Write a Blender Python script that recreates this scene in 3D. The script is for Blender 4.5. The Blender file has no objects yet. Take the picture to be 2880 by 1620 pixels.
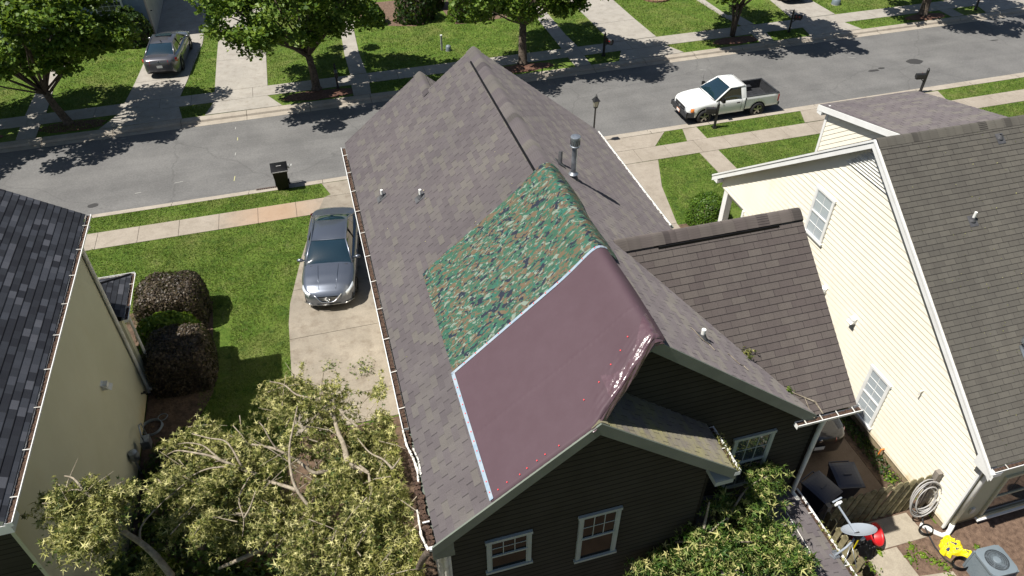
import bpy, math, random
import numpy as np
from mathutils import Vector, Matrix
S = bpy.context.scene
C = S.collection
R = math.radians
# ---------------------------------------------------------------- camera, light, exposure
cam_d = bpy.data.cameras.new('camera'); cam = bpy.data.objects.new('camera', cam_d); C.objects.link(cam)
cam.location = (0, 0, 17.0); cam.rotation_euler = (R(49.5), 0, R(-16.0))
cam_d.sensor_width = 36; cam_d.lens = 36*2074/2880.; cam_d.clip_end = 2000
S.camera = cam
SUN_EL, SUN_AZ = 60.5, 3.0          # light travels towards +X and a little towards +Y
w = bpy.data.worlds.new('World'); S.world = w; w.use_nodes = True
nt = w.node_tree; bg = nt.nodes['Background']
sky = nt.nodes.new('ShaderNodeTexSky'); sky.sky_type = 'NISHITA'; sky.sun_disc = False
sky.sun_elevation = R(SUN_EL); sky.sun_rotation = R(270-SUN_AZ)
nt.links.new(sky.outputs[0], bg.inputs[0]); bg.inputs[1].default_value = 0.05
sd = bpy.data.lights.new('sun', 'SUN'); sd.energy = 5.0; sd.angle = R(0.53); sd.color = (1, .955, .88)
sun = bpy.data.objects.new('sun', sd); C.objects.link(sun)
ld = Vector((math.cos(R(SUN_EL))*math.cos(R(SUN_AZ)), math.cos(R(SUN_EL))*math.sin(R(SUN_AZ)), -math.sin(R(SUN_EL))))
sun.rotation_euler = ld.to_track_quat('-Z', 'Y').to_euler(); sun.location = (-20, 0, 40)
S.view_settings.view_transform = 'Standard'; S.view_settings.look = 'None'
S.view_settings.exposure = 0.55; S.view_settings.gamma = 1
S.render.engine = 'CYCLES'
S.cycles.max_bounces = 6; S.cycles.transparent_max_bounces = 8

# ---------------------------------------------------------------- materials
def nodes(m):
    m.use_nodes = True; t = m.node_tree; return t, t.nodes, t.links, t.nodes['Principled BSDF']
def rgb(c): return (c[0], c[1], c[2], 1)
def mat(name, col, rough=.8, metal=0., col2=None, scale=3., detail=4., bump=0., bscale=None, coat=0., spec=.5, lo=.35, hi=.65, coords='Object'):
    m = bpy.data.materials.new(name); t, N, L, b = nodes(m)
    b.inputs['Base Color'].default_value = rgb(col); b.inputs['Roughness'].default_value = rough
    b.inputs['Metallic'].default_value = metal; b.inputs['Coat Weight'].default_value = coat
    b.inputs['Coat Roughness'].default_value = .05; b.inputs['Specular IOR Level'].default_value = spec
    tc = N.new('ShaderNodeTexCoord')
    if col2 is not None:
        n = N.new('ShaderNodeTexNoise'); n.inputs['Scale'].default_value = scale; n.inputs['Detail'].default_value = detail
        n.inputs['Roughness'].default_value = .62
        r = N.new('ShaderNodeValToRGB'); r.color_ramp.elements[0].position = lo; r.color_ramp.elements[1].position = hi
        r.color_ramp.elements[0].color = rgb(col); r.color_ramp.elements[1].color = rgb(col2)
        L.new(tc.outputs[coords], n.inputs['Vector']); L.new(n.outputs['Fac'], r.inputs['Fac']); L.new(r.outputs['Color'], b.inputs['Base Color'])
    if bump:
        n2 = N.new('ShaderNodeTexNoise'); n2.inputs['Scale'].default_value = bscale or scale*4; n2.inputs['Detail'].default_value = 3
        bp = N.new('ShaderNodeBump'); bp.inputs['Strength'].default_value = 1; bp.inputs['Distance'].default_value = bump
        L.new(tc.outputs[coords], n2.inputs['Vector']); L.new(n2.outputs['Fac'], bp.inputs['Height']); L.new(bp.outputs['Normal'], b.inputs['Normal'])
    return m
def mixnode(N, L, fac, a, b, blend='MIX'):
    x = N.new('ShaderNodeMix'); x.data_type = 'RGBA'; x.blend_type = blend
    for k, v in ((0, fac), (6, a), (7, b)):
        if isinstance(v, (int, float)): x.inputs[k].default_value = v
        elif isinstance(v, tuple): x.inputs[k].default_value = rgb(v)
        else: L.new(v, x.inputs[k])
    return x.outputs[2]
def mth(N, L, op, a, b=None, c=None):
    x = N.new('ShaderNodeMath'); x.operation = op
    for k, v in enumerate((a, b, c)):
        if v is None: continue
        if isinstance(v, (int, float)): x.inputs[k].default_value = v
        else: L.new(v, x.inputs[k])
    return x.outputs[0]
def noise(N, L, vec, scale, detail=4, rough=.6, dist=0.):
    n = N.new('ShaderNodeTexNoise'); n.inputs['Scale'].default_value = scale; n.inputs['Detail'].default_value = detail
    n.inputs['Roughness'].default_value = rough; n.inputs['Distortion'].default_value = dist
    L.new(vec, n.inputs['Vector']); return n.outputs['Fac']
def ramp(N, L, fac, stops, interp='LINEAR'):
    r = N.new('ShaderNodeValToRGB'); e = r.color_ramp.elements; r.color_ramp.interpolation = interp
    while len(e) < len(stops): e.new(.5)
    for k, (p, c) in enumerate(stops): e[k].position = p; e[k].color = rgb(c)
    L.new(fac, r.inputs['Fac']); return r.outputs['Color']

def shingle_mat(name, stops, slot=.05, slotdark=.45, row=.143, wid=.305, line=.0, moss=None, grain=.25, offset=.5, blotch=.25):
    m = bpy.data.materials.new(name); t, N, L, b = nodes(m)
    b.inputs['Roughness'].default_value = .92; b.inputs['Specular IOR Level'].default_value = .25; b.inputs['Diffuse Roughness'].default_value = 1.
    uv = N.new('ShaderNodeUVMap'); sp = N.new('ShaderNodeSeparateXYZ'); L.new(uv.outputs[0], sp.inputs[0])
    v = mth(N, L, 'DIVIDE', sp.outputs[1], row); rw = mth(N, L, 'FLOOR', v); fv = mth(N, L, 'FRACT', v)
    wn0 = N.new('ShaderNodeTexWhiteNoise'); wn0.noise_dimensions = '1D'; L.new(rw, wn0.inputs['W'])
    off = mth(N, L, 'ADD', mth(N, L, 'MULTIPLY', rw, offset), mth(N, L, 'MULTIPLY', wn0.outputs['Value'], .18))
    u = mth(N, L, 'ADD', mth(N, L, 'DIVIDE', sp.outputs[0], wid), off); iu = mth(N, L, 'FLOOR', u); fu = mth(N, L, 'FRACT', u)
    cb = N.new('ShaderNodeCombineXYZ'); L.new(iu, cb.inputs[0]); L.new(rw, cb.inputs[1])
    wn = N.new('ShaderNodeTexWhiteNoise'); wn.noise_dimensions = '2D'; L.new(cb.outputs[0], wn.inputs['Vector'])
    col = ramp(N, L, wn.outputs['Value'], stops)
    big = noise(N, L, uv.outputs[0], .6, 4)
    col = mixnode(N, L, blotch, col, ramp(N, L, big, [(.35, (.42, .42, .42)), (.68, (.62, .61, .58))]), 'OVERLAY')
    mk = N.new('ShaderNodeMapping'); mk.inputs['Scale'].default_value = (2.2, .22, 1); L.new(uv.outputs[0], mk.inputs[0]); col = mixnode(N, L, .35, col, ramp(N, L, noise(N, L, mk.outputs[0], 1.5, 5, .7), [(.35, (.38, .37, .36)), (.68, (.62, .62, .60))]), 'OVERLAY')
    gr = noise(N, L, uv.outputs[0], 55, 2, .8)
    col = mixnode(N, L, grain, col, ramp(N, L, gr, [(.3, (.2, .2, .2)), (.7, (.85, .85, .85))]), 'OVERLAY')
    if moss:
        mo = noise(N, L, uv.outputs[0], 1.3, 6, .75)
        col = mixnode(N, L, ramp(N, L, mo, [(.45, (0, 0, 0)), (.66, (.7, .7, .7))]), col, moss)
    sl = mth(N, L, 'LESS_THAN', fu, slot)
    wv = N.new('ShaderNodeTexWhiteNoise'); wv.noise_dimensions = '2D'
    cb2 = N.new('ShaderNodeCombineXYZ'); L.new(iu, cb2.inputs[1]); L.new(rw, cb2.inputs[0]); L.new(cb2.outputs[0], wv.inputs['Vector'])
    sl = mth(N, L, 'MULTIPLY', sl, mth(N, L, 'ADD', .35, mth(N, L, 'MULTIPLY', wv.outputs['Value'], .65)))
    if line:
        sl = mth(N, L, 'MAXIMUM', sl, mth(N, L, 'LESS_THAN', fv, line))
    col = mixnode(N, L, mth(N, L, 'MULTIPLY', sl, 1-slotdark), col, (.012, .011, .012))
    L.new(col, b.inputs['Base Color'])
    bp = N.new('ShaderNodeBump'); bp.inputs['Distance'].default_value = .004; bp.inputs['Strength'].default_value = .8
    L.new(gr, bp.inputs['Height']); L.new(bp.outputs['Normal'], b.inputs['Normal'])
    return m

def grass_mat():
    m = bpy.data.materials.new('grass'); t, N, L, b = nodes(m)
    b.inputs['Roughness'].default_value = .9; b.inputs['Specular IOR Level'].default_value = .2
    g = N.new('ShaderNodeNewGeometry'); P = g.outputs['Position']
    a = noise(N, L, P, 1.1, 8, .72, .4); c = noise(N, L, P, 9., 6, .75); f = noise(N, L, P, 38., 3, .8)
    col = ramp(N, L, a, [(.28, (.050, .100, .014)), (.42, (.100, .172, .026)), (.57, (.150, .215, .042)), (.72, (.235, .240, .105))])
    pt = noise(N, L, P, .33, 5, .6, .8); col = mixnode(N, L, ramp(N, L, pt, [(.5, (0, 0, 0)), (.68, (.55, .55, .55))]), col, (.215, .205, .085)); dk = noise(N, L, P, 2.3, 4, .6, .5); col = mixnode(N, L, ramp(N, L, dk, [(.56, (0, 0, 0)), (.64, (.6, .6, .6))]), col, (.035, .085, .014))
    col = mixnode(N, L, .75, col, ramp(N, L, c, [(.3, (.25, .27, .22)), (.7, (.72, .72, .66))]), 'OVERLAY')
    col = mixnode(N, L, .8, col, ramp(N, L, f, [(.28, (.12, .13, .10)), (.72, (.86, .86, .8))]), 'OVERLAY')
    L.new(col, b.inputs['Base Color'])
    bp = N.new('ShaderNodeBump'); bp.inputs['Distance'].default_value = .05; L.new(f, bp.inputs['Height'])
    bp2 = N.new('ShaderNodeBump'); bp2.inputs['Distance'].default_value = .08; L.new(c, bp2.inputs['Height']); L.new(bp.outputs[0], bp2.inputs['Normal'])
    L.new(bp2.outputs[0], b.inputs['Normal']); return m

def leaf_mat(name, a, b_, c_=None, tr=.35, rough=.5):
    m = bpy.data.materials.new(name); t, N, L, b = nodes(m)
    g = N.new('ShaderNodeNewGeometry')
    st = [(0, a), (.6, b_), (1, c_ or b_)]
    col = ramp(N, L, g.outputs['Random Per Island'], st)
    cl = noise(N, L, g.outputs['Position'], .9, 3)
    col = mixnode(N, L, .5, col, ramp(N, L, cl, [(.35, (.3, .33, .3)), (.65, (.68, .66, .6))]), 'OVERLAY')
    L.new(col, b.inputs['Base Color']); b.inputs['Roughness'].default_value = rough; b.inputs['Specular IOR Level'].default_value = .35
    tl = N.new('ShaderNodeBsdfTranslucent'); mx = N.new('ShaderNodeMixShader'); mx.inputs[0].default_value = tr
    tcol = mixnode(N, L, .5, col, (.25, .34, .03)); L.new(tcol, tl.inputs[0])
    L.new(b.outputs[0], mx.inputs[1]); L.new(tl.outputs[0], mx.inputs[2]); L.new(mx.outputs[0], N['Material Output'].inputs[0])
    return m

def asphalt_mat():
    m = bpy.data.materials.new('asphalt'); t, N, L, b = nodes(m)
    g = N.new('ShaderNodeNewGeometry'); P = g.outputs['Position']
    mp = N.new('ShaderNodeMapping'); mp.inputs['Scale'].default_value = (.12, 1.1, 1); L.new(P, mp.inputs[0])
    st = noise(N, L, mp.outputs[0], 1., 5, .65)
    a = noise(N, L, P, .55, 6, .6); f = noise(N, L, P, 11, 8, .92)
    col = ramp(N, L, a, [(.32, (.108, .106, .104)), (.7, (.150, .147, .142))])
    col = mixnode(N, L, .32, col, ramp(N, L, st, [(.35, (.36, .36, .36)), (.65, (.62, .62, .62))]), 'OVERLAY')
    col = mixnode(N, L, .6, col, ramp(N, L, f, [(.3, (.2, .2, .2)), (.7, (.82, .82, .82))]), 'OVERLAY')
    vo = N.new('ShaderNodeTexVoronoi'); vo.feature = 'DISTANCE_TO_EDGE'; vo.inputs['Scale'].default_value = .16
    dv = N.new('ShaderNodeVectorMath'); dv.operation = 'ADD'; nn = N.new('ShaderNodeTexNoise'); nn.inputs['Scale'].default_value = .8; nn.inputs['Detail'].default_value = 6
    L.new(P, nn.inputs['Vector']); L.new(P, dv.inputs[0]); L.new(nn.outputs['Color'], dv.inputs[1]); L.new(dv.outputs[0], vo.inputs['Vector'])
    ck = ramp(N, L, vo.outputs['Distance'], [(.0, (.55, .55, .55)), (.006, (0, 0, 0))])
    col = mixnode(N, L, mth(N, L, 'MULTIPLY', ck, .6), col, (.045, .044, .043))
    L.new(col, b.inputs['Base Color']); b.inputs['Roughness'].default_value = .88
    bp = N.new('ShaderNodeBump'); bp.inputs['Distance'].default_value = .004; L.new(f, bp.inputs['Height']); L.new(bp.outputs[0], b.inputs['Normal'])
    return m

def concrete_mat(name, a, b_, stain=(.16, .13, .10), amt=.5, rust=None):
    m = bpy.data.materials.new(name); t, N, L, b = nodes(m)
    g = N.new('ShaderNodeNewGeometry'); P = g.outputs['Position']
    n1 = noise(N, L, P, .9, 7, .65, .3); n2 = noise(N, L, P, 2.6, 6, .7); n3 = noise(N, L, P, 25, 3, .8)
    col = ramp(N, L, n1, [(.3, a), (.7, b_)])
    col = mixnode(N, L, ramp(N, L, n2, [(.48, (0, 0, 0)), (.72, (amt, amt, amt))]), col, stain)
    col = mixnode(N, L, .3, col, ramp(N, L, n3, [(.3, (.3, .3, .3)), (.7, (.7, .7, .7))]), 'OVERLAY')
    if rust:
        vm = N.new('ShaderNodeVectorMath'); vm.operation = 'DISTANCE'; vm.inputs[1].default_value = rust; 
        mp = N.new('ShaderNodeMapping'); mp.inputs['Scale'].default_value = (1, 1, 1); L.new(P, mp.inputs[0]); L.new(mp.outputs[0], vm.inputs[0])
        d = mth(N, L, 'ADD', vm.outputs['Value'], mth(N, L, 'MULTIPLY', n2, 1.6))
        col = mixnode(N, L, ramp(N, L, mth(N, L, 'MULTIPLY', d, .28), [(.35, (.55, .55, .55)), (.9, (0, 0, 0))]), col, (.36, .215, .12))
    L.new(col, b.inputs['Base Color']); b.inputs['Roughness'].default_value = .85
    bp = N.new('ShaderNodeBump'); bp.inputs['Distance'].default_value = .003; L.new(n3, bp.inputs['Height']); L.new(bp.outputs[0], b.inputs['Normal'])
    return m

def camo_mat():
    m = bpy.data.materials.new('camouflage_cloth'); t, N, L, b = nodes(m)
    uv = N.new('ShaderNodeUVMap'); mp = N.new('ShaderNodeMapping'); mp.inputs['Rotation'].default_value = (0, 0, R(22)); mp.inputs['Scale'].default_value = (1., 1.9, 1)
    L.new(uv.outputs[0], mp.inputs[0])
    def layer(off, sc, thr, dist=1.2):
        mm = N.new('ShaderNodeMapping'); mm.inputs['Location'].default_value = (off, off*.7, 0); L.new(mp.outputs[0], mm.inputs[0])
        return mth(N, L, 'GREATER_THAN', noise(N, L, mm.outputs[0], sc*1.15, 3, .5, dist), thr)
    col = mixnode(N, L, layer(3.1, 4.2, .51), (.030, .090, .055), (.115, .082, .048))
    col = mixnode(N, L, layer(9.7, 4.4, .60), col, (.020, .105, .075))
    col = mixnode(N, L, layer(15.3, 4.8, .59), col, (.165, .205, .165))
    col = mixnode(N, L, layer(22.9, 4.2, .585), col, (.013, .018, .032))
    L.new(col, b.inputs['Base Color']); b.inputs['Roughness'].default_value = .55; b.inputs['Specular IOR Level'].default_value = .4
    bp = N.new('ShaderNodeBump'); bp.inputs['Distance'].default_value = .012; L.new(noise(N, L, uv.outputs[0], 2.5, 5), bp.inputs['Height']); L.new(bp.outputs[0], b.inputs['Normal'])
    return m

def siding_mat(name, a, b_, dirt, h):
    m = mat(name, a, .65, col2=b_, scale=.6); t = m.node_tree; N, L = t.nodes, t.links; b = N['Principled BSDF']; src = b.inputs['Base Color'].links[0].from_socket
    g = N.new('ShaderNodeNewGeometry'); sp = N.new('ShaderNodeSeparateXYZ'); L.new(g.outputs['Position'], sp.inputs[0])
    mp = N.new('ShaderNodeMapping'); mp.inputs['Scale'].default_value = (1, 1, .25); L.new(g.outputs['Position'], mp.inputs[0])
    n = noise(N, L, mp.outputs[0], 2.2, 6, .7)
    f = mth(N, L, 'SUBTRACT', mth(N, L, 'MULTIPLY', n, 1.5), mth(N, L, 'DIVIDE', sp.outputs[2], h))
    L.new(mixnode(N, L, ramp(N, L, f, [(.15, (0, 0, 0)), (.6, (.75, .75, .75))]), mixnode(N, L, ramp(N, L, n, [(.55, (0, 0, 0)), (.75, (.18, .18, .18))]), src, dirt), dirt), b.inputs['Base Color'])
    return m
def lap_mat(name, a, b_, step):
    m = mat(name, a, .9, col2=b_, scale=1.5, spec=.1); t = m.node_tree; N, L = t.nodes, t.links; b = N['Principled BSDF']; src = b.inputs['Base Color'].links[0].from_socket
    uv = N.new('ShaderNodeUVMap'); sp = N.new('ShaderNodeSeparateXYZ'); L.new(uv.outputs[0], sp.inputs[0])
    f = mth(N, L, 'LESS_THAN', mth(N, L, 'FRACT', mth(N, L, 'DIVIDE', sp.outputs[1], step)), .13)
    L.new(mixnode(N, L, mth(N, L, 'MULTIPLY', f, .62), src, (.006, .005, .004)), b.inputs['Base Color'])      # shade under each lap painted in as a dark line
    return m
def blinds_mat(name, a, b_, period):
    m = bpy.data.materials.new(name); t, N, L, b = nodes(m)
    g = N.new('ShaderNodeNewGeometry'); sp = N.new('ShaderNodeSeparateXYZ'); L.new(g.outputs['Position'], sp.inputs[0])
    f = mth(N, L, 'FRACT', mth(N, L, 'DIVIDE', sp.outputs[2], period))
    L.new(ramp(N, L, f, [(.0, a), (.35, b_), (1., b_)]), b.inputs['Base Color'])
    b.inputs['Roughness'].default_value = .35; b.inputs['Coat Weight'].default_value = 1.; b.inputs['Coat Roughness'].default_value = .03
    return m

M = dict(
 grass=grass_mat(), asphalt=asphalt_mat(),
 soil=mat('soil', (.055, .035, .022), .95, col2=(.13, .085, .055), scale=5, detail=8, bump=.03, bscale=18),
 mulch=mat('mulch', (.060, .026, .017), .95, col2=(.17, .085, .055), scale=14, detail=6, bump=.04, bscale=30),
 straw=mat('straw_mulch', (.075, .045, .030), .95, col2=(.22, .145, .10), scale=9, detail=9, bump=.03, bscale=40, lo=.3, hi=.75),
 walk=concrete_mat('walk_concrete', (.26, .225, .18), (.33, .29, .24), amt=.45, rust=(-2.4, 26.2, 0)),
 drive=concrete_mat('drive_concrete', (.20, .175, .14), (.285, .25, .20), stain=(.14, .11, .08), amt=.7),
 farconc=concrete_mat('far_concrete', (.27, .25, .22), (.35, .325, .285), amt=.4),
 kerb=concrete_mat('kerb_concrete', (.29, .255, .21), (.37, .33, .275), amt=.4),
 joint=mat('joint_gap', (.06, .045, .035), .95),
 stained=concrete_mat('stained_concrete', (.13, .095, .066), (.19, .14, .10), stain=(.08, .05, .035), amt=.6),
 paver=concrete_mat('paver_concrete', (.27, .235, .18), (.37, .325, .255), amt=.5),
 sh_main=shingle_mat('weathered_shingles', [(0, (.102, .090, .096)), (.35, (.113, .100, .106)), (.7, (.122, .110, .112)), (1, (.134, .124, .115))], slot=.07, slotdark=.35, blotch=.3),
 sh_low=shingle_mat('mossy_shingles', [(0, (.110, .100, .095)), (.5, (.135, .122, .110)), (1, (.150, .138, .115))], slot=.06, moss=(.20, .19, .075), slotdark=.3),
 sh_wing=shingle_mat('brown_shingles', [(0, (.084, .070, .068)), (.5, (.094, .080, .076)), (1, (.106, .092, .085))], slot=.03, slotdark=.15, line=.05, grain=.35),
 sh_right=shingle_mat('grey_brown_shingles', [(0, (.078, .073, .065)), (.5, (.086, .081, .072)), (1, (.096, .090, .079))], slot=.035, slotdark=.15, line=.06),
 sh_left=shingle_mat('slate_shingles', [(0, (.018, .020, .028)), (.45, (.030, .034, .044)), (.8, (.052, .058, .074)), (1, (.095, .100, .120))], slot=.02, slotdark=.3, wid=.23, row=.15, line=.07, blotch=.2),
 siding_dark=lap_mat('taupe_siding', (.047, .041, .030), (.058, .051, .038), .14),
 siding_olive=siding_mat('khaki_siding', (.49, .475, .335), (.54, .525, .38), (.46, .38, .20), .9),
 siding_cream=siding_mat('cream_siding', (.80, .75, .62), (.84, .80, .68), (.62, .48, .26), .75),
 siding_blue=mat('blue_siding', (.13, .19, .26), .7, col2=(.17, .24, .31), scale=1),
 siding_grey=mat('grey_siding', (.34, .31, .28), .7, col2=(.42, .39, .35), scale=1),
 white=mat('white_trim', (.78, .79, .78), .45, col2=(.70, .70, .68), scale=2),
 offwhite=mat('aged_white_trim', (.66, .65, .60), .5, col2=(.50, .47, .40), scale=4, lo=.45, hi=.7),
 sage=mat('sage_trim', (.12, .14, .115), .6, col2=(.15, .17, .14), scale=2),
 sage_light=mat('pale_trim', (.30, .34, .31), .6, col2=(.36, .40, .37), scale=2),
 debris=mat('leaf_debris', (.030, .016, .011), .95, col2=(.11, .065, .042), scale=22, detail=5, bump=.03, bscale=40),
 glass=mat('window_glass', (.004, .006, .006), .10, spec=.2),
 glass_grey=mat('reflecting_glass', (.035, .045, .05), .06, spec=.6, coat=.5),
 blinds=blinds_mat('window_blinds', (.20, .24, .27), (.46, .51, .54), .05),
 black=mat('black_plastic', (.003, .003, .0035), .5, col2=(.006, .006, .007), scale=4, spec=.3),
 blackmat=mat('black_liner', (.020, .021, .024), .55, col2=(.045, .047, .052), scale=9),
 rubber=mat('rubber', (.018, .018, .019), .8),
 iron=mat('black_iron', (.02, .02, .022), .45),
 alloy=mat('alloy_rim', (.42, .41, .39), .3, .85),
 chrome=mat('chrome', (.75, .76, .78), .12, 1.),
 galv=mat('galvanised_steel', (.50, .54, .58), .38, .75, col2=(.24, .26, .29), scale=5),
 lead=mat('dark_flashing', (.05, .05, .055), .6, col2=(.09, .09, .095), scale=5),
 pvc=mat('white_pvc', (.78, .78, .75), .45),
 carglass=mat('car_glass', (.010, .026, .038), .04, spec=.9, coat=1.),
 carglass_side=mat('car_side_glass', (.035, .035, .022), .05, spec=.8, coat=1.),
 sedan=mat('grey_metallic_paint', (.16, .18, .22), .3, .7, coat=1.),
 sedan2=mat('silver_grey_paint', (.13, .13, .145), .3, .6, coat=1.),
 darkpaint=mat('black_paint', (.016, .012, .014), .3, .3, coat=1.),
 whitepaint=mat('white_paint', (.80, .81, .80), .3, coat=.8),
 lamp=mat('headlamp_lens', (.62, .66, .70), .08, .3, coat=1.), amber=mat('amber_lens', (.75, .22, .04), .2, coat=1.),
 red=mat('red_lens', (.40, .008, .010), .15, coat=1.), redplastic=mat('red_plastic', (.50, .012, .016), .4, col2=(.40, .012, .016), scale=6),
 bark=mat('bark', (.050, .036, .026), .95, col2=(.14, .11, .085), scale=9, bump=.03, bscale=22),
 barklight=mat('pale_bark', (.17, .14, .10), .9, col2=(.36, .31, .235), scale=8, bump=.015, bscale=30),
 splinter=mat('torn_wood', (.55, .26, .12), .8, col2=(.75, .48, .26), scale=20),
 leaf_green=leaf_mat('maple_leaves', (.045, .095, .012), (.105, .185, .022), (.200, .280, .042)),
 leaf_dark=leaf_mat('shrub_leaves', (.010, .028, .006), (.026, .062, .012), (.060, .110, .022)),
 leaf_lime=leaf_mat('lime_leaves', (.085, .165, .014), (.160, .260, .024), (.270, .360, .050)),
 leaf_box=leaf_mat('boxwood_leaves', (.040, .095, .010), (.085, .165, .016), (.150, .235, .030)),
 leaf_purple=leaf_mat('bronze_leaves', (.018, .014, .010), (.052, .038, .028), (.115, .090, .058), tr=.15),
 leaf_fallen=leaf_mat('wilting_leaves', (.040, .070, .012), (.33, .325, .095), (.74, .69, .34), tr=.28),
 leaf_fallen2=leaf_mat('half_green_leaves', (.022, .075, .012), (.150, .225, .045), (.66, .61, .27), tr=.3),
 blade=leaf_mat('grass_blades', (.060, .115, .016), (.125, .190, .032), (.215, .240, .078), tr=.3, rough=.7),
 camo=camo_mat(),
 maroon=mat('maroon_underlay', (.074, .045, .055), .65, col2=(.079, .049, .060), scale=3, bump=.004, bscale=5, spec=.3),
 maroon_shiny=mat('maroon_film', (.085, .045, .055), .25, col2=(.115, .070, .080), scale=5, spec=.9, bump=.02, bscale=9),
 tape=mat('pale_tape', (.22, .30, .38), .5, col2=(.32, .36, .40), scale=8),
 nailred=mat('nail_cap_plastic', (.75, .05, .06), .5),
 wood=mat('weathered_wood', (.15, .13, .065), .9, col2=(.33, .29, .17), scale=6, bump=.008, bscale=30),
 wooddark=mat('grey_wood', (.16, .14, .12), .9, col2=(.27, .24, .21), scale=6),
 cable=mat('grey_hose', (.36, .35, .34), .5), yellow=mat('yellow_plastic', (.85, .72, .02), .35, col2=(.80, .62, .015), scale=5),
 hvac=mat('grey_enamel', (.145, .180, .205), .5, col2=(.17, .205, .23), scale=3), hvac_in=mat('dark_fan_well', (.02, .02, .022), .7),
 dish=mat('pale_grey_dish', (.30, .335, .38), .4), binblue=mat('blue_black_plastic', (.018, .024, .048), .45),
 stormgrate=mat('rusty_iron', (.07, .055, .05), .7, col2=(.12, .085, .07), scale=20),
 patch=mat('tar_patch', (.035, .034, .034), .8), chalk=mat('white_marks', (.32, .32, .30), .9), chalky=mat('yellow_mark', (.40, .39, .20), .9),
 lamp_glass=mat('frosted_glass', (.45, .43, .34), .2), film=mat('clear_film', (.34, .42, .48), .1, coat=1., col2=(.6, .68, .74), scale=9),
 brick=mat('edging_brick', (.20, .10, .07), .9, col2=(.28, .17, .12), scale=12), plate=mat('plate_white', (.7, .7, .68), .5), ink=mat('plate_ink', (.03, .04, .12), .5),
 foundation=mat('foundation', (.22, .17, .10), .9, col2=(.30, .24, .15), scale=4),
)

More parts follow.
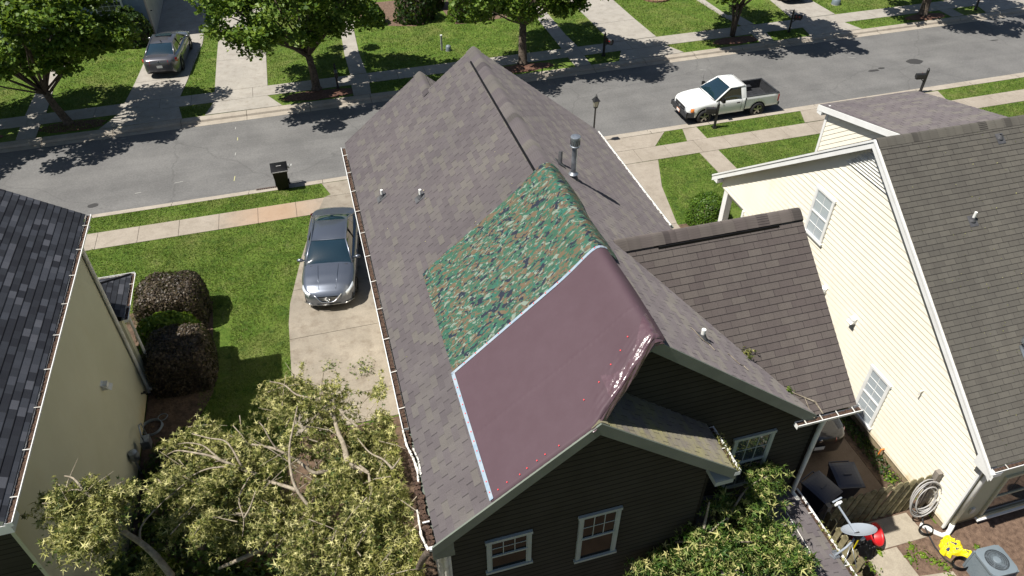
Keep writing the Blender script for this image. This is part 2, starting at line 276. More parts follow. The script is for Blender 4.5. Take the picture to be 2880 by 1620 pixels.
# ---------------------------------------------------------------- mesh helpers
class MB:
    def __init__(s): s.v = []; s.f = []; s.m = []; s.uv = []; s.mats = []
    def mi(s, m):
        if m not in s.mats: s.mats.append(m)
        return s.mats.index(m)
    def face(s, pts, m, uv=None):
        k = len(s.v); s.v += [tuple(p) for p in pts]; s.f.append(tuple(range(k, k+len(pts)))); s.m.append(s.mi(m)); s.uv.append(uv)
    def box(s, c, d, m, rz=0, rot=None):
        x, y, z = d[0]/2, d[1]/2, d[2]/2
        mt = rot if rot is not None else Matrix.Rotation(rz, 3, 'Z')
        P = [Vector(c)+mt@Vector(p) for p in ((-x,-y,-z),(x,-y,-z),(x,y,-z),(-x,y,-z),(-x,-y,z),(x,-y,z),(x,y,z),(-x,y,z))]
        k = len(s.v); s.v += [tuple(p) for p in P]
        for f in ((0,3,2,1),(4,5,6,7),(0,1,5,4),(1,2,6,5),(2,3,7,6),(3,0,4,7)):
            s.f.append(tuple(k+i for i in f)); s.m.append(s.mi(m)); s.uv.append(None)
    def beam(s, a, b, wdt, h, m, up=(0, 0, 1)):
        a = Vector(a); b = Vector(b); d = (b-a); Ln = d.length; d.normalize(); u = Vector(up); sd_ = d.cross(u).normalized(); u2 = sd_.cross(d)
        rot = Matrix((d, sd_, u2)).transposed(); s.box((a+b)/2, (Ln, wdt, h), m, rot=rot)
    def prism(s, pts, z0, z1, m, mtop=None):
        k = len(pts); base = len(s.v)
        s.v += [(p[0], p[1], z0) for p in pts]+[(p[0], p[1], z1) for p in pts]
        s.f.append(tuple(base+k+i for i in range(k))); s.m.append(s.mi(mtop or m)); s.uv.append(None)
        s.f.append(tuple(base+k-1-i for i in range(k))); s.m.append(s.mi(m)); s.uv.append(None)
        for i in range(k):
            j = (i+1) % k; s.f.append((base+i, base+j, base+k+j, base+k+i)); s.m.append(s.mi(m)); s.uv.append(None)
    def tube(s, path, r, m, n=8, cap=True):
        P = [Vector(p) for p in path]; rs = r if isinstance(r, (list, tuple)) else [r]*len(P); base = len(s.v); prev = None
        for i, p in enumerate(P):
            t = (P[min(i+1, len(P)-1)]-P[max(i-1, 0)]).normalized()
            if prev is None: a = t.orthogonal().normalized()
            else:
                a = (prev-t*prev.dot(t))
                a = a.normalized() if a.length > 1e-6 else t.orthogonal().normalized()
            prev = a; b = t.cross(a)
            for k in range(n):
                th = 2*math.pi*k/n; s.v.append(tuple(p+(a*math.cos(th)+b*math.sin(th))*rs[i]))
        for i in range(len(P)-1):
            for k in range(n):
                j = (k+1) % n; s.f.append((base+i*n+k, base+i*n+j, base+(i+1)*n+j, base+(i+1)*n+k)); s.m.append(s.mi(m)); s.uv.append(None)
        if cap:
            for q, rev in ((base, True), (base+(len(P)-1)*n, False)):
                f = tuple(q+k for k in range(n)); s.f.append(f[::-1] if rev else f); s.m.append(s.mi(m)); s.uv.append(None)
    def lathe(s, prof, m, c=(0, 0, 0), n=24, axis='Z'):
        base = len(s.v)
        for (r_, z_) in prof:
            for k in range(n):
                th = 2*math.pi*k/n; x, y = r_*math.cos(th), r_*math.sin(th)
                p = (x, y, z_) if axis == 'Z' else ((x, z_, y) if axis == 'Y' else (z_, x, y))
                s.v.append((p[0]+c[0], p[1]+c[1], p[2]+c[2]))
        for i in range(len(prof)-1):
            for k in range(n):
                j = (k+1) % n; s.f.append((base+i*n+k, base+i*n+j, base+(i+1)*n+j, base+(i+1)*n+k)); s.m.append(s.mi(m)); s.uv.append(None)
    def grid(s, fn, nu, nv, m, uvfn=None, mfn=None):
        base = len(s.v); s.v += [tuple(fn(i/nu, j/nv)) for j in range(nv+1) for i in range(nu+1)]
        for j in range(nv):
            for i in range(nu):
                q = (base+j*(nu+1)+i, base+j*(nu+1)+i+1, base+(j+1)*(nu+1)+i+1, base+(j+1)*(nu+1)+i)
                s.f.append(q); s.m.append(s.mi(mfn((i+.5)/nu, (j+.5)/nv) if mfn else m))
                s.uv.append([uvfn(a, b) for a, b in ((i/nu, j/nv), ((i+1)/nu, j/nv), ((i+1)/nu, (j+1)/nv), (i/nu, (j+1)/nv))] if uvfn else None)
    def patch(s, A, B, Cc, D, m, bulge=(0, 0, 0), nu=8, nv=8):
        A, B, Cc, D, bl = map(Vector, (A, B, Cc, D, bulge))
        s.grid(lambda u, v: A*(1-u)*(1-v)+B*u*(1-v)+Cc*u*v+D*(1-u)*v+bl*(16*u*(1-u)*v*(1-v))**.7, nu, nv, m)
    def build(s, name, parent=None, world=False, smooth=False, origin=None, weld=False):
        me = bpy.data.meshes.new(name); off = Vector((0, 0, 0))
        if world and parent is not None: off = Vector(parent['_o'])
        if parent is None:
            if origin is None:
                a = np.array(s.v); origin = ((a[:, 0].min()+a[:, 0].max())/2, (a[:, 1].min()+a[:, 1].max())/2, a[:, 2].min())
            off = Vector(origin)
        V = [(p[0]-off.x, p[1]-off.y, p[2]-off.z) for p in s.v]
        me.from_pydata(V, [], s.f)
        for m in s.mats: me.materials.append(M[m])
        me.polygons.foreach_set('material_index', s.m)
        if any(u is not None for u in s.uv):
            ul = me.uv_layers.new(name='UVMap'); d = []
            for f, u in zip(s.f, s.uv): d += [c for q in (u or [(0, 0)]*len(f)) for c in q]
            ul.data.foreach_set('uv', d)
        if smooth: me.polygons.foreach_set('use_smooth', [True]*len(s.f))
        me.validate(); me.update()
        if weld:
            import bmesh
            bm = bmesh.new(); bm.from_mesh(me); bmesh.ops.remove_doubles(bm, verts=bm.verts, dist=.0005); bm.to_mesh(me); bm.free()
        o = bpy.data.objects.new(name, me); C.objects.link(o)
        if parent is not None:
            o.parent = parent
            if world: o['_o'] = tuple(parent['_o'])
        else: o.location = off; o['_o'] = tuple(off)
        if '_o' not in o: o['_o'] = (0., 0., 0.)
        return o
def tag(o, label=None, cat=None, group=None, kind=None):
    if label: o['label'] = label
    if cat: o['category'] = cat
    if group: o['group'] = group
    if kind: o['kind'] = kind
    return o
def thing(name, loc, label, cat, rz=0, group=None):
    o = bpy.data.objects.new(name, None); C.objects.link(o); o.location = loc; o.rotation_euler = (0, 0, rz); o.empty_display_size = .3
    o['_o'] = tuple(float(x) for x in loc); return tag(o, label, cat, group)
def dup(o, parent=None):
    c = o.copy(); C.objects.link(c)
    if parent is not None: c.parent = parent
    for ch in list(o.children): dup(ch, c)
    return c
def struct(mb, name, **k):
    o = mb.build(name, **k); o['kind'] = 'structure'; return o
def fast_mesh(name, V, F, mt, parent=None, origin=(0, 0, 0)):
    me = bpy.data.meshes.new(name); n, k = F.shape; V = V-np.array(origin)
    me.vertices.add(len(V)); me.vertices.foreach_set('co', V.astype(np.float32).ravel())
    me.loops.add(n*k); me.loops.foreach_set('vertex_index', F.astype(np.int32).ravel())
    me.polygons.add(n); me.polygons.foreach_set('loop_start', np.arange(0, n*k, k, dtype=np.int32))
    me.materials.append(M[mt]); me.update(calc_edges=True); me.validate()
    o = bpy.data.objects.new(name, me); C.objects.link(o)
    if parent is not None: o.parent = parent
    else: o.location = origin
    o['_o'] = tuple(float(x) for x in (parent['_o'] if parent is not None else origin)); return o
STAR = np.array([(0, 0)]+[(math.sin(a)*r_, math.cos(a)*r_+.25) for a, r_ in zip(np.linspace(0, 2*math.pi, 11)[:-1], (1.10, .20, .85, .16, .6, .12, .6, .16, .85, .20))])
def leaf_cloud(name, P, size, mt, seed, parent=None, origin=(0, 0, 0), star=False, up=.6, var=.35, nrm=None):
    rg = np.random.default_rng(seed); n = len(P)
    N_ = rg.normal(size=(n, 3)); N_[:, 2] = np.abs(N_[:, 2])+up
    if nrm is not None: N_ = nrm*1.2+rg.normal(size=(n, 3))*.55
    N_ /= np.linalg.norm(N_, axis=1)[:, None]
    T_ = np.cross(N_, rg.normal(size=(n, 3))); T_ /= np.linalg.norm(T_, axis=1)[:, None]; B_ = np.cross(N_, T_)
    sz = size*(1+var*rg.uniform(-1, 1, n))
    if star:
        V = P[:, None, :]+sz[:, None, None]*(T_[:, None, :]*STAR[None, :, 0:1]+B_[:, None, :]*STAR[None, :, 1:2])
        V[:, 1:, :] -= N_[:, None, :]*(sz*.28)[:, None, None]*(np.linalg.norm(STAR[1:], axis=1)**2)[None, :, None]
        k = 11; tri = np.array([(0, i, i % 10+1) for i in range(1, 11)]); F = (np.arange(n)[:, None, None]*k+tri[None]).reshape(-1, 3)
    else:
        q = np.array([(0, -.5), (.42, -.05), (.1, .55), (-.42, .08)])
        V = P[:, None, :]+sz[:, None, None]*(T_[:, None, :]*q[None, :, 0:1]+B_[:, None, :]*q[None, :, 1:2])
        V[:, [1, 3], :] += N_[:, None, :]*(sz*.16)[:, None, None]
        k = 4; F = (np.arange(n)[:, None]*k+np.arange(4)[None])
    return fast_mesh(name, V.reshape(-1, 3), F, mt, parent, origin)
def clip(poly, axis, val, keep_ge):
    out = []
    for i in range(len(poly)):
        a, b = poly[i], poly[(i+1) % len(poly)]
        ina = (a[axis] >= val-1e-9) if keep_ge else (a[axis] <= val+1e-9); inb = (b[axis] >= val-1e-9) if keep_ge else (b[axis] <= val+1e-9)
        if ina: out.append(a)
        if ina != inb:
            t = (val-a[axis])/(b[axis]-a[axis]); out.append((a[0]+(b[0]-a[0])*t, a[1]+(b[1]-a[1])*t))
    return out
def lapped(mb, pts, along, up, m, step=.143, lift=.008, phase=0.):
    """plane polygon laid in overlapping courses (shingles or clapboards)"""
    A = Vector(along).normalized(); U = Vector(up).normalized(); Nn = A.cross(U).normalized(); O = Vector(pts[0])
    P2 = [((Vector(p)-O).dot(A), (Vector(p)-O).dot(U)) for p in pts]
    ou, ov = O.dot(A), O.dot(U)
    v0 = min(p[1] for p in P2); v1 = max(p[1] for p in P2)
    k = math.floor((v0+ov-phase)/step)
    while k*step+phase-ov < v1-1e-4:
        a, b = k*step+phase-ov, (k+1)*step+phase-ov; q = clip(clip(P2, 1, a, True), 1, b, False); k += 1
        if len(q) < 3: continue
        def W(p, h=None):
            h = lift*(b-p[1])/step if h is None else h
            return O+A*p[0]+U*p[1]+Nn*h
        mb.face([W(p) for p in q], m, [(p[0]+ou, p[1]+ov-phase) for p in q])
        lo = [p for p in q if abs(p[1]-max(a, v0)) < 1e-5]
        if len(lo) >= 2:
            lo.sort(); p, r_ = lo[0], lo[-1]
            mb.face([W(p, -.002), W(r_, -.002), W(r_), W(p)], m, [(p[0]+ou, p[1]+ov-phase+.004)]*4)
# ================================================================ setting
FA = lambda x: 34.98+.0195*x
FKB = lambda x: 35.80+.018*x
FSL = lambda x: 37.17+.015*x
FSU = lambda x: 38.33+.018*x
NA = lambda x: 28.42+.013*x
NKB = lambda x: 27.95+.008*x
NSU = lambda x: 26.80+.007*x
NSL = lambda x: 25.70+.008*x
XL, XR = -70., 110.
mb = MB(); mb.face([(-600, -600, -.16), (600, -600, -.16), (600, 900, -.16), (-600, 900, -.16)], 'grass'); struct(mb, 'ground')
mb = MB(); mb.face([(XL, NA(XL)-.6, -.10), (XR, NA(XR)-.6, -.10), (XR, FA(XR)+.8, -.10), (XL, FA(XL)+.8, -.10)], 'asphalt'); road = struct(mb, 'road')
def strip(mb, f0, f1, z0, z1, m, x0=XL, x1=XR):
    mb.face([(x0, f0(x0), z0), (x1, f0(x1), z0), (x1, f1(x1), z1), (x0, f1(x0), z1)], m)
def kerb(fe, fb, s):
    mb = MB(); n0 = -40; 
    for i in range(40):
        x0 = -40+i*3.05; x1 = x0+3.03
        P = [(0, -.094), (.52*.9, -.088), (.58*.9, .0), (.64*.9, .016), (1, .016)]
        for (a, za), (b, zb) in zip(P[:-1], P[1:]):
            q = [(x, fe(x)+(fb(x)-fe(x))*t, z) for x, t, z in ((x0, a, za), (x1, a, za), (x1, b, zb), (x0, b, zb))]
            mb.face(q if s > 0 else q[::-1], 'kerb')
    mb.prism([(-40, fe(-40)), (82, fe(82)), (82, fb(82)), (-40, fb(-40))] if s > 0 else [(-40, fb(-40)), (82, fb(82)), (82, fe(82)), (-40, fe(-40))], -.2, -.098, 'joint')
    return struct(mb, 'kerb')
kerb(FA, FKB, 1); kerb(NA, NKB, -1)
def rect(x0, x1, f0, f1): return [(x0, f0(x0)), (x1, f0(x1)), (x1, f1(x1)), (x0, f1(x0))]
mb = MB(); mb.prism([(XL, -60), (XR, -60), (XR, NKB(XR)), (XL, NKB(XL))], -.3, 0, 'grass'); struct(mb, 'near_lawn')
mb = MB(); mb.prism([(XL, FKB(XL)), (XR, FKB(XR)), (XR, 160), (XL, 160)], -.3, 0, 'grass'); struct(mb, 'far_lawn')
def slabs(name, f0, f1, m, step=1.5, x0=-39.07, x1=80, skip=(), z=.02):
    mb = MB(); x = x0
    while x < x1:
        if not any(a < x+step/2 < b for a, b in skip): mb.prism(rect(x+.008, x+step-.008, f0, f1), -.02, z, m)
        x += step
    mb.prism(rect(x0, x1, lambda t: f0(t)+.004, lambda t: f1(t)-.004), -.02, z-.012, 'joint'); return struct(mb, name)
slabs('sidewalk', NSL, NSU, 'walk'); slabs('sidewalk', FSL, FSU, 'farconc')
def paved(name, polys, m, z=.028):
    mb = MB()
    for p in polys: mb.prism(p, -.01, z, m)
    return struct(mb, name)
# driveway of the middle house (curved left edge), cut into slabs
LE = [(27.95, -.42), (26.95, -.12), (26.8, -.42), (25.62, -.81), (24.3, -1.22), (22.78, -1.62), (21.58, -1.88), (20.4, -2.13), (19.38, -2.23), (18.6, -2.24), (17.48, -2.26), (15.7, -2.3), (12.7, -2.3), (9.7, -2.3), (6.5, -2.3)]
def edge_x(y):
    for (ya, xa), (yb, xb) in zip(LE[:-1], LE[1:]):
        if yb <= y <= ya: return xa+(xb-xa)*(ya-y)/(ya-yb)
    return LE[-1][1]
cuts = [27.9, 26.82, 25.70, 21.1, 18.6, 15.68, 14.5]; polys = []
for a, b in zip(cuts[:-1], cuts[1:]):
    ys = sorted({a-.008, b+.008}|{y for y, _ in LE if b+.05 < y < a-.05}, reverse=True)
    polys.append([(edge_x(y), y) for y in ys]+[(.86, ys[-1]), (.86, ys[0])] if a < 21 else [(edge_x(y), y) for y in ys]+[(3.6, ys[-1]), (3.6, ys[0])])
paved('driveway', polys, 'drive', .030)
# shared drive between the houses and aprons on the right
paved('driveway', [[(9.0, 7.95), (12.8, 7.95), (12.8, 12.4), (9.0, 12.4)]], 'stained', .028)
paved('driveway', [[(9.0, 12.42), (12.8, 12.42), (12.8, 16.9), (9.0, 16.9)], [(9.0, 16.92), (12.8, 16.92), (12.82, 21.1), (9.0, 21.1)],
  [(9.6, 21.12), (12.83, 21.12), (13.39, 23.72), (14.15, 25.76), (9.6, 25.76)], [(9.6, 26.9), (14.52, 26.9), (15.5, 28.02), (8.9, 28.0)]], 'walk', .028)
paved('path', [[(16.15, 26.92), (17.15, 26.92), (17.17, 28.03), (16.45, 28.03)], [(16.25, 22.0), (17.16, 22.0), (17.14, 25.8), (16.22, 25.8)]], 'walk', .028)
paved('driveway', [[(22.62, 21.), (29.5, 21.), (30.0, 25.88), (22.62, 25.88)], [(22.4, 27.0), (30.6, 27.0), (30.9, 28.1), (22.85, 28.1)]], 'walk', .028)
# far side
paved('path', [[(-13.80, 38.12), (-12.86, 38.14), (-13.06, 42.34), (-12.72, 45.0), (-13.29, 45.1), (-13.77, 42.38)], [(-13.72, 35.6), (-12.88, 35.61), (-12.91, 36.96), (-13.78, 36.94)]], 'farconc')
paved('driveway', [[(-9.27, 38.18), (-6.63, 38.19), (-6.3, 40.6), (-9.0, 40.5)], [(-9.0, 40.52), (-6.3, 40.62), (-5.74, 45.04), (-8.6, 44.9)], [(-8.6, 44.92), (-5.74, 45.06), (-5.7, 47.55), (-5.7, 62), (-8.35, 62), (-8.41, 46.93)],
  [(-10.14, 35.68), (-6.41, 35.70), (-6.63, 37.04), (-9.45, 37.0)]], 'farconc')
paved('driveway', [[(-4.95, 38.24), (-2.31, 38.28), (-2.26, 42.2), (-4.92, 42.2)], [(-4.92, 42.22), (-2.26, 42.22), (-2.2, 50), (-4.8, 50)], [(-5.35, 35.76), (-1.68, 35.78), (-2.35, 37.1), (-4.98, 37.06)]], 'farconc')
paved('path', [[(2.0, 38.4), (2.87, 38.44), (2.80, 41.2), (1.99, 41.2)], [(1.99, 41.22), (2.80, 41.22), (2.92, 44.6), (3.14, 46.1), (2.33, 46.2), (2.11, 44.0)], [(1.88, 35.84), (2.76, 35.86), (2.85, 37.18), (1.91, 37.16)]], 'farconc')
paved('path', [[(14.02, 38.6), (15.0, 38.62), (14.93, 40.30), (14.05, 40.2)], [(14.05, 40.22), (14.9, 40.32), (15.0, 46.5), (14.1, 46.5)], [(13.98, 36.07), (14.87, 36.08), (14.92, 37.36), (13.97, 37.34)]], 'farconc')
paved('driveway', [[(17.12, 38.68), (19.95, 38.72), (19.85, 41.6), (17.1, 41.5)], [(17.1, 41.52), (19.85, 41.62), (19.75, 52), (17.0, 52)], [(16.54, 36.11), (20.51, 36.19), (19.96, 37.42), (17.17, 37.39)]], 'farconc')
paved('driveway', [[(29.21, 38.88), (32.25, 38.95), (32.2, 44), (29.9, 44)], [(28.78, 36.34), (32.36, 36.40), (32.0, 37.62), (29.08, 37.58)]], 'farconc')
paved('path', [[(25.62, 38.82), (26.52, 38.84), (26.3, 40.6), (25.66, 40.6), (25.5, 46), (24.9, 46), (25.3, 40.5)], [(25.42, 36.28), (26.32, 36.30), (26.53, 37.52), (25.56, 37.5)]], 'farconc')
paved('driveway', [[(41.9, 39.1), (46, 39.2), (46, 50), (42.6, 50)], [(41.6, 36.6), (46.5, 36.66), (46, 37.8), (41.95, 37.76)]], 'farconc')
paved('path', [[(39.0, 36.56), (39.9, 36.58), (39.95, 37.7), (39.0, 37.7)]], 'farconc')
# planting beds, and one dark ground added out of view
def bed(pts, m='mulch', z=.014): mb = MB(); mb.prism(pts, -.01, z, m); return struct(mb, 'mulch_bed_or_added_ground')
def blob(cx, cy, rx, ry, seed, n=22):
    rg = random.Random(seed); return [(cx+math.cos(a)*rx*(1+rg.uniform(-.12, .12)), cy+math.sin(a)*ry*(1+rg.uniform(-.1, .1))) for a in [2*math.pi*i/n for i in range(n)]]
bed(blob(-11.4, 36.35, 1.5, .55, 1)); bed(blob(.2, 36.5, 1.9, .52, 2)); bed(blob(11.3, 36.75, 1.6, .5, 3)); bed(blob(24.3, 36.95, 1.5, .5, 4)); bed(blob(37.4, 37.05, 1.4, .5, 5)); bed(blob(-15.3, 36.2, .9, .4, 6))
bed([(3.22, 46.1), (4.15, 45.2), (5.51, 44.6), (6.6, 44.25), (7.6, 44.5), (8.0, 45.6), (8.3, 49), (3.3, 49)], 'straw')
bed([(8.54, 49), (8.82, 45.42), (9.04, 43.9), (9.66, 43.85), (11.89, 44.07), (12.99, 44.34), (13.6, 45.2), (13.7, 49)], 'straw')
bed([(-6.5, 8.9), (-5.4, 8.9), (-5.3, 13), (-5.0, 16.0), (-4.6, 16.9), (-4.7, 21.3), (-6.8, 21.6), (-9.2, 20.8), (-9.2, 17.5), (-6.5, 17.5)], 'soil')
bed([(-9, -14), (9., -14), (9., 7.4), (.85, 7.4), (.85, 1.9), (-9, 1.9)], 'soil')  # dark ground added out of view to dim window reflections and wall bounce
bed([(-6.5, 2), (.8, 2), (.8, 14.45), (-2.3, 14.45), (-3.2, 11.4), (-5.3, 11.2), (-5.4, 8.9), (-6.5, 8.9)], 'soil')
bed([(12.82, 8.0), (13.45, 7.9), (13.45, 21), (12.82, 21)], 'soil')
bed([(9.0, -6), (40, -6), (40, 7.1), (13.4, 7.1), (13.4, 7.93), (9.0, 7.93)], 'straw')
# pavers in the back yard
paved('path', [[(11.2, 6.86), (12.94, 6.84), (12.88, 7.58), (11.2, 7.62)], [(11.05, 5.9), (12.02, 5.9), (12.0, 6.82), (11.12, 6.82)], [(12.06, 5.0), (12.9, 5.0), (12.9, 5.88), (12.04, 6.0)], [(11.0, 4.9), (12.0, 4.9), (12.02, 5.86), (11.04, 5.86)]], 'paver', .03)
# marks, patches and a crack on the road
def mark(pts, m): mb = MB(); mb.face([(p[0], p[1], -.095) for p in pts], m); o = mb.build('road_mark'); o['kind'] = 'structure'
mark(blob(32.45, 31.75, .50, .33, 9), 'patch')
for a in ((29.5, 31.35, .35, .12), (30.1, 31.5, .22, .1), (-9.6, 29.0, .22, .16), (39, 33, .3, .06)): mark(blob(*a, seed=int(a[0]*7), n=14), 'patch')
for x, y, l, ang, mt in ((-3.86, 33.1, .4, 88, 'chalky'), (-3.96, 31.7, .35, 85, 'chalk'), (-4.0, 29.55, .55, 84, 'chalky'), (-3.95, 34.2, .3, 86, 'chalk'), (-6.3, 29.9, .5, 8, 'chalk'), (-7.9, 29.5, .35, 6, 'chalk'), (29.4, 33.2, .6, -30, 'chalk'), (20.6, 34.0, .5, -25, 'chalk'), (-9, 34.6, .3, 5, 'chalk')):
    dx, dy = math.cos(R(ang)), math.sin(R(ang)); q = .018; l *= .7
    mark([(x-dx*l/2-dy*q, y-dy*l/2+dx*q), (x+dx*l/2-dy*q, y+dy*l/2+dx*q), (x+dx*l/2+dy*q, y+dy*l/2-dx*q), (x-dx*l/2+dy*q, y-dy*l/2-dx*q)], mt)
# repaired asphalt wedge beside the drain
mark([(-3.4, 28.36), (.3, 28.44), (-.3, 28.62), (-1.8, 28.85), (-3.2, 28.75)], 'asphalt')
# grass blades: clumps through all lawns seen by the camera
def inpoly(P, poly):
    x, y = P[:, 0], P[:, 1]; r_ = np.zeros(len(P), bool); n = len(poly)
    for i in range(n):
        x0, y0 = poly[i]; x1, y1 = poly[(i+1) % n]
        if y0 == y1: continue
        c = ((y0 > y) != (y1 > y)) & (x < (x1-x0)*(y-y0)/(y1-y0)+x0); r_ ^= c
    return r_
def blades(name, polys, dens, h, seed, hw=.010):
    rg = np.random.default_rng(seed); A = []
    for poly in polys:
        p = np.array(poly); lo, hi = p.min(0), p.max(0); n = int((hi-lo).prod()*dens)
        c = rg.uniform(lo, hi, (n, 2)); c = c[inpoly(c, poly)]
        A.append(c)
    P = np.concatenate(A); n = len(P)
    f = .5+.5*np.sin(P[:, 0]*1.9+np.sin(P[:, 1]*1.3)*2)*np.sin(P[:, 1]*2.3+np.cos(P[:, 0]*.9)*2)
    P = P[rg.uniform(0, 1, n) < .45+.55*f]; n = len(P)
    a = rg.uniform(0, 2*math.pi, n); hh = h*rg.uniform(.5, 1.3, n); ln = rg.normal(0, .5, (n, 2))*hh[:, None]
    d = np.stack([np.cos(a), np.sin(a)], 1)*hw*rg.uniform(.7, 1.8, n)[:, None]
    z = np.zeros((n, 1))
    V = np.stack([np.hstack([P-d, z]), np.hstack([P+d, z]), np.hstack([P+ln, hh[:, None]])], 1).reshape(-1, 3)
    F = np.arange(n*3).reshape(n, 3); o = fast_mesh(name, V, F, 'blade', origin=(float(P[:, 0].mean()), float(P[:, 1].mean()), 0.)); o['kind'] = 'stuff'
    return tag(o, 'short green grass covering the '+name.replace('grass_', '').replace('_', ' '), 'grass')
lawnL = [(-9.6, NSL(-9)-.0), (-1.0, 25.62), (-1.25, 24.3), (-1.65, 22.78), (-2.15, 20.4), (-2.28, 18.6), (-2.3, 12), (-5.2, 12), (-5.0, 17.2), (-4.1, 17.4), (-4.1, 20.4), (-9.6, 21)]
vergeL = [(-9.6, NSU(-9)+.01), (-.3, 26.84), (-.5, 27.9), (-9.6, 27.84)]
blades('grass_front_lawn', [lawnL, vergeL], 900, .06, 1)
lawnR = [(14.2, 25.8), (16.2, 25.82), (16.2, 21.5), (12.9, 21.2), (13.5, 23.7)]
lawnR2 = [(17.2, 25.82), (22.6, 25.86), (22.6, 20.8), (17.2, 20.8)]
vr = [[(14.6, 26.93), (16.1, 26.93), (16.4, 27.95), (15.55, 28.05)], [(17.2, 26.93), (22.35, 26.97), (22.8, 28.08), (17.2, 28.05)], [(30.7, 27.04), (44, 27.1), (44, 28.25), (31, 28.15)], [(30.2, 25.9), (44, 26.0), (44, 22), (29.8, 22)]]
blades('grass_neighbouring_lawn', [lawnR, lawnR2]+vr, 650, .06, 2)
far = [[(-21, 38.1), (-13.85, 38.15), (-13.8, 42.4), (-13.4, 45), (-21, 45)], [(-12.8, 38.2), (-9.3, 38.2), (-8.9, 42.), (-8.7, 45), (-12.7, 45)], [(-6.6, 38.25), (-5.0, 38.3), (-4.9, 46), (-5.65, 47)], [(-2.25, 38.3), (1.95, 38.4), (2.0, 44), (2.3, 47), (-2.2, 47)],
  [(2.95, 38.45), (14.0, 38.6), (14.05, 43.6), (9, 43.7), (8.7, 46), (8.1, 45), (6.6, 44.1), (3.2, 45.6)], [(15.0, 38.7), (17.05, 38.7), (17.0, 46), (15.1, 46)], [(20.0, 38.8), (25.6, 38.85), (25.2, 44), (19.8, 46)], [(26.6, 38.9), (29.2, 38.9), (29.8, 42), (26.5, 42)], [(32.3, 39), (41.8, 39.1), (42, 42), (32.3, 42)],
  [(32.5, 36.5), (36, 36.55), (36, 37.65), (32.2, 37.6)], [(26.5, 36.4), (28.7, 36.4), (29, 37.5), (26.6, 37.5)], [(15, 36.2), (16.5, 36.2), (17.1, 37.3), (15, 37.3)], [(-6.3, 35.8), (-5.4, 35.8), (-5.05, 36.9), (-6.6, 36.9)], [(2.8, 35.95), (9.6, 36), (9.6, 37.2), (2.9, 37.2)], [(-12.8, 35.75), (-10.3, 35.8), (-9.6, 36.8), (-12.8, 36.8)], [(20.6, 36.3), (22.8, 36.3), (22.8, 37.4), (20.1, 37.4)]]
blades('grass_far_lawns', far, 260, .07, 3, hw=.016)
# ================================================================ houses
SL = .804
def fbeam(mb, a, b, wd, h, m): mb.beam(a, b, wd, h, m)
def deck(mb, pts, n, m, t0=.012, t1=.14):
    n = Vector(n).normalized(); P = [Vector(p)-n*t0 for p in pts]; Q = [Vector(p)-n*t1 for p in pts]
    mb.face(Q[::-1], m)
    for i in range(len(P)):
        j = (i+1) % len(P); mb.face([Q[i], Q[j], P[j], P[i]], m)
def gutter(house, a, b, out, m='white', debris=True, step=.95, skip=()):
    """open trough from a to b (points on the outer top lip), out = horizontal unit vector pointing away from the roof"""
    a = Vector(a); b = Vector(b); o = Vector(out); d = (b-a).normalized(); z = Vector((0, 0, 1))
    mb = MB(); prof = [(0, 0), (-.012, -.03), (-.03, -.10), (-.115, -.10), (-.115, -.005)]
    for (p, q), (r_, s_) in zip(prof[:-1], prof[1:]):
        mb.face([a+o*p+z*q, b+o*p+z*q, b+o*r_+z*s_, a+o*r_+z*s_], m)
        mb.face([a+o*(p-.004)+z*q, a+o*(r_-.004)+z*s_, b+o*(r_-.004)+z*s_, b+o*(p-.004)+z*q], m)
    mb.beam(a+z*.004, b+z*.004, .016, .014, m)
    for e in (a, b): mb.box(e-o*.06-z*.05, (.004 if abs(d.x) > .5 else .115, .115 if abs(d.x) > .5 else .004, .1), m)
    g = mb.build('gutter', house, world=True)
    if debris:
        n = int((b-a).length/.08); rg = random.Random(int(a.x*100)); mb = MB()
        for i in range(n):
            p = a+(b-a)*(i/n); q = a+(b-a)*((i+1)/n); h1, h2 = rg.uniform(-.045, -.012), rg.uniform(-.045, -.012)
            mb.face([p-o*.008+z*h1, q-o*.008+z*h2, q-o*.11+z*h1, p-o*.11+z*h2], 'debris')
        mb.build('leaf_debris', g, world=True)
    L_ = (b-a).length; k = int(L_/step); s = random.Random(5)
    for i in range(k):
        p = a+d*(i+.5)*L_/k
        if any(q0 < i < q1 for q0, q1 in skip): continue
        mb = MB(); mb.beam(p+z*.010, p-o*.15+z*.028, .018, .008, 'offwhite'); mb.build('hanger', g, world=True)
    return g
